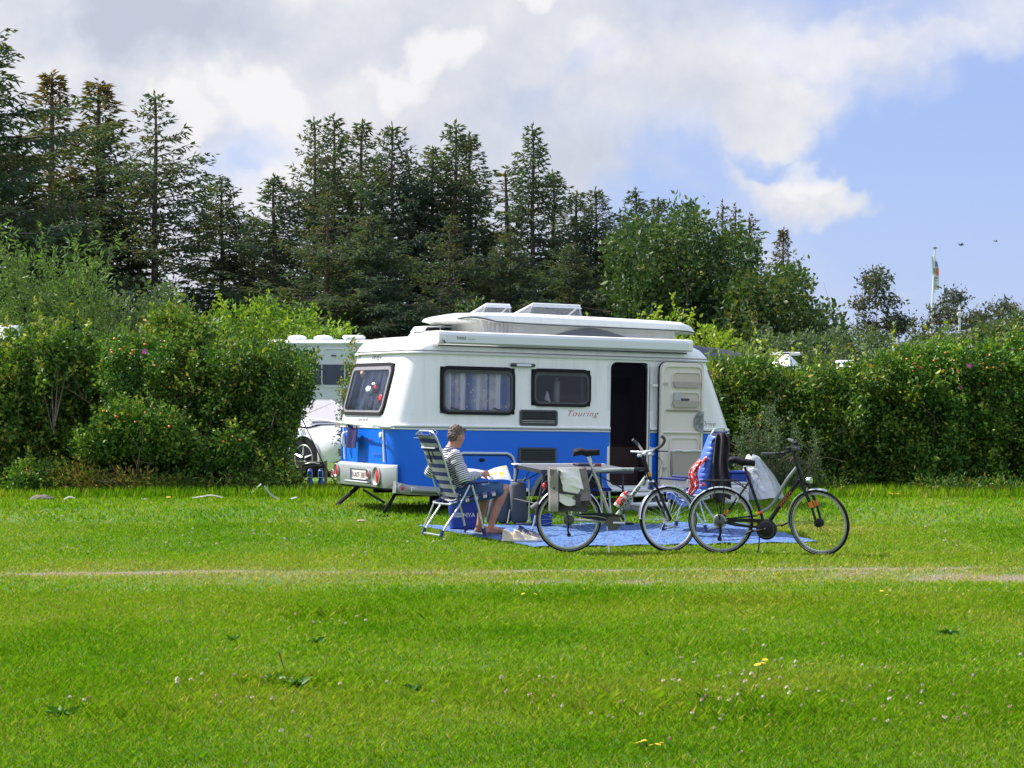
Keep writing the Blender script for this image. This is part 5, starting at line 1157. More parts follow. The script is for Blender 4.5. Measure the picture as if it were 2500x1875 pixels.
hd = lambda x, y, z: HD+HRt@Vector((x*1.08, y*1.08, z*1.05))
SR, SL_ = Vector((-.055, -.185, .905)), Vector((-.075, .185, .905)); ER, EL = Vector((.005, -.275, .655)), Vector((-.165, .305, .70)); WR, WL = Vector((.285, -.150, .690)), Vector((.10, .215, .665))
HPR, HPL = Vector((.12, -.10, .475)), Vector((.12, .10, .475)); KR, KL = Vector((.575, -.135, .515)), Vector((.485, .115, .495)); AR_, AL_ = Vector((.405, -.135, .085)), Vector((.375, .12, .085))
def hand(W_, d, palm, sgn):
    """palm and five fingers closing on a page; d = direction of the hand, palm = palm normal"""
    d = d.normalized(); palm = (palm-d*palm.dot(d)).normalized(); sd = d.cross(palm)*sgn; caps = []
    for i, (o_, L) in enumerate(((-.030, .070), (-.010, .080), (.010, .075), (.028, .060))):
        b0 = W_+d*.03+sd*o_*.6; b1 = W_+d*.085+sd*o_; b2 = b1+d*L*.42+palm*L*.22; b3 = b2+d*L*.10+palm*L*.40
        caps += [(b0, b1, .013, .0105), (b1, b2, .0100, .0088), (b2, b3, .0088, .0072)]
    t0 = W_+d*.02-sd*.02; t1 = W_+d*.055-sd*.048+palm*.018; t2 = t1+d*.032+palm*.022; caps += [(t0, t1, .015, .011), (t1, t2, .0105, .0085)]
    return caps
caps = [((-.03, 0, .85), (-.045, 0, .97), .10, .062), ((-.045, 0, .96), (.0, 0, 1.05), .058, .055), ((.12, 0, .5), (.03, 0, .68), .12, .12), ((.03, 0, .68), (-.03, 0, .86), .12, .11),
        (SR, ER, .050, .040), (ER, WR, .042, .026), (SL_, EL, .050, .040), (EL, WL, .042, .026),
        (HPR, KR, .092, .062), (HPL, KL, .092, .062), (KR, KR+(AR_-KR)*.35+Vector((-.012, 0, 0)), .060, .062), (KR+(AR_-KR)*.35+Vector((-.012, 0, 0)), AR_, .056, .034), (KL, KL+(AL_-KL)*.35+Vector((-.012, 0, 0)), .060, .062), (KL+(AL_-KL)*.35+Vector((-.012, 0, 0)), AL_, .056, .034)]
for A_, yo in ((AR_, -.02), (AL_, .02)):
    heel = A_+Vector((-.030, 0, -.052)); ball = A_+Vector((.145, yo*.5, -.058)); caps += [(A_, heel, .035, .030), (A_+Vector((.01, 0, -.015)), ball+Vector((0, 0, .008)), .034, .026), (heel, ball, .027, .024)]
    for i in range(5): tb = ball+Vector((.012, -.030+.0155*i, -.004)); caps.append((tb, tb+Vector((.042-.006*abs(i-(0 if yo < 0 else 4))*.9, 0, -.006)), .0125, .0095))
caps += hand(WR, Vector((1, .25, .15)), Vector((0, .8, -.4)), 1); caps += hand(WL, Vector((1, -.25, .15)), Vector((0, -.8, -.4)), -1)
ells = [(hd(-.008, 0, .022), (.096, .077, .098), HRt), (hd(.030, 0, -.035), (.062, .058, .078), HRt), (hd(.055, 0, -.085), (.034, .034, .026), HRt), (hd(.100, 0, -.012), (.020, .013, .026), HRt), (hd(.086, 0, -.052), (.014, .024, .010), HRt),
        (hd(.070, -.032, .018), (.020, .020, .012), HRt), (hd(.070, .032, .018), (.020, .020, .012), HRt), (hd(-.005, -.082, -.008), (.018, .009, .032), HRt), (hd(-.005, .082, -.008), (.018, .009, .032), HRt), (hd(.035, -.055, -.02), (.03, .015, .03), HRt), (hd(.035, .055, -.02), (.03, .015, .03), HRt)]
ells = [(e[0], tuple(q*1.07 for q in e[1]), e[2]) for e in ells]
skin('body', caps, ells, .0065, skinm, man, 2)
for s in (-1, 1): MB().ell(hd(.083, .031*s, .008), (.010, .011, .009), 10, 6, HRt).build('eye', mat('eye_white', (.6, .6, .58), .3), man)
skin('hair', [], [(hd(-.018, 0, .038), (.100, .084, .096), HRt), (hd(-.050, 0, -.006), (.062, .074, .072), HRt), (hd(.050, 0, .095), (.050, .060, .036), HRt), (hd(-.012, -.068, .02), (.030, .014, .032), HRt), (hd(-.012, .068, .02), (.030, .014, .032), HRt)], .006, hairm, man, 1, fn=lambda me: wrinkle(me, .0050, 120, 1))
tors = [((.12, 0, .52), (.035, 0, .68), .155, .150), ((.035, 0, .68), (-.03, 0, .85), .150, .135), ((-.035, -.09, .86), (-.055, -.175, .895), .10, .072), ((-.035, .09, .86), (-.065, .175, .895), .10, .072), ((-.035, 0, .88), (-.045, 0, .955), .10, .075)]
arms = [(SR, ER, .076, .062), (ER, ER+(WR-ER)*.80, .064, .048), (SL_, EL, .074, .062), (EL, EL+(WL-EL)*.80, .064, .048)]
def shirt_fn(me):
    wrinkle(me, .004, 38, 2); la = (ER-SR).length; lb = (EL-SL_).length
    seg_coord(me, [((.16, 0, .44), (.03, 0, .68), .15, 0.), ((.03, 0, .68), (-.05, 0, .97), .13, .273), (SR, ER, .066, 2.), (ER, WR, .05, 2.+la), (SL_, EL, .066, 3.), (EL, WL, .05, 3.+lb)])
skin('striped_shirt', tors+arms, [((.10, 0, .53), (.13, .165, .09)), ((-.03, 0, .80), (.115, .185, .12))], .0085, shirtm, man, 2, fn=shirt_fn)
skin('denim_shorts', [(HPR, HPR+(KR-HPR)*.80, .115, .096), (HPL, HPL+(KL-HPL)*.80, .115, .096)], [((.09, 0, .49), (.15, .19, .10))], .010, denim, man, 2, fn=lambda me: wrinkle(me, .005, 30, 4))

# magazine in his hands and the papers beside it
m, t, b = nodemat('magazine_page'); tcn = t.new('ShaderNodeTexCoord'); n = t.noise(tcn.outputs['Object'], 55, 3, .6, 1.5); n2 = t.noise(tcn.outputs['Object'], 9.5, 2, .5)
c = t.ramp(n.outputs[0], [(.42, C(.70, .71, .74)), (.50, C(.22, .27, .40)), (.56, C(.72, .72, .74))]); c = t.mix(t.smooth(n2.outputs[0], .60, .64), c, C(.78, .60, .03)); t.l.new(c, b.inputs['Base Color']); b.inputs['Roughness'].default_value = .45
mg = root('magazine', 'open magazine with a yellow picture held by the seated man', 'magazine', CL(.42, 0, .66), CHA)
def page(nm, P, cv=.012):
    P = [Vector(p)-Vector((.42, 0, .66)) for p in P]; return MB().grid(lambda u, v: P[0].lerp(P[1], u).lerp(P[3].lerp(P[2], u), v)+Vector((0, 0, cv*sin(pi*u))), 10, 6, thick=(0, .003, .003)).build(nm, m, mg, smooth=60)
page('page', [(.40, -.19, .625), (.66, -.17, .610), (.70, .06, .775), (.43, .02, .715)]); page('page', [(.40, -.19, .622), (.16, .10, .66), (.22, .28, .74), (.43, .02, .712)])

# ------------------------------------------------------------------ folding table
tabw = mat('table_top_grey', (.12, .125, .14), .8, var=.06, spec=.1); tabd = mat('table_edge_dark', (.030, .033, .045), .5)
TY, TXp = 24.0, (1318-CX)/F*24.0
tb = root('folding_table', 'long grey folding table with black and silver legs, beside the reading man', 'table', (TXp, TY, .085)); tb.rotation_euler = (radians(3.2), radians(.9), TH)
TL_, TW_ = 1.22, .74
tt_ = MB(); tt_.box((TL_/2, TW_/2, .728), (TL_, TW_, .018), bev=.006); top_ = tt_.build('table_top', tabw, tb)
MB().ringp(rrect(-.012, TL_+.012, -.012, TW_+.012, .03, 3), rrect(.02, TL_-.02, .02, TW_-.02, .02, 3), .69, .733, lambda a, b_, h: (a, b_, h)).build('edge_frame', tabd, tb)
MB().box((TL_/2, TW_-.02, .738), (TL_, .05, .012)).build('edge_strip', trim, tb); MB().box((.0, TW_-.04, .738), (.09, .10, .02), bev=.008).build('corner_cap', trim, tb)
for x, y, dx_ in ((.06, .05, -.14), (.02, TW_-.06, -.12), (TL_-.12, .05, .06), (TL_-.08, TW_-.06, .06)):
    a_, b_ = Vector((x, y, .70)), Vector((x+dx_, y, .0)); mid_ = a_.lerp(b_, .72)
    MB().tube([a_, mid_], .0135, 8).build('leg', tabd, tb); MB().tube([mid_, b_], .011, 8).build('leg', alu, tb); MB().tube([b_, b_+Vector((0, 0, .03))], .017, 8).build('foot_cap', blackp, tb)
for y in (.05, TW_-.06):
    MB().tube([(.02, y, .50), (.42, y, .69)], .008, 6).build('brace', tabd, tb); MB().tube([(.02, y, .43), (.20, y, .69)], .006, 6).build('brace', tabd, tb); MB().tube([(TL_-.10, y, .50), (TL_-.5, y, .69)], .008, 6).build('brace', tabd, tb)
    MB().tube([(.30, y, .69), (.44, y, .50), (.58, y, .69)], .006, 6).build('brace', tabd, tb)
for x in (-.04, TL_-.05): MB().tube([(x, .05, .33), (x, TW_-.06, .33)], .009, 6).build('cross_bar', tabd, tb)
bx_ = root('wallet', 'dark red and black flat case lying on the table', 'case', (0, 0, 0)); bx_.matrix_world = Matrix.LocRotScale(Vector((TXp, TY, .085)), tb.rotation_euler, None) @ Matrix.Translation((.86, .50, .755))
MB().box((0, 0, 0), (.32, .16, .03), bev=.008).build('cover', mat('case_navy', (.02, .02, .06), .5), bx_); MB().box((.10, -.082, 0), (.10, .006, .022)).build('spine_label', mat('case_red', (.22, .04, .03), .5), bx_)
# second, lower folding table / stand right of it
t2 = root('camp_stool', 'low silver-legged stool half hidden behind the silver bicycle', 'stool', (.95, 24.6, rugz(.95, 24.6)), .3)
MB().box((0, 0, .42), (.42, .34, .03), bev=.01).build('seat', navyc, t2)
for x in (-.18, .18):
    for y in (-.14, .14): MB().tube([(x, y, .41), (x*1.1, y*1.15, 0)], .013, 8).build('leg', alu, t2)

# grey folded recliner standing under the table
greyc = mat('grey_upholstery', (.095, .105, .11), .85, var=.12, vs=20, bump=.25)
gx, gy = (1259-CX)/F*24.6, 24.6
fc = root('folded_recliner', 'folded dark grey padded recliner standing under the table behind the man', 'chair', (gx, gy, rugz(gx, gy)), radians(14))
def pad(nm, c_, d, rot): return MB().box(c_, d, Matrix.Rotation(rot, 3, 'Y'), bev=.035).build(nm, greyc, fc, smooth=50)
pad('cushion', (.03, -.02, .26), (.20, .10, .50), radians(-3)); pad('cushion', (-.11, .06, .24), (.17, .08, .47), radians(6)); pad('cushion', (-.24, .10, .21), (.14, .07, .42), radians(10))
MB().tube(bez([(-.04, .06, .50), (-.02, .05, .525), (.14, .03, .525), (.17, .03, .49), (.175, .03, .10), (.16, .02, .015)], 20), .009, 6).build('frame', alu, fc); MB().tube([(-.02, -.09, .012), (.20, -.09, .012)], .010, 6).build('frame', alu, fc)

# ------------------------------------------------------------------ bags and shoes
bagm = mat('bag_blue_tarp', (.014, .045, .30), .4, var=.3, vs=9, bump=.5, bs=14)
def bag(nm, lab, px, Y, w_, d, h, rz, m_):
    X = (px-CX)/F*Y; r = root(nm, lab, 'bag', (X, Y, rugz(X, Y)), rz)
    def fn(u, v):
        a = 2*pi*u; ex = .75; k = 1+.10*v+.03*sin(a*3+v*5)
        return (w_/2*k*math.copysign(abs(cos(a))**ex, cos(a)), d/2*k*math.copysign(abs(sin(a))**ex, sin(a)), h*v+.02*sin(a*2)*v)
    mb = MB(); mb.grid(fn, 36, 10); mb.grid(lambda u, v: (w_*.98*(u-.5), d*.9*(v-.5), .01), 2, 2); mb.build('body', m_, r, smooth=60, fixn=False)
    return r
b1 = bag('shopping_bag', 'big blue tarpaulin bag with white letters under the striped chair', 1139, 24.2, .40, .22, .31, radians(8), bagm)
whp = mat('print_white', (.70, .72, .75), .5)
FB = lambda x0, z0: (lambda a, b_, h: (x0+a, -.22/2*1.12-.012-h, z0+b_))
text('lettering', 'NYA EI', whp, b1, FB(-.055, .135), .050, .21, bold=.02)
mb = MB()
for i in range(3): mb.box((-.125+.012*i, -.138, .140+.020*i), (.11-.02*i, .003, .011))
mb.build('stripe_mark', whp, b1)
for y in (-.10, .10): MB().tube(bez([(-.10, y, .29), (-.08, y*.9, .40), (.06, y*.9, .40), (.10, y, .29)], 14), .010, 6, flat=.5).build('handle', bagm, b1)
b2 = bag('small_bag', 'small crumpled blue bag on the rug behind the rear wheel', 1322, 24.5, .24, .12, .12, .1, bagm); text('lettering', 'EN', whp, b2, lambda a, b_, h: (-.10+a, -.075-h, .03+b_), .035, .05)
def shoe(nm, lab, px, py, rz, m_, solem, collar, grp, L=.29):
    zz = 1.7-0; Y = 23.3
    for _ in range(6): X = (px-CX)/F*Y; Y = F*(CH-rugz(X, Y))/(py-HY)
    r = root(nm, lab, 'shoe', (X, Y, rugz(X, Y)), rz, grp)
    prof_ = [(-.5, .30, .105), (-.42, .36, .115), (-.25, .34, .105), (-.08, .34, .085), (.08, .36, .070), (.25, .38, .056), (.40, .32, .045), (.5, .14, .030)]
    mb = MB(); rows = [mb.addv([(L*x, L*wd_*.5*cos(a)*(1 if sin(a) < .2 else .72), .018+max(0, hh-.018)*max(0, sin(a))**.8) for a in np.linspace(-pi*.02, pi*1.02, 11)]) for x, wd_, hh in prof_]
    for a, b_ in zip(rows, rows[1:]):
        for k in range(10): mb.addf((a+k, a+k+1, b_+k+1, b_+k))
    mb.addf([rows[0]+k for k in range(11)]); mb.addf([rows[-1]+k for k in range(11)][::-1]); up_ = mb.build('upper', m_, r, smooth=60)
    mb = MB(); pl_ = [(L*x*1.03, L*wd_*.52) for x, wd_, hh in prof_]+[(L*x*1.03, -L*wd_*.52) for x, wd_, hh in prof_[::-1]]; mb.prism(pl_, 0, .024, lambda a, b_, h: (a, b_, h)); mb.build('sole', solem, r)
    MB().tube([(L*(-.36+.10*cos(a)), L*.12*sin(a), .112+.012*cos(a)*-1) for a in np.linspace(0, 2*pi, 13)[:-1]], .009, 6, closed=True).build('collar', collar, r)
    mb = MB(); [mb.tube([(L*(-.12+.09*i), -.032, .098-.012*i), (L*(-.08+.09*i), .032, .098-.012*i)], .0035, 4) for i in range(4)]; mb.build('lace', collar, r); return r
beigeS = mat('beige_knit', (.60, .52, .41), .8, var=.1, bump=.2); soleS = mat('sole_cream', (.68, .64, .56), .6); greyS = mat('grey_knit', (.17, .165, .18), .8, var=.2, bump=.3); soleW = mat('sole_white', (.72, .72, .70), .5)
shoe('beige_shoe', 'left one of two cream trainers on the rug edge', 1259, 1322, radians(-8), beigeS, soleS, soleS, 'cream trainers'); shoe('beige_shoe', 'right one of two cream trainers, nearer the bicycle wheel', 1285, 1323, radians(-6), beigeS, soleS, soleS, 'cream trainers')
shoe('grey_shoe', 'dark grey lace-up trainer with white sole by the bicycle wheel', 1306, 1321, radians(-14), greyS, soleW, navyc, None); shoe('grey_shoe', 'second grey trainer half hidden behind the first', 1296, 1312, radians(-5), greyS, soleW, navyc, None)
def cloth(nm, lab, cat, loc, fn, m_, nu=20, nv=16, th=(0, 0, .006), rz=0, grp=None):
    r = MB().grid(fn, nu, nv, thick=th).build(nm, m_, None, smooth=70); r.location = loc; r.rotation_euler = (0, 0, rz); return tag(r, lab, cat, grp)
sockm = mat('sock_light', (.62, .60, .60), .9, bump=.4)
for px, py, lab in ((1238, 1300, 'pale crumpled sock tucked in the cream trainer'), (1289, 1301, 'white crumpled sock lying on the grey trainer')):
    Y = 23.45; X = (px-CX)/F*Y; z = CH+(HY-py)/F*Y
    o = skin('sock', [((0, 0, 0), (.03, 0, -.03), .022, .028), ((0, 0, 0), (-.035, .01, .012), .022, .02)], [((.01, .02, -.01), (.03, .025, .025))], .006, sockm, None, 1, fn=lambda me: wrinkle(me, .003, 80)); o.location = (X, Y, z); tag(o, lab, 'sock')

# ------------------------------------------------------------------ things on the second chair
def CP(px, py, Y): return Vector(PX(px, py, Y))
puff, t, b = nodemat('quilted_blue'); tcn = t.new('ShaderNodeTexCoord'); s_ = t.new('ShaderNodeSeparateXYZ'); t.l.new(tcn.outputs['Object'], s_.inputs[0]); n = t.noise(tcn.outputs['Object'], 9, 3, .6)
t.l.new(t.mix(n.outputs[0], C(.055, .13, .48), C(.10, .20, .62)), b.inputs['Base Color']); b.inputs['Roughness'].default_value = .4
Yj = 23.72
def jac(u, v):
    py = 1207-146*v+4*sin(u*4)*v; xl = 1692+40*v**1.5; xr = 1742+26*v; px = xl+(xr-xl)*u
    q = abs(sin(v*pi*11))**.5; return CP(px, py, Yj-.10*sin(pi*u)-.014*q*sin(pi*min(1, u*1.2)))
jk_ = MB().grid(jac, 14, 120, thick=(0, .10, 0)).build('puffer_jacket', puff, None, smooth=70); tag(jk_, 'bright blue quilted jacket draped over the right folding chair', 'jacket')
flm = mat('fleece_dark', (.045, .035, .042), .95, var=.25, vs=14, bump=.5, bs=120)
def fle(u, v):
    py = 1217-156*v; xl = 1736+14*v**2; xr = 1784-6*v+3*sin(v*9); px = xl+(xr-xl)*u; py -= 6*sin(pi*u)*v-8*u*v*(1-u)+3*sin(u*11)*(v < .1)
    return CP(px, py, Yj-.13-.045*sin(u*pi*4.3+v*1.8)-.05*sin(pi*u))
fl_ = MB().grid(fle, 24, 24, thick=(0, .10, 0)).build('fleece_jacket', flm, None, smooth=70); tag(fl_, 'dark brown fleece hanging over the right chair beside the blue jacket', 'jacket')
def hood(u, v): a = pi*u; return CP(1770-26*cos(a)-8+0, 1084-20*sin(a)*(1), Yj-.11+.14*v)
hd_ = MB().grid(hood, 16, 4, thick=(0, 0, -.03)).build('collar', flm, fl_, smooth=70)
redp, t, b = nodemat('red_white_print'); tcn = t.new('ShaderNodeTexCoord'); vo = t.new('ShaderNodeTexVoronoi'); vo.inputs['Scale'].default_value = 32; t.l.new(tcn.outputs['Object'], vo.inputs['Vector']); t.l.new(t.mix(t.smooth(vo.outputs['Distance'], .42, .36), C(.60, .03, .03), C(.75, .60, .60)), b.inputs['Base Color']); b.inputs['Roughness'].default_value = .7
def redc(u, v): px = 1668+22*u+ (1688-1668)*v+ 14*v; py = 1212-92*v+6*sin(u*6); return CP(px+8*sin(v*7), py, Yj-.22+.10*v-.03*sin(u*pi*3+v*6))
rc_ = MB().grid(redc, 16, 22, thick=(0, .03, 0)).build('red_cloth', redp, None, smooth=70); tag(rc_, 'red and white printed cloth heaped against the blue jacket', 'cloth')
blp = mat('blue_white_print', (.55, .60, .72), .8, col2=(.04, .08, .35), vs=13)
def blc(u, v): return CP(1628+66*u, 1204+26*u*.9+16*v-5*sin(u*9), Yj-.34+.05*sin(u*8)+.12*v)
bc_ = MB().grid(blc, 22, 8, thick=(0, .05, .01)).build('blue_cloth', blp, None, smooth=70); tag(bc_, 'blue and white patterned towel on the seat of the right chair', 'towel')
# silver cover over the drawbar, crate, steps
silv, t, b = nodemat('silver_foil_cover'); tcn = t.new('ShaderNodeTexCoord'); n = t.noise(tcn.outputs['Object'], 3.5, 4, .6); b.inputs['Metallic'].default_value = .35; b.inputs['Roughness'].default_value = .42
t.l.new(t.ramp(n.outputs[0], [(.3, C(.42, .45, .45)), (.7, C(.64, .66, .66))]), b.inputs['Base Color']); bpn = t.new('ShaderNodeBump'); bpn.inputs['Strength'].default_value = .7; bpn.inputs['Distance'].default_value = .05; t.l.new(t.noise(tcn.outputs['Object'], 5, 3, .5, 1.2).outputs[0], bpn.inputs['Height']); t.l.new(bpn.outputs[0], b.inputs['Normal'])
def cov(u, v):
    a = 2*pi*u; Y = 29.3+.42*sin(a)*(1-.5*v); rx = np.interp(v, [0, .3, .75, 1], [56, 50, 24, 6]); cx_ = np.interp(v, [0, .5, .8, 1], [1856, 1850, 1838, 1832]); py = np.interp(v, [0, .35, .85, 1], [1215, 1182, 1116, 1111])
    f = 1+.05*sin(a*5+v*3)+.04*sin(a*9)
    X = (cx_-CX)/F*29.3+rx/F*29.3*cos(a)*f; return Vector((X, Y, CH+(HY-py)/F*29.3+.015*sin(a*4)))
cv_ = MB().grid(cov, 60, 24).build('drawbar_cover', silv, None, smooth=80, fixn=False); tag(cv_, 'silver foil cover draped over the caravan drawbar behind the black saddle', 'cover')
X, Y = (1796-CX)/F*29.2, 29.2; cr = root('plastic_crate', 'blue plastic crate standing left of the silver cover', 'crate', (X, Y, g1(X, Y)+.16), .2)
crb = mat('crate_blue', (.02, .07, .42), .5); MB().box((0, 0, .12), (.26, .3, .24), bev=.02).build('body', crb, cr); MB().box((0, 0, .25), (.30, .34, .03), bev=.01).build('rim', crb, cr)
wb_ = root('water_container', 'white plastic box standing in the grass behind the black bicycle', 'box', ((1795-CX)/F*28.3, 28.3, g1(2.9, 28.3)-.02), .1); MB().box((0, 0, .14), (.34, .25, .30), bev=.03).build('body', trim, wb_); MB().box((0, 0, .31), (.30, .20, .03), bev=.01).build('lid', mat('cloudy_white', (.6, .62, .64), .4), wb_)
X, Y = (1570-CX)/F*26.9, 26.75; st = root('entrance_step', 'white two-tread plastic step below the caravan door', 'step', (X, Y, g1(X, Y)-.02), TH)
MB().box((.02, .1, .235), (.40, .24, .045), bev=.012).build('tread', trim, st); MB().box((.02, -.14, .115), (.46, .26, .045), bev=.012).build('tread', trim, st)
stp = mat('step_grey', (.35, .37, .40), .5)
for x in (-.18, .22): MB().box((x, .1, .11), (.03, .22, .22)).build('side', stp, st); MB().box((x, -.14, .05), (.03, .24, .10)).build('side', stp, st)
# towel and pegs on the drying rail at the back of the caravan
MW = car.matrix_basis
def CW(x, y, z): return MW @ Vector((x, y, z))
tw_ = MB().grid(lambda u, v: CW(-.09-.012*sin(u*9)-.01*v, 1.36-.36*u-.02*sin(v*5), 1.135-.315*v-.012*sin(u*3)), 14, 14, thick=(-.008, -.008, 0)).build('towel', mat('towel_navy', (.015, .012, .09), .95, bump=.6, bs=90), None, smooth=70); tag(tw_, 'small navy towel pegged on the rail behind the caravan', 'towel')
pegm = mat('peg_pale_pink', (.62, .50, .46), .6)
for k, y in enumerate((1.66, 1.72, 1.59, 1.33, 1.04, .99, .88)): 
    p = MB().box((0, 0, 0), (.02, .016, .075), bev=.004).build('clothes_peg', pegm, None); p.location = CW(-.125, y, 1.115); tag(p, 'pale clothes peg clipped on the drying rail behind the caravan', 'peg', 'pegs on the drying rail')
# ------------------------------------------------------------------ bicycles
tyrem = mat('tyre_black', (.013, .013, .015), .85, var=.2, spec=.15); rimm = mat('rim_alloy', (.50, .51, .52), .35, metal=.6); rimd = mat('rim_dark', (.10, .10, .11), .4, metal=.5)
chrome = mat('fender_chrome', (.66, .67, .70), .16, metal=.85, var=.03); saddlem = mat('saddle_black', (.016, .013, .018), .75, var=.15, spec=.2); framS = mat('frame_silver_green', (.42, .46, .43), .35, metal=.35); framK = mat('frame_black', (.008, .008, .011), .4, coat=.1, spec=.3)
orangeM = mat('orange_decal', (.75, .13, .02), .5); gripm = mat('grip_grey', (.06, .065, .07), .7); greyF = mat('fender_grey', (.34, .37, .40), .35, metal=.4)
def wheel(par, r_, hub_m, rim_m, spoke_m, gear=False, drum=.022):
    w_ = bpy.data.objects.new('wheel', None); COL.objects.link(w_); w_.parent = par; w_.location = (0, 0, r_)
    P = [(r_-.019)*1.0]
    MB().tube([((r_-.018)*cos(a), 0, (r_-.018)*sin(a)) for a in np.linspace(0, 2*pi, 65)[:-1]], .0185, 8, closed=True).build('tyre', tyrem, w_)
    mb = MB()
    for y in (-.0192, .0192): mb.tube([((r_-.024)*cos(a), y*.95, (r_-.024)*sin(a)) for a in np.linspace(0, 2*pi, 65)[:-1]], .0022, 4, closed=True)
    mb.build('reflex_stripe', mat('reflex_grey', (.55, .56, .58), .4), w_)
    MB().ringp([((r_-.034)*cos(a), (r_-.034)*sin(a)) for a in np.linspace(0, 2*pi, 65)[:-1]], [((r_-.052)*cos(a), (r_-.052)*sin(a)) for a in np.linspace(0, 2*pi, 65)[:-1]], -.012, .012, lambda a, b_, h: (a, h, b_)).build('rim', rim_m, w_, smooth=30)
    MB().lathe([(.012, -.05), (drum, -.03), (drum, .03), (.012, .05)], (0, 0, 0), 'y', 16).build('hub', hub_m, w_)
    sp = None; L = r_-.045; n = 32
    for k in range(n):
        a = 2*pi*k/n; sy = .026 if k % 2 else -.026; ho = .021*(1 if (k//2) % 2 else -1)
        if sp is None:
            sp = MB().tube([(0, 0, 0), (0, 0, 1)], .0014, 4).build('spoke', spoke_m, w_); o = sp
        else: o = link('spoke', sp.data, w_)
        p0 = Vector((ho*-sin(a), sy, ho*cos(a))); p1 = Vector((L*cos(a+.0), 0, L*sin(a))); d = p1-p0
        o.location = p0; o.rotation_euler = d.to_track_quat('Z', 'Y').to_euler(); o.scale = (1, 1, d.length)
    if gear: MB().lathe([(.012, -.07), (.055, -.062), (.058, -.052), (.045, -.035), (.02, -.03)], (0, 0, 0), 'y', 20).build('cassette', mat('steel_dark', (.12, .12, .13), .4, metal=.7), w_)
    return w_
def fender(par, cx_, r_, a0, a1, m_, nm='mudguard'):
    R2 = r_+.018; A_ = np.linspace(a0, a1, 28); mb = MB(); rows = [mb.addv([(cx_+(R2-.012*abs(q)**2)*cos(a), .028*q, r_+(R2-.012*abs(q)**2)*sin(a)) for q in (-1, -.6, 0, .6, 1)]) for a in A_]
    for a, b_ in zip(rows, rows[1:]):
        for k in range(4): mb.addf((a+k, a+k+1, b_+k+1, b_+k))
    o = mb.build(nm, m_, par, smooth=60, fixn=False); return o
def saddle(par, x, z, m_, tilt=0., L=.27):
    prof_ = [(-.5, .30), (-.46, .42), (-.35, .47), (-.18, .42), (-.02, .27), (.15, .17), (.32, .13), (.44, .12), (.5, .06)]; mb = MB(); rows = []
    for q, hw in prof_:
        zz = .020*cos(q*2.2)+(.022 if q < -.1 else .0)*(1 if q > -.48 else .4)+.018*max(0, q-.2)*0; th = .055 if q < 0 else .055-.03*q
        rows.append(mb.addv([(L*q, L*hw*cos(a), zz+(.024*sin(a) if sin(a) > 0 else th*sin(a))) for a in np.linspace(0, 2*pi, 15)[:-1]]))
    for a, b_ in zip(rows, rows[1:]):
        for k in range(14): mb.addf((a+k, a+(k+1) % 14, b_+(k+1) % 14, b_+k))
    mb.addf([rows[0]+k for k in range(14)][::-1]); mb.addf([rows[-1]+k for k in range(14)]); o = mb.build('saddle', m_, par, smooth=70); o.location = (x, 0, z); o.rotation_euler = (0, tilt, 0); return o
def steer(objs, p, ax, d):
    M = Matrix.Translation(p) @ Matrix.Rotation(d, 4, Vector(ax).normalized()) @ Matrix.Translation(-Vector(p))
    for o in objs: o.matrix_basis = M @ o.matrix_basis
def crankset(par, bb, m_, n=22, L=.17, ang=-.06, disc=.085):
    c = MB(); c.lathe([(disc, -.050), (disc, -.046), (disc*.85, -.044), (.02, -.046)], bb, 'y', 28); c.build('chainring', mat('steel_dark', (0, 0, 0)), par)
    for s, a in ((-1, ang), (1, ang+pi)):
        y = .075*s; e = Vector(bb)+Vector((L*cos(a), y-bb[1], L*sin(a))); MB().tube([Vector(bb)+Vector((0, y*.8, 0)), e], [.016, .011], 8, flat=.6).build('crank', m_, par)
        MB().box(e+Vector((0, .05*s, 0)), (.09, .085, .022), bev=.006).build('pedal', blackp, par)
def tubes(par, nm, m_, lst):
    mb = MB()
    for pts, r_ in lst: mb.tube([Vector(p) for p in pts] if len(pts) < 3 else bez(pts, 14), r_, 10)
    return mb.build(nm, m_, par)
def cable(par, pts, r_=.0026): return MB().tube(bez(pts, 18), r_, 5).build('cable', blackp, par)

# silver and black trekking bicycle
XA = (1388-CX)/F*22.02; B1 = root('bicycle', 'silver and black trekking bicycle with pannier and red drinking bottle', 'bicycle', (XA, 22.02, g1(XA, 22.02)+.002), radians(1.5)); B1.rotation_euler = (radians(2.0), 0, radians(1.5))
R0, WB = .352, 1.085; BBp = (.475, 0, .325)
wr = wheel(B1, R0, blackp, rimm, alu, gear=True); wf = wheel(B1, R0, blackp, rimm, alu, drum=.018); wf.location = (WB, 0, R0)
tubes(B1, 'frame', framS, [([BBp, (.255, 0, .905)], .0165), ([(.262, 0, .875), (.55, 0, .893), (.80, 0, .893)], .0175), ([(.835, 0, .81), (.50, 0, .37)], .022),
    ([(0, -.05, R0), BBp], .011), ([(0, .05, R0), BBp], .011), ([(0, -.05, R0), (.18, -.03, .70), (.25, 0, .84)], .0085), ([(0, .05, R0), (.18, .03, .70), (.25, 0, .84)], .0085)])
tubes(B1, 'head_tube', framK, [([(.815, 0, .985), (.872, 0, .80)], .021), ([(.70, 0, .893), (.83, 0, .895)], .0182)])
MB().tube([(.838, 0, .812), (.815, 0, .782)], .0225, 10).build('frame_band', framK, B1)
dn = Vector((.50, 0, .37))-Vector((.835, 0, .81)); dn.normalize(); up_ = Vector((-dn.z, 0, dn.x))
def DT(a, b_, h): p = Vector((.555, 0, .443))-dn*a; return p+Vector((dn.z, 0, -dn.x))*(b_-.018)*-1*-1+Vector((0, -.0222-h, 0))
text('lettering', 'OXFORD', framK, B1, DT, .032, .335, bold=.02)['label'] = 'black capital letters along the down tube'
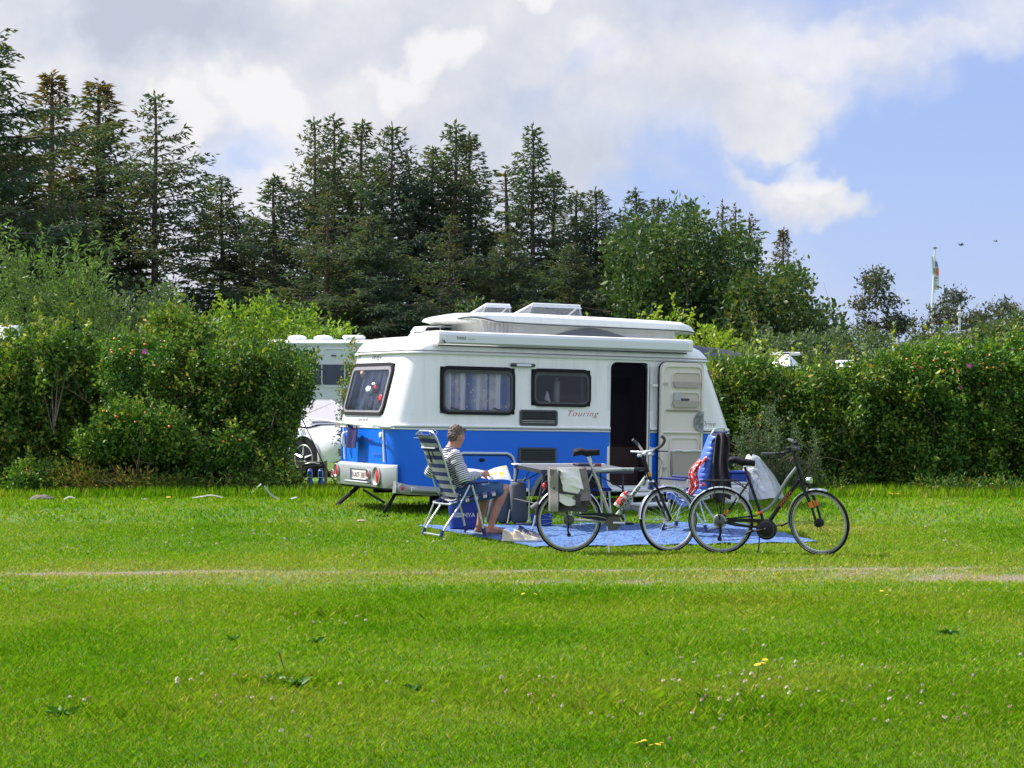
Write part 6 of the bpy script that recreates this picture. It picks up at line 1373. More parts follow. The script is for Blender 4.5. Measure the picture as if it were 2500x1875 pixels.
text('lettering', 'XLT', framK, B1, lambda a, b_, h: (.56+a, -.0182-h, .884+b_), .016, .12, shear=.3)
MB().box((.866, -.024, .842), (.028, .012, .05), Matrix.Rotation(-.25, 3, 'Y'), bev=.004).build('head_badge', mat('amber_reflector', (.75, .25, .02), .3), B1)
tubes(B1, 'seat_post', alu, [([(.255, 0, .90), (.205, 0, 1.03)], .0135), ([(.235, -.02, .93), (.28, -.02, .945)], .009)]); tubes(B1, 'suspension_link', alu, [([(.245, 0, .97), (.225, 0, 1.03)], .010)])
saddle(B1, .19, 1.065, saddlem, radians(-4), .285)
st1 = tubes(B1, 'stem', blackp, [([(.815, 0, .985), (.803, 0, 1.015)], .024), ([(.803, 0, 1.01), (.80, 0, 1.045), (.835, 0, 1.075)], .016)]); st2 = tubes(B1, 'stem_clamp', alu, [([(.80, 0, 1.045), (.85, 0, 1.085)], .020)])
hb_ = tubes(B1, 'handlebar', alu, [([(.845, -.10, 1.085), (.845, .10, 1.085)], .0125), ([(.845, -.10, 1.085), (.84, -.17, 1.09), (.79, -.25, 1.10)], .0115), ([(.845, .10, 1.085), (.84, .17, 1.09), (.79, .25, 1.10)], .0115)])
gr = []
for s in (-1, 1):
    gr.append(MB().tube(bez([(.86, .10*s, 1.085), (.90, .22*s, 1.13), (.90, .30*s, 1.19), (.85, .31*s, 1.235)], 12), .0165, 8).build('grip', gripm, hb_)); gr.append(MB().tube([(.84, .12*s, 1.08), (.93, .20*s, 1.075), (.98, .23*s, 1.07)], .006, 6).build('brake_lever', blackp, hb_)); gr.append(MB().box((.83, .12*s, 1.05), (.06, .05, .035), bev=.01).build('shifter', alu, hb_))
fk = tubes(B1, 'fork', framK, [([(.872, 0, .80), (.905, 0, .735)], .017), ([(.90, -.055, .735), (.90, .055, .735)], .017), ([(.905, -.055, .74), (WB, -.05, R0)], .0155), ([(.905, .055, .74), (WB, .05, R0)], .0155)]); fc1 = tubes(B1, 'fork_crown', alu, [([(.885, -.05, .765), (.885, .05, .765)], .015)])
ff = fender(B1, WB, R0, radians(35), radians(178), chrome, 'front_mudguard'); rf = fender(B1, 0, R0, radians(8), radians(152), chrome, 'rear_mudguard'); MB().tube([(-.33, 0, .53), (-.40, 0, .475)], [.028, .03], 8, flat=.3).build('mud_flap', greyp, B1)
fs = tubes(B1, 'mudguard_stay', alu, [([(WB, -.05, R0), (WB-R0-.018, -.02, R0+.01)], .003), ([(WB, .05, R0), (WB-R0-.018, .02, R0+.01)], .003)])
steer([st1, st2, hb_, fk, fc1, ff, fs, wf], (.845, 0, .90), (-.30, 0, 1), radians(25))
rk = tubes(B1, 'luggage_rack', blackp, [([(-.25, -.06, .76), (.16, -.06, .77)], .006), ([(-.25, .06, .76), (.16, .06, .77)], .006), ([(-.25, -.06, .76), (-.25, .06, .76)], .006), ([(0, -.07, .36), (-.10, -.07, .76)], .005), ([(0, .07, .36), (-.10, .07, .76)], .005), ([(.16, -.03, .77), (.22, 0, .80)], .005)])
MB().ell((-.262, 0, .715), (.022, .035, .038), 12, 8).build('tail_light', redl, B1)
cg = MB(); cg.prism([(.06, .400), (.14, .425), (.30, .432), (.46, .425), (.575, .40), (.60, .36), (.585, .335), (.55, .385), (.48, .395), (.42, .385), (.39, .34), (.20, .365)], -.062, -.040, lambda a, b_, h: (a, h, b_)); cg.build('chain_guard', mat('guard_black_blue', (.010, .016, .026), .4, coat=.1, spec=.3), B1)
MB().tube([(.10, -.064, .402), (.30, -.064, .395), (.40, -.064, .372)], .003, 4).build('guard_stripe', alu, B1); crankset(B1, BBp, alu, ang=-.02)
MB().tube([(.41, -.04, .30), (.425, -.12, .012)], .007, 6).build('kickstand', alu, B1)
tubes(B1, 'derailleur', blackp, [([(0, -.06, .33), (-.01, -.065, .25), (.0, -.065, .20)], .010)]); MB().lathe([(0, -.008), (.022, -.008), (.022, .008), (0, .008)], (0, -.065, .195), 'y', 12).build('jockey_wheel', blackp, B1)
MB().tube([(-.005, -.055, .175), (.47, -.055, .245), ], .0035, 4).build('chain', blackp, B1)
cable(B1, [(.88, -.12, 1.08), (.98, -.1, 1.0), (.97, -.04, .88), (.90, 0, .83)]); cable(B1, [(.86, -.05, 1.06), (1.0, -.02, .98), (1.0, 0, .80), (.93, 0, .70)]); cable(B1, [(.82, -.1, 1.05), (.78, -.04, .96), (.80, 0, .90)])
tubes(B1, 'bottle_cage', alu, [([(.66, -.02, .62), (.60, -.03, .62), (.57, -.03, .56), (.62, -.02, .52)], .004)])
# bottle
MB1 = B1.matrix_basis
bt = root('drinking_bottle', 'red and white drinking bottle in the cage of the silver bicycle', 'bottle'); bt.matrix_world = MB1 @ Matrix.Translation((.557, -.0, .555)) @ Matrix.Rotation(radians(37), 4, 'Y')
redb = mat('bottle_red', (.62, .03, .02), .35); whb = mat('bottle_white', (.75, .72, .68), .35)
MB().lathe([(0, -.075), (.034, -.075), (.037, -.068), (.037, -.045)], n=20).build('base', whb, bt); MB().lathe([(.0371, -.045), (.0371, .045)], n=20).build('body', redb, bt); MB().lathe([(.037, .045), (.037, .07), (.033, .078)], n=20).build('shoulder', whb, bt); MB().lathe([(.034, .078), (.034, .095), (.018, .105), (.014, .125), (0, .127)], n=20).build('cap', redb, bt)
text('lettering', 'Tour', whb, bt, lambda a, b_, h: ((.0378+h)*sin((b_-.02)*26)*1.0, -(.0378+h)*cos((b_-.02)*26), -.035+a), .030, .075, bold=.02)
# pannier hanging from the rack
pn = root('pannier_bag', 'grey and white pannier bag hanging on the rear rack of the silver bicycle', 'bag'); pn.matrix_world = MB1 @ Matrix.Translation((.0, -.0, .06-.0)) @ Matrix.Translation((0, 0, .70)) @ Matrix.Diagonal((1.13, 1.08, 1.10, 1)) @ Matrix.Translation((0, 0, -.745))
pg = mat('pannier_grey', (.20, .18, .17), .85, var=.15, bump=.4); pd = mat('pannier_dark', (.055, .055, .055), .85, var=.2, bump=.4); pw = mat('pannier_white', (.80, .78, .73), .75, bump=.2)
def pan(u, v, y0, dd, x0, x1, z0, z1):
    x = x0+(x1-x0)*u; z = z0+(z1-z0)*v; return (x, y0-dd*(sin(pi*min(1, max(0, u)))**.35)*(1-.35*v)-.010*sin(u*11+v*6)-.006*sin(v*19), z)
lo = MB().grid(lambda u, v: pan(u, v, -.075, .15, -.185+.02*(1-v), .205-.03*(1-v), .455+.02*sin(pi*u), .60), 20, 8, thick=(0, .14, 0)).build('lower_body', pd, pn, smooth=60)
MB().grid(lambda u, v: pan(u, v, -.075, .16, -.19-.01*v, .215-.05*v, .575, .885), 22, 14, thick=(0, .12, 0)).build('upper_body', pg, pn, smooth=60)
MB().grid(lambda u, v: pan(.30+.52*u-.12*v, v, -.100, .165, -.19, .20, .74-.05*u, .895), 12, 8, thick=(0, .02, 0)).build('white_flap', pw, pn, smooth=60)
def disc(u, v): a = 2*pi*u; return (-.005+.085*v*cos(a)+.02, -.248-.008*(1-v*v), .715+.095*v*sin(a))
MB().grid(disc, 24, 4).build('white_panel', pw, pn, smooth=60)
MB().grid(lambda u, v: (-.10+.16*u, -.243+.01*v, .575-.03*sin(pi*u)*(1-v)*1+.075*v-.03*u), 10, 4, thick=(0, .02, 0)).build('white_panel', pw, pn, smooth=60)
MB().grid(lambda u, v: (-.195+.085*u, -.20-.055*u-.01*sin(v*9), .475+.40*v), 6, 12, thick=(0, .08, 0)).build('side_gusset', mat('pannier_taupe', (.27, .25, .23), .85, bump=.3), pn, smooth=60)
MB().grid(lambda u, v: (-.19+.10*u, -.235-.02*v*u, .83+.06*v-.02*u*v), 6, 4, thick=(0, .09, 0)).build('top_fold', pg, pn, smooth=60)
hr = [(.013*(16*sin(a)**3)/16, .017*(13*cos(a)-5*cos(2*a)-2*cos(3*a)-cos(4*a))/16) for a in np.linspace(0, 2*pi, 18)[:-1]]
MB().prism(hr, 0, .003, lambda a, b_, h: (-.150+a*1.0, -.262-h, .70+b_)).build('heart_mark', pd, pn)
MB().box((.075, -.252, .585), (.045, .02, .13), bev=.008).build('buckle_strap', pd, pn); MB().ringp(rrect(.05, .10, .53, .575, .006, 2), rrect(.058, .092, .538, .567, .004, 2), -.268, -.26, lambda a, b_, h: (a, h, b_)).build('buckle', greyp, pn)
MB().grid(lambda u, v: (-.085+.19*u, -.250-.012*sin(pi*u), .655-.035*u+.022*v), 8, 2, thick=(0, .01, 0)).build('dark_band', pd, pn, smooth=60)

# black step-through bicycle with orange bands
YB_ = 21.85; XA = (1760-CX)/F*YB_; B2 = root('bicycle', 'black step-through city bicycle with orange bands and rear rack', 'bicycle', (XA, YB_, g1(XA, YB_)+.0), radians(-17)); B2.rotation_euler = (radians(2.0), 0, radians(-17))
WB = 1.055; BBp = (.485, 0, .285); R0 = .352
wr = wheel(B2, R0, blackp, rimm, blackp, gear=True); wf = wheel(B2, R0, blackp, rimm, blackp, drum=.045); wf.location = (WB, 0, R0)
MB().lathe([(.02, -.060), (.070, -.055), (.075, -.05), (.02, -.045)], (0, 0, R0), 'y', 24).build('spoke_guard', mat('clear_plastic_disc', (.35, .36, .36), .3), B2)
tubes(B2, 'frame', framK, [([BBp, (.30, 0, .82)], .0165), ([BBp, (.60, 0, .47), (.845, 0, .80)], .0225), ([(0, -.05, R0), (.2, -.05, .31), BBp], .012), ([(0, .05, R0), (.2, .05, .31), BBp], .012), ([(.02, -.05, R0+.02), (.40, -.012, .415)], .009),
    ([(0, -.05, R0), (.15, -.03, .55), (.30, 0, .76)], .010), ([(0, .05, R0), (.15, .03, .55), (.30, 0, .76)], .010), ([(.82, 0, .965), (.872, 0, .80)], .022)])
tubes(B2, 'top_tube', mat('frame_dark_silver', (.24, .26, .27), .3, metal=.6), [([(.40, 0, .435), (.52, 0, .50), (.60, 0, .60), (.70, 0, .78), (.815, 0, .93)], .0185)])
tubes(B2, 'orange_band', orangeM, [([(.398, 0, .434), (.45, 0, .458)], .0205)]); tubes(B2, 'orange_band', orangeM, [([(.06, -.045, .42), (.095, -.04, .475)], .0115)])
dn2 = (Vector((.845, 0, .80))-Vector((.60, 0, .47))).normalized()
text('lettering', 'SPARTA', orangeM, B2, lambda a, b_, h: Vector((.635, 0, .517))+dn2*a+Vector((-dn2.z, 0, dn2.x))*(b_-.014)+Vector((0, -.0228-h, 0)), .026, .20, shear=.3, bold=.01)['label'] = 'worn orange lettering on the down tube'
tubes(B2, 'seat_post', framK, [([(.30, 0, .82), (.262, 0, .93)], .0135)]); tubes(B2, 'bottle_mount', mat('dark_red_post', (.12, .02, .025), .4), [([(.295, 0, .84), (.275, 0, .90)], .0142)]); saddle(B2, .235, .975, saddlem, radians(3), .275)
stA = tubes(B2, 'stem', framK, [([(.82, 0, .965), (.79, 0, 1.06)], .017), ([(.79, 0, 1.05), (.80, 0, 1.10), (.83, 0, 1.12)], .014)])
hb2 = tubes(B2, 'handlebar', framK, [([(.74, -.10, 1.10), (.83, -.04, 1.12), (.83, .04, 1.12), (.74, .12, 1.13)], .0120), ([(.66, -.24, 1.105), (.72, -.14, 1.10), (.79, -.06, 1.115)], .0115), ([(.64, .27, 1.17), (.71, .16, 1.14), (.79, .06, 1.115)], .0115)])
for s, zz in ((-1, 1.105), (1, 1.17)):
    MB().tube([(.68, .215*s, zz-.002), (.57, .30*s, zz+.003)], .0175, 8).build('grip', gripm, hb2); MB().tube([(.76, .14*s, 1.09), (.70, .22*s, zz-.05), (.62, .28*s, zz-.045)], .006, 6).build('brake_lever', blackp, hb2); MB().box((.74, .14*s, zz-.005), (.05, .05, .04), bev=.01).build('shifter', blackp, hb2)
MB().ell((.77, -.07, 1.145), (.028, .028, .018)).build('bell', blackp, hb2)
fkA = tubes(B2, 'fork', framK, [([(.872, 0, .80), (.895, 0, .755)], .017), ([(.895, -.06, .75), (.895, .06, .75)], .017), ([(.905, -.06, .75), (1.0, -.058, .545)], .0175), ([(.905, .06, .75), (1.0, .058, .545)], .0175), ([(1.0, -.058, .545), (WB, -.052, R0)], .014), ([(1.0, .058, .545), (WB, .052, R0)], .014)])
fob = [tubes(B2, 'orange_band', orangeM, [([(.985, .058*s, .578), (1.01, .058*s, .522)], .0195)]) for s in (-1, 1)]
hl = MB(); hl.lathe([(0, -.03), (.03, -.022), (.036, .02), (.032, .028)], (.955, 0, .80), 'x', 16); hlo = hl.build('head_light', chrome, B2); hb3 = tubes(B2, 'lamp_bracket', blackp, [([(.90, 0, .76), (.95, 0, .765)], .014)])
ffA = fender(B2, WB, R0, radians(72), radians(192), greyF, 'front_mudguard'); rfA = fender(B2, 0, R0, radians(20), radians(158), greyF, 'rear_mudguard')
fsA = tubes(B2, 'mudguard_stay', greyp, [([(WB, -.05, R0), (WB-R0-.018, -.02, R0-.02)], .0028), ([(WB, .05, R0), (WB-R0-.018, .02, R0-.02)], .0028)])
steer([stA, hb2, fkA, hlo, hb3, ffA, fsA, wf]+fob, (.845, 0, .88), (-.30, 0, 1), radians(-20))
rk = tubes(B2, 'luggage_rack', blackp, [([(-.20, -.07, .78), (.17, -.07, .785)], .006), ([(-.20, .07, .78), (.17, .07, .785)], .006), ([(-.20, -.07, .78), (-.22, 0, .775), (-.20, .07, .78)], .006), ([(.05, -.07, .782), (.05, .07, .782)], .005), ([(-.07, -.07, .782), (-.07, .07, .782)], .005), ([(.0, -.075, .37), (.06, -.07, .78)], .005), ([(0, .075, .37), (.06, .07, .78)], .005), ([(.0, -.075, .37), (-.07, -.07, .78)], .005), ([(0, .075, .37), (-.07, .07, .78)], .005), ([(.15, -.07, .785), (.28, -.02, .70)], .005), ([(.15, .07, .785), (.28, .02, .70)], .005)])
MB().ell((-.185, 0, .735), (.020, .036, .024), 12, 8).build('tail_light', redl, B2)
cg = MB(); cg.prism([(.085, .375), (.25, .385), (.42, .385), (.56, .36), (.60, .32), (.48, .30), (.41, .32), (.40, .345), (.25, .35), (.085, .345)], -.068, -.042, lambda a, b_, h: (a, h, b_)); cg.lathe([(.0, -.072), (.09, -.072), (.108, -.064), (.112, -.05), (.09, -.042)], (.50, 0, .275), 'y', 36); cg.build('chain_guard', framK, B2)
MB().ringp([(.5+.088*cos(a), .275+.088*sin(a)) for a in np.linspace(0, 2*pi, 31)[:-1]], [(.5+.080*cos(a), .275+.080*sin(a)) for a in np.linspace(0, 2*pi, 31)[:-1]], -.076, -.070, lambda a, b_, h: (a, h, b_)).build('guard_ring', greyp, B2)
for s, a in ((-1, 3.35), (1, .2)):
    e = Vector((.50+.17*cos(a), .085*s, .285+.17*sin(a))); MB().tube([(.5, .08*s, .285), e], [.015, .011], 8, flat=.6).build('crank', blackp, B2); MB().box(e+Vector((0, .05*s, 0)), (.09, .085, .022), Matrix.Rotation(-.5, 3, 'Y'), bev=.006).build('pedal', blackp, B2)
MB().tube(bez([(.40, -.05, .27), (.43, -.08, .20), (.42, -.13, .012)], 8), .008, 6).build('kickstand', blackp, B2)
tubes(B2, 'derailleur', blackp, [([(0, -.06, .33), (.01, -.065, .24), (-.01, -.065, .16)], .013)]); MB().lathe([(0, -.008), (.024, -.008), (.024, .008), (0, .008)], (0, -.065, .165), 'y', 12).build('jockey_wheel', blackp, B2); MB().tube([(.0, -.055, .142), (.46, -.055, .19)], .0035, 4).build('chain', blackp, B2)
tubes(B2, 'rim_brake', alu, [([(.17, -.05, .64), (.20, -.05, .60), (.18, -.05, .56)], .009)])
cable(B2, [(.76, -.14, 1.10), (.90, -.10, 1.12), (.98, 0, 1.0), (.90, 0, .82)]); cable(B2, [(.72, .18, 1.14), (.90, .12, 1.14), (.97, .04, .98), (.88, 0, .84)]); cable(B2, [(.22, 0, .68), (.30, -.03, .66), (.36, -.03, .52)])

# ------------------------------------------------------------------ behind the hedge: motorhome, car, hook-up post
mh = mat('motorhome_white', (.60, .64, .66), .4, var=.02); mhw = mat('motorhome_window', (.06, .07, .11), .2, var=.1); mhr = mat('motorhome_roof', (.76, .77, .78), .4)
def PY(px, py, Y): return CH+(HY-py)/F*Y
YM = 46.0; XM0, XM1 = (655-CX)/F*YM, (965-CX)/F*YM
mo = root('motorhome', 'white motorhome behind the left hedge with a dark window band', 'motorhome', (XM0, YM, g1(XM0, YM))); zr = PY(0, 840, YM)-g1(XM0, YM)
MB().box(((XM1-XM0)/2, 1.1, zr/2+.25), (XM1-XM0, 2.2, zr-.5), bev=.08).build('body', mh, mo); MB().box(((XM1-XM0)/2, 1.1, zr+.02), (XM1-XM0+.12, 2.3, .16), bev=.07).build('roof', mhr, mo)
zz = lambda py: PY(0, py, YM)-g1(XM0, YM); xx = lambda px: (px-px*0-CX)/F*YM-XM0
MB().box(((xx(720)+xx(870))/2, -.006, (zz(890)+zz(939))/2), (xx(870)-xx(720), .03, zz(890)-zz(939))).build('window_band', mhw, mo)
MB().ringp(rrect(xx(785), xx(843), zz(945), zz(850), .12), rrect(xx(787), xx(841), zz(943), zz(852), .10), -.025, .0, lambda a, b_, h: (a, h, b_)).build('door_frame', mhr, mo); MB().box((xx(815), -.03, zz(868)), (.12, .02, .03)).build('handle', greyp, mo)
for px in (720, 784, 842): MB().ell((xx(px)-.0, .5, zz(824)), (.22, .2, .07)).build('roof_vent', mhr, mo) if px != 842 else MB().box((xx(860), .5, zz(822)), (.5, .5, .09), bev=.04).build('roof_vent', mhr, mo)
for px in (700, 880): MB().lathe([(.2, -.1), (.33, -.08), (.33, .08), (.2, .1)], (xx(px), .12, .33), 'y', 20).build('wheel', rubber, mo)
# white saloon car, seen from the front corner
wc = mat('car_white', (.78, .79, .80), .18, var=.01, coat=.8); YC = 38.5
ca = root('white_car', 'white saloon car parked behind the gap in the left hedge', 'car', (-3.20, YC, g1(-4, YC)), radians(-43))
def car_body():
    mb = MB(); st_ = [(-3.85, .60, .62, .84), (-3.75, .45, .72, .90), (-3.3, .28, .90, .925), (-2.6, .22, .98, .93), (-1.8, .20, .96, .935), (-.8, .20, .95, .935), (0, .22, .90, .925), (.45, .25, .83, .90), (.75, .30, .76, .82), (.88, .38, .66, .68)]
    rows = []
    for x, zb_, zt, hw in st_:
        rows.append(mb.addv([(x, -hw*.96, zb_), (x, -hw, zb_+(zt-zb_)*.35), (x, -hw*.985, zb_+(zt-zb_)*.72), (x, -hw*.90, zt-.03), (x, -hw*.55, zt+.03), (x, 0, zt+.045), (x, hw*.55, zt+.03), (x, hw*.90, zt-.03), (x, hw*.985, zb_+(zt-zb_)*.72), (x, hw, zb_+(zt-zb_)*.35), (x, hw*.96, zb_)]))
    for a, b_ in zip(rows, rows[1:]):
        for k in range(10): mb.addf((a+k, a+k+1, b_+k+1, b_+k))
    mb.addf([rows[0]+k for k in range(11)][::-1]); mb.addf([rows[-1]+k for k in range(11)]); return mb
car_body().build('body', wc, ca, smooth=45)
cb = MB(); gh = [(-3.3, .93, .62), (-2.6, 1.28, .60), (-1.7, 1.42, .60), (-1.0, 1.38, .62), (-.05, .96, .72)]
rows = [cb.addv([(x, -.80, .92), (x, -hw, z-.03), (x, -hw*.8, z), (x, hw*.8, z), (x, hw, z-.03), (x, .80, .92)]) for x, z, hw in gh]
for a, b_ in zip(rows, rows[1:]):
    for k in range(5): cb.addf((a+k, a+k+1, b_+k+1, b_+k))
cb.build('cabin', wc, ca, smooth=30)
carw = mat('car_glass', (.04, .045, .05), .08, coat=.6); shade_m = mat('sunshade_foil', (.48, .45, .45), .4, var=.15, vs=9, bump=.5, bs=20)
MB().grid(lambda u, v: (-.11-.80*v, -.66+.10*v+(1.32-.20*v)*u, 1.005+.375*v), 8, 4, thick=(.012, 0, .02)).build('windscreen_sunshade', shade_m, ca)
MB().tube([(-.08, -.70, .985), (-.95, -.58, 1.40), (-.95, .58, 1.40), (-.08, .70, .985)], .022, 6).build('windscreen_frame', wc, ca)
for s in (-1, 1):
    MB().grid(lambda u, v: (-1.15-1.6*u, (.775-.10*v)*s, .97+.34*v*(1-abs(2*u-1)**4*.5)), 8, 3, thick=(0, .012*s, 0)).build('side_window', carw, ca); MB().ell((-.25, .98*s, 1.0), (.07, .10, .06)).build('mirror', wc, ca)
    MB().box((.60, .70*s, .655), (.36, .20, .10), Matrix.Rotation(.35*-s, 3, 'Z')@Matrix.Rotation(.12, 3, 'Y'), bev=.04).build('headlight', mat('headlight_glass', (.32, .34, .37), .1, metal=.4, coat=.8), ca)
    for x in (0, -2.83):
        w_ = MB().lathe([(.24, -.11), (.315, -.11), (.34, -.08), (.34, .08), (.315, .11), (.24, .11)], (x, .84*s, .34), 'y', 28).build('wheel', rubber, ca)
        mb = MB(); [mb.tube([(x+.05*cos(a), .955*s, .34+.05*sin(a)), (x+.235*cos(a), .945*s, .34+.235*sin(a))], [.028, .014], 6, flat=.5) for a in np.linspace(0, 2*pi, 6)[:-1]+.3]; mb.tube([(x+.245*cos(a), .945*s, .34+.245*sin(a)) for a in np.linspace(0, 2*pi, 25)[:-1]], .012, 6, closed=True); mb.build('rim', alu, w_)
        MB().prism([(x+.40*cos(a), .33+.42*sin(a)) for a in np.linspace(-.1, pi+.1, 17)], .925*s, .945*s if s > 0 else -.945, lambda a, b_, h: (a, h, b_)).build('wheel_arch', rubber, ca); MB().ringp([(x+.42*cos(a), .33+.44*sin(a)) for a in np.linspace(-.1, pi+.1, 17)], [(x+.40*cos(a), .33+.42*sin(a)) for a in np.linspace(-.1, pi+.1, 17)], .92*s, .955*s, lambda a, b_, h: (a, h, b_)).build('arch_lip', wc, ca)
MB().box((.82, 0, .47), (.10, 1.25, .17), bev=.03).build('grille', blackp, ca); MB().box((.88, 0, .50), (.03, 1.2, .015)).build('grille_bar', alu, ca); MB().box((.88, 0, .44), (.03, 1.2, .015)).build('grille_bar', alu, ca); MB().box((.80, 0, .31), (.16, 1.45, .07), bev=.03).build('front_bumper', wc, ca)
# electricity hook-up
wood = mat('weathered_post', (.20, .19, .13), .9, var=.3, vs=14, bump=.5); YP = 33.0; XP = (733-CX)/F*YP; gp = g1(XP, YP)
ho = root('hookup_board', 'wooden post and board with two blue power plugs by the hedge gap', 'post', (XP, YP, gp)); sc_ = YP/F
MB().box((0, 0, (1195-1130)*sc_/2), (8.5*sc_, .07, 66*sc_), bev=.006).build('post', wood, ho); MB().box((62*sc_, .02, 37*sc_), (7*sc_, .06, 62*sc_), bev=.006).build('post', wood, ho); MB().box((32*sc_, .03, 45*sc_), (56*sc_, .03, 38*sc_)).build('board', mat('dark_board', (.035, .035, .022), .9, var=.3), ho)
MB().tube(bez([(14*sc_, -.06, 60*sc_), (30*sc_, -.09, 63*sc_), (48*sc_, -.06, 60*sc_)], 8), .008, 6).build('cable', trim, ho)
plb = mat('plug_blue', (.015, .07, .42), .45)
for dx_ in (25, 51):
    q = bpy.data.objects.new('power_plug', None); COL.objects.link(q); q.parent = ho; q.location = (dx_*sc_, -.06, 0)
    MB().lathe([(.018, 58*sc_), (.035, 55*sc_), (.035, 49*sc_)], n=14).build('collar', blackp, q); MB().lathe([(.026, 47*sc_), (.045, 44*sc_), (.045, 26*sc_), (.03, 22*sc_), (.048, 17*sc_), (.044, 5*sc_), (.02, 2*sc_)], n=14).build('body', plb, q); MB().ringp(rrect(-.04, .04, 26*sc_, 44*sc_, .01, 2), rrect(-.032, .032, 27.5*sc_, 42.5*sc_, .008, 2), -.052, -.046, lambda a, b_, h: (a, h, b_)).build('lid_rim', trim, q)
    MB().lathe([(.024, 50*sc_), (.030, 48*sc_), (.024, 46*sc_)], n=12).build('ring', trim, q)
# other caravans and the dark tarpaulin
def far_van(px0, px1, py, Y, lab, h=1.3, nm='white_caravan'):
    X0, X1 = (px0-CX)/F*Y, (px1-CX)/F*Y; z = PY(0, py, Y); g_ = g1(X0, Y); r = root(nm, lab, 'caravan', (X0, Y, g_)); Hh = z-g_
    MB().box(((X1-X0)/2, 1.1, .35+(Hh-.35)/2), (X1-X0, 2.1, Hh-.35), bev=.25).build('body', mhr, r); MB().box(((X1-X0)/2, .03, Hh-.28), (X1-X0-.4, .02, .05)).build('roof_seam', greyp, r); MB().box(((X1-X0)/2, .03, Hh-.85), ((X1-X0)*.5, .03, .5), bev=.01).build('window', mhw, r)
    for f_ in (.35, .75): MB().box(((X1-X0)*f_, 1.0, Hh+.02), (.4, .5, .07), bev=.02).build('roof_vent', trim, r)
    MB().lathe([(.2, -.1), (.32, -.08), (.32, .08), (.2, .1)], ((X1-X0)/2, .1, .32), 'y', 18).build('wheel', rubber, r); return r
far_van(-160, 50, 798, 40, 'white caravan roof peeping over the hedge at the left edge')
far_van(1895, 1960, 864, 42, 'white caravan roof just visible over the right hedge near the lime shoot'); far_van(2060, 2130, 884, 43, 'low white roof showing through the right hedge further right')
tarp = mat('tarpaulin_dark', (.018, .022, .045), .6, var=.2, bump=.3, bs=8)
def tp(u, v): px = 1672+215*u; py = np.interp(u, [0, .35, .75, 1], [840, 850, 866, 888])+ (34+10*sin(u*5))*v*(1-.5*u); return PX(px, py, 33.3+.5*(1-v)+.4*sin(u*3))
o = MB().grid(tp, 24, 6, thick=(0, .9, -.03)).build('tarpaulin', tarp, None, smooth=60); tag(o, 'dark blue awning roof sloping down behind the front of the caravan', 'awning')
# flagpole with flag, lamp post, birds
YF = 78.0; zf = lambda py: CH+(HY-py)/F*YF; XF = (2274-CX)/F*YF; gf = g1(XF, YF)
fp = root('flagpole', 'tall white flagpole leaning slightly, beyond the right hedge', 'flagpole', (XF, YF, gf)); MB().tube([(-.06, 0, 0), (.0, 0, (zf(800)-gf)), (.14, 0, zf(606)-gf)], [.055, .05, .03], 8).build('pole', trim, fp); MB().lathe([(0, -.03), (.09, 0), (.09, .02), (0, .06)], (.14, 0, zf(606)-gf), n=10).build('cap', greyp, fp)
fm, t, b = nodemat('flag_cloth'); tcn = t.new('ShaderNodeTexCoord'); s_ = t.new('ShaderNodeSeparateXYZ'); t.l.new(tcn.outputs['Object'], s_.inputs[0])
c = t.ramp(t.math('MULTIPLY_ADD', s_.outputs[2], 1/1.4, 0), [(0, C(.62, .64, .66)), (1, C(.70, .71, .73))]); t.l.new(c, b.inputs['Base Color']); b.inputs['Roughness'].default_value = .8
fl = MB().grid(lambda u, v: (.02*v+(.05+.20*min(1, (1-v)*3.2+.12))*u+.03*sin(v*6), .05*sin(u*5+v*7), 1.32*v), 8, 30).build('flag', fm, None, smooth=60); fl.location = (XF+.02, YF, zf(708)); tag(fl, 'white flag with blue, green and orange marks hanging on the flagpole', 'flag')
for nm, col, z0, z1, x0, x1 in (('flag_mark_blue', (.10, .16, .30), .90, 1.08, .10, .17), ('flag_mark_green', (.12, .28, .16), .62, .84, .03, .09), ('flag_mark_orange', (.65, .12, .06), .56, .82, .12, .23), ('flag_mark_text', (.25, .27, .32), .42, .50, .05, .20), ('flag_mark_text', (.25, .27, .32), .34, .36, .05, .20), ('flag_mark_text', (.25, .27, .32), .15, .17, .06, .18)):
    MB().grid(lambda u, v: (x0+(x1-x0)*u+.02, -.06, z0+(z1-z0)*v), 2, 2).build(nm.replace('flag_mark_', '')+'_mark', mat(nm, col, .7), fl)
YL = 60.0; XL = (2343-CX)/F*YL; gl = g1(XL, YL); lp = root('lamp_post', 'pale lamp post with a round head right of the flagpole', 'lamp post', (XL, YL, gl)); zl = lambda py: CH+(HY-py)/F*YL-gl
MB().tube([(-.02, 0, 0), (0, 0, zl(775))], .035, 8).build('pole', trim, lp); MB().lathe([(0, -.05), (.07, -.045), (.085, 0), (.07, .05), (0, .06)], (0, 0, zl(768)), 'y', 14).build('lamp_head', trim, lp); MB().lathe([(0, 0), (.04, 0), (.03, .12), (0, .14)], (0, 0, zl(757)), n=10).build('finial', trim, lp)
brd = mat('bird_dark', (.03, .03, .035), .8)
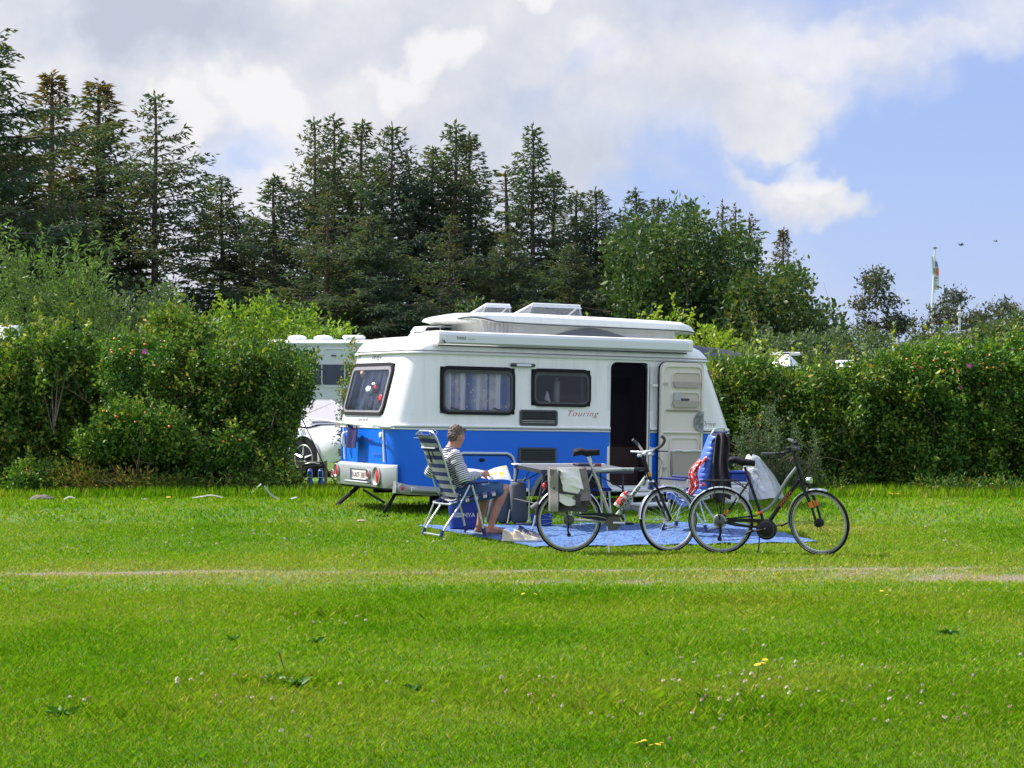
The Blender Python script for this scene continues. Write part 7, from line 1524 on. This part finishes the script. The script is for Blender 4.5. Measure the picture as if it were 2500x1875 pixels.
for px, py, sc2, lab in ((2346, 598, 1.0, 'dark bird flying right of the flagpole'), (2431, 589, .65, 'smaller, farther bird high at the right')):
    p = Vector(PX(px, py, 90)); bi = root('bird', lab, 'bird', p, .4, 'birds in the sky'); bi.scale = (sc2,)*3
    MB().ell((0, 0, 0), (.11, .035, .035)).ell((.11, 0, .015), (.035, .03, .03)).build('body', brd, bi)
    for s in (-1, 1): MB().grid(lambda u, v: (-.02+.07*u-.05*v, s*.17*v, .10*v*(1-v*.3)), 3, 5, thick=(0, 0, .008)).build('wing', brd, bi)
    MB().grid(lambda u, v: (-.10-.07*v, -.02+.04*u, 0), 2, 2, thick=(0, 0, .006)).build('tail', brd, bi)

# ------------------------------------------------------------------ small things in the grass
petal = mat('clover_pale', (.58, .54, .38), .8, var=.15); petal2 = mat('clover_pinkish', (.50, .38, .22), .85, var=.2); stemm = mat('stem_green', (.08, .16, .03), .8)
def clover_me(m_):
    mb = MB(); mb.tube([(0, 0, 0), (.004, 0, .045)], .0016, 4, cap=False); mb.mi = 1
    R = random.Random(4); 
    for k in range(26):
        a, e = R.uniform(0, 2*pi), R.uniform(-.5, 1.4); d = Vector((cos(a)*cos(e), sin(a)*cos(e), sin(e))); c = Vector((.004, 0, .050)); q = d.orthogonal().normalized()*.0028; n = mb.addv([c+d*.002-q, c+d*.010-q, c+d*.0115, c+d*.010+q, c+d*.002+q]); mb.addf([n, n+1, n+2, n+3, n+4])
    mb.ell((.004, 0, .050), (.0065, .0065, .006), 7, 5); o = mb.build('clover_flower', [stemm, m_], None, smooth=0); me = o.data; bpy.data.objects.remove(o); return me
cm = [clover_me(petal), clover_me(petal2)]
def dand_me():
    mb = MB(); mb.tube([(0, 0, 0), (.003, 0, .06)], .0018, 4, cap=False); mb.mi = 1
    for k in range(16):
        a = 2*pi*k/16; mb_ = [(.003+.004*cos(a), .004*sin(a), .060), (.003+.017*cos(a-.14), .017*sin(a-.14), .064), (.003+.020*cos(a), .020*sin(a), .062), (.003+.017*cos(a+.14), .017*sin(a+.14), .064)]; n = mb.addv(mb_); mb.addf([n, n+1, n+2, n+3])
    mb.ell((.003, 0, .062), (.008, .008, .004), 8, 4); o = mb.build('yellow_flower', [stemm, yelm], None, smooth=0); me = o.data; bpy.data.objects.remove(o); return me
ym = dand_me()
def ground_at(px, py):
    Y = F*CH/(py-HY)
    for _ in range(8): X = (px-CX)/F*Y; Y = F*(CH-g1(X, Y))/(py-HY)
    return (px-CX)/F*Y, Y
def flower(px, py, kind, s=1.):
    X, Y = ground_at(px, py+12*s); me = ym if kind == 'y' else cm[kind]; nm = 'yellow_flower' if kind == 'y' else 'clover_flower'
    o = link(nm, me, None); sz = s*random.uniform(.7, 1.1)*(1+.45*max(0, (Y-14)/10)); o.location = (X, Y, g1(X, Y)); o.scale = (sz, sz, min(sz, 1.25)*random.uniform(.9, 1.2)); o.rotation_euler = (random.uniform(-.3, .3), random.uniform(-.3, .3), random.uniform(0, 6))
    if kind == 'y': tag(o, 'yellow flower standing in the lawn', 'flower', 'yellow flowers in the lawn')
    else: tag(o, ['pale round clover head standing in the short lawn', 'browning pinkish clover head standing in the short lawn'][kind], 'flower', ['pale clover flowers in the lawn', 'pinkish clover flowers in the lawn'][kind])
Z4 = lambda lst: [(x/1.7696, 1180+y/1.7696) for x, y in lst]
for k, (x, y) in enumerate(Z4([(942, 925), (1060, 930), (1090, 940), (948, 955), (1192, 948), (1265, 1012), (1150, 860), (1477, 877), (1665, 876), (2195, 925), (825, 858), (775, 868), (640, 868), (878, 832), (310, 932), (398, 945), (755, 880), (345, 958), (1005, 848), (1885, 965), (2170, 862), (2070, 866), (1212, 1095), (1335, 1125), (1538, 546), (1285, 570), (1388, 556), (1345, 608), (1362, 604), (1380, 612), (1470, 600), (1530, 592), (1580, 604), (1430, 590), (1355, 598), (1500, 610)])): flower(x, y, 0 if k % 3 else 1, 1.15 if y > 1560 else .95)
for k, (x, y) in enumerate([(1250+x/1.7696, 1180+y/1.7696) for x, y in [(225, 975), (93, 957), (75, 935), (190, 930), (458, 862), (575, 912), (475, 974), (658, 876), (685, 860), (722, 868), (345, 1013), (422, 1016), (440, 1022), (560, 1015), (775, 1015), (783, 780), (720, 764), (835, 902), (830, 937), (830, 966), (725, 958), (910, 885), (940, 838), (895, 840), (990, 832), (1000, 828), (985, 860), (1013, 880), (1043, 838), (1045, 850), (1055, 884), (1088, 772), (1130, 780), (1090, 712), (1010, 634), (1163, 768), (1108, 865), (1163, 852), (1190, 902), (1210, 932), (1248, 968), (1330, 909), (1285, 905), (1343, 712), (1232, 782), (1215, 790), (1103, 1010), (1045, 985), (990, 905), (985, 928), (968, 935), (1072, 948), (910, 958), (950, 963), (913, 1020), (880, 1070), (980, 1183), (893, 1030), (1512, 796), (1625, 803), (1675, 830), (1788, 912), (1780, 890), (1725, 946), (1760, 960), (1635, 962), (1608, 973), (1628, 915), (1535, 905), (1537, 880), (1467, 976), (1437, 958), (1972, 916), (1985, 852), (1965, 973), (1875, 1026), (1887, 1030), (1941, 1040), (1941, 1018), (1635, 1047), (1562, 1046), (2097, 682), (2047, 820), (2187, 757), (2155, 982), (677, 1128), (1925, 930), (2045, 1000), (1418, 764), (125, 838), (175, 850), (130, 845)]]): flower(x, y, 0 if random.random() < .55 else 1, 1.1)
for k in range(60):
    cl_c = random.choice([(40, 1255), (90, 1262), (120, 1250), (420, 1298), (470, 1330), (160, 1335), (230, 1342), (610, 1302), (1000, 1330), (1080, 1325), (640, 1300), (900, 1352), (1130, 1345), (2150, 1250), (2300, 1290), (2380, 1330), (1500, 1355), (1900, 1360), (720, 1315)]); flower(cl_c[0]+random.gauss(0, 38), cl_c[1]+random.gauss(0, 6), 0, .95)
for x, y, s in ((1861, 1629, 1.2), (1853, 1635, 1.1), (1866, 1624, 1.), (1990, 1630, 1.), (2152, 1447, 1.), (2167, 1453, 1.), (2386, 1479, 1.1), (2304, 1468, .7), (2498, 1459, 1.), (1281, 1457, .9), (1302, 1455, .9), (1567, 1822, 1.0), (1575, 1820, .9), (1556, 1828, .8), (1600, 1833, .9), (1594, 1837, .8), (1612, 1827, .6), (2175, 1185, 1.6), (2180, 1195, 1.5), (2190, 1200, 1.4), (2170, 1203, 1.3), (2185, 1178, 1.2), (2196, 1192, 1.2), (142, 1211, 1.2), (412, 1214, 1.2), (425, 1218, 1.)): flower(x, y, 'y', s)
# coarse leaf rosettes
ros = leafmat('rosette_leaves', [(0, C(.04, .12, .012)), (1, C(.09, .21, .02))], .15, .5)
for k, (px, py, s) in enumerate(((665, 1668, 1.), (720, 1680, 1.1), (700, 1672, .8), (770, 1572, .8), (150, 1752, .9), (570, 1567, .7), (1010, 1690, .6), (2320, 1552, .8), (1720, 1712, .7))):
    X, Y = ground_at(px, py); n = 13; c_ = np.tile([[0, 0, .012]], (n, 1)); a = np.linspace(0, 2*pi, n+1)[:-1]+rng.normal(0, .2, n); d = np.stack([np.cos(a), np.sin(a), np.full(n, .28)], -1)
    v_, i_, t_ = leafy(c_, d*3, 2, .012, .075*s, .42, tint=.4, tvar=.25, up=.2); o = link('leaf_rosette', merge('leaf_rosette', [(v_, i_, t_)]), None, [ros]); o.location = (X, Y, g1(X, Y))
    tag(o, ['dark dandelion rosette left of centre in the near lawn', 'larger dark rosette right beside the first one', 'small dark rosette between the two larger ones', 'small dark rosette above them in the lawn', 'rosette low at the left of the lawn', 'small rosette left, just below the wheel track', 'small rosette in the middle of the near lawn', 'small weed rosette at the right of the lawn', 'weed rosette among the clover heads'][k], 'weed')
# brown dock stalk, pale strips of old tape, molehill
X, Y = ground_at(697, 1640); dk = root('dry_stalk', 'reddish brown dead dock stalk standing in the near lawn', 'weed', (X, Y, g1(X, Y))); brn = mat('dock_brown', (.20, .075, .03), .9)
MB().tube([(0, 0, 0), (-.02, 0, .05), (-.045, 0, .125)], .0035, 5).build('stem', stemm, dk); mb = MB(); [mb.ell((-.02-.003*i, .004*sin(i*2), .05+.011*i), (.006, .006, .007), 6, 4) for i in range(7)]; mb.build('seed_head', brn, dk)
tape = mat('weathered_tape', (.42, .42, .38), .6, var=.2)
for k, (pts, lab) in enumerate(((((156, 1222), (170, 1213), (183, 1217)), 'pale bent strip lying in the grass near the molehill'), (((470, 1218), (495, 1212), (512, 1209), (528, 1211), (545, 1216)), 'long pale strip at the foot of the left hedge'), (((602, 1213), (618, 1200), (638, 1181)), 'pale strip leaning up against the hedge end'), (((645, 1186), (662, 1208), (682, 1223)), 'pale strip sloping down to the right at the hedge end'), (((705, 1222), (714, 1217), (724, 1214)), 'short pale strip left of the power post'), (((345, 1220), (360, 1221)), 'tiny pale strip in the grass below the hedge'))):
    P = []
    for i, (px, py) in enumerate(pts):
        X, Y = ground_at(px, max(p[1] for p in pts)+1); P.append(Vector(((px-CX)/F*Y, Y, max(g1(X, Y)+.02, CH+(HY-py)/F*Y))))
    o = MB().tube(bez(P, 10) if len(P) > 2 else P, .014, 5, flat=.4).build('pale_strip', tape, None); tag(o, lab, 'strip')
X, Y = ground_at(102, 1222); mo_ = skin('molehill', [], [((0, 0, 0), (.17, .14, .075)), ((.09, .03, 0), (.1, .1, .05))], .012, mat('molehill_soil', (.13, .11, .09), .95, var=.4, vs=30, bump=.8, bs=40), None, 1, fn=lambda me: wrinkle(me, .006, 60)); mo_.location = (X, Y, g1(X, Y)+.01); tag(mo_, 'small grey-brown molehill in front of the left hedge', 'molehill')
X, Y = ground_at(882, 1277); o = MB().ell((0, 0, .01), (.06, .04, .012)).build('dry_leaf', mat('dry_leaf_tan', (.42, .33, .22), .8), None); o.location = (X, Y, g1(X, Y)+.02); tag(o, 'pale tan scrap on the worn grass behind the caravan corner', 'leaf')
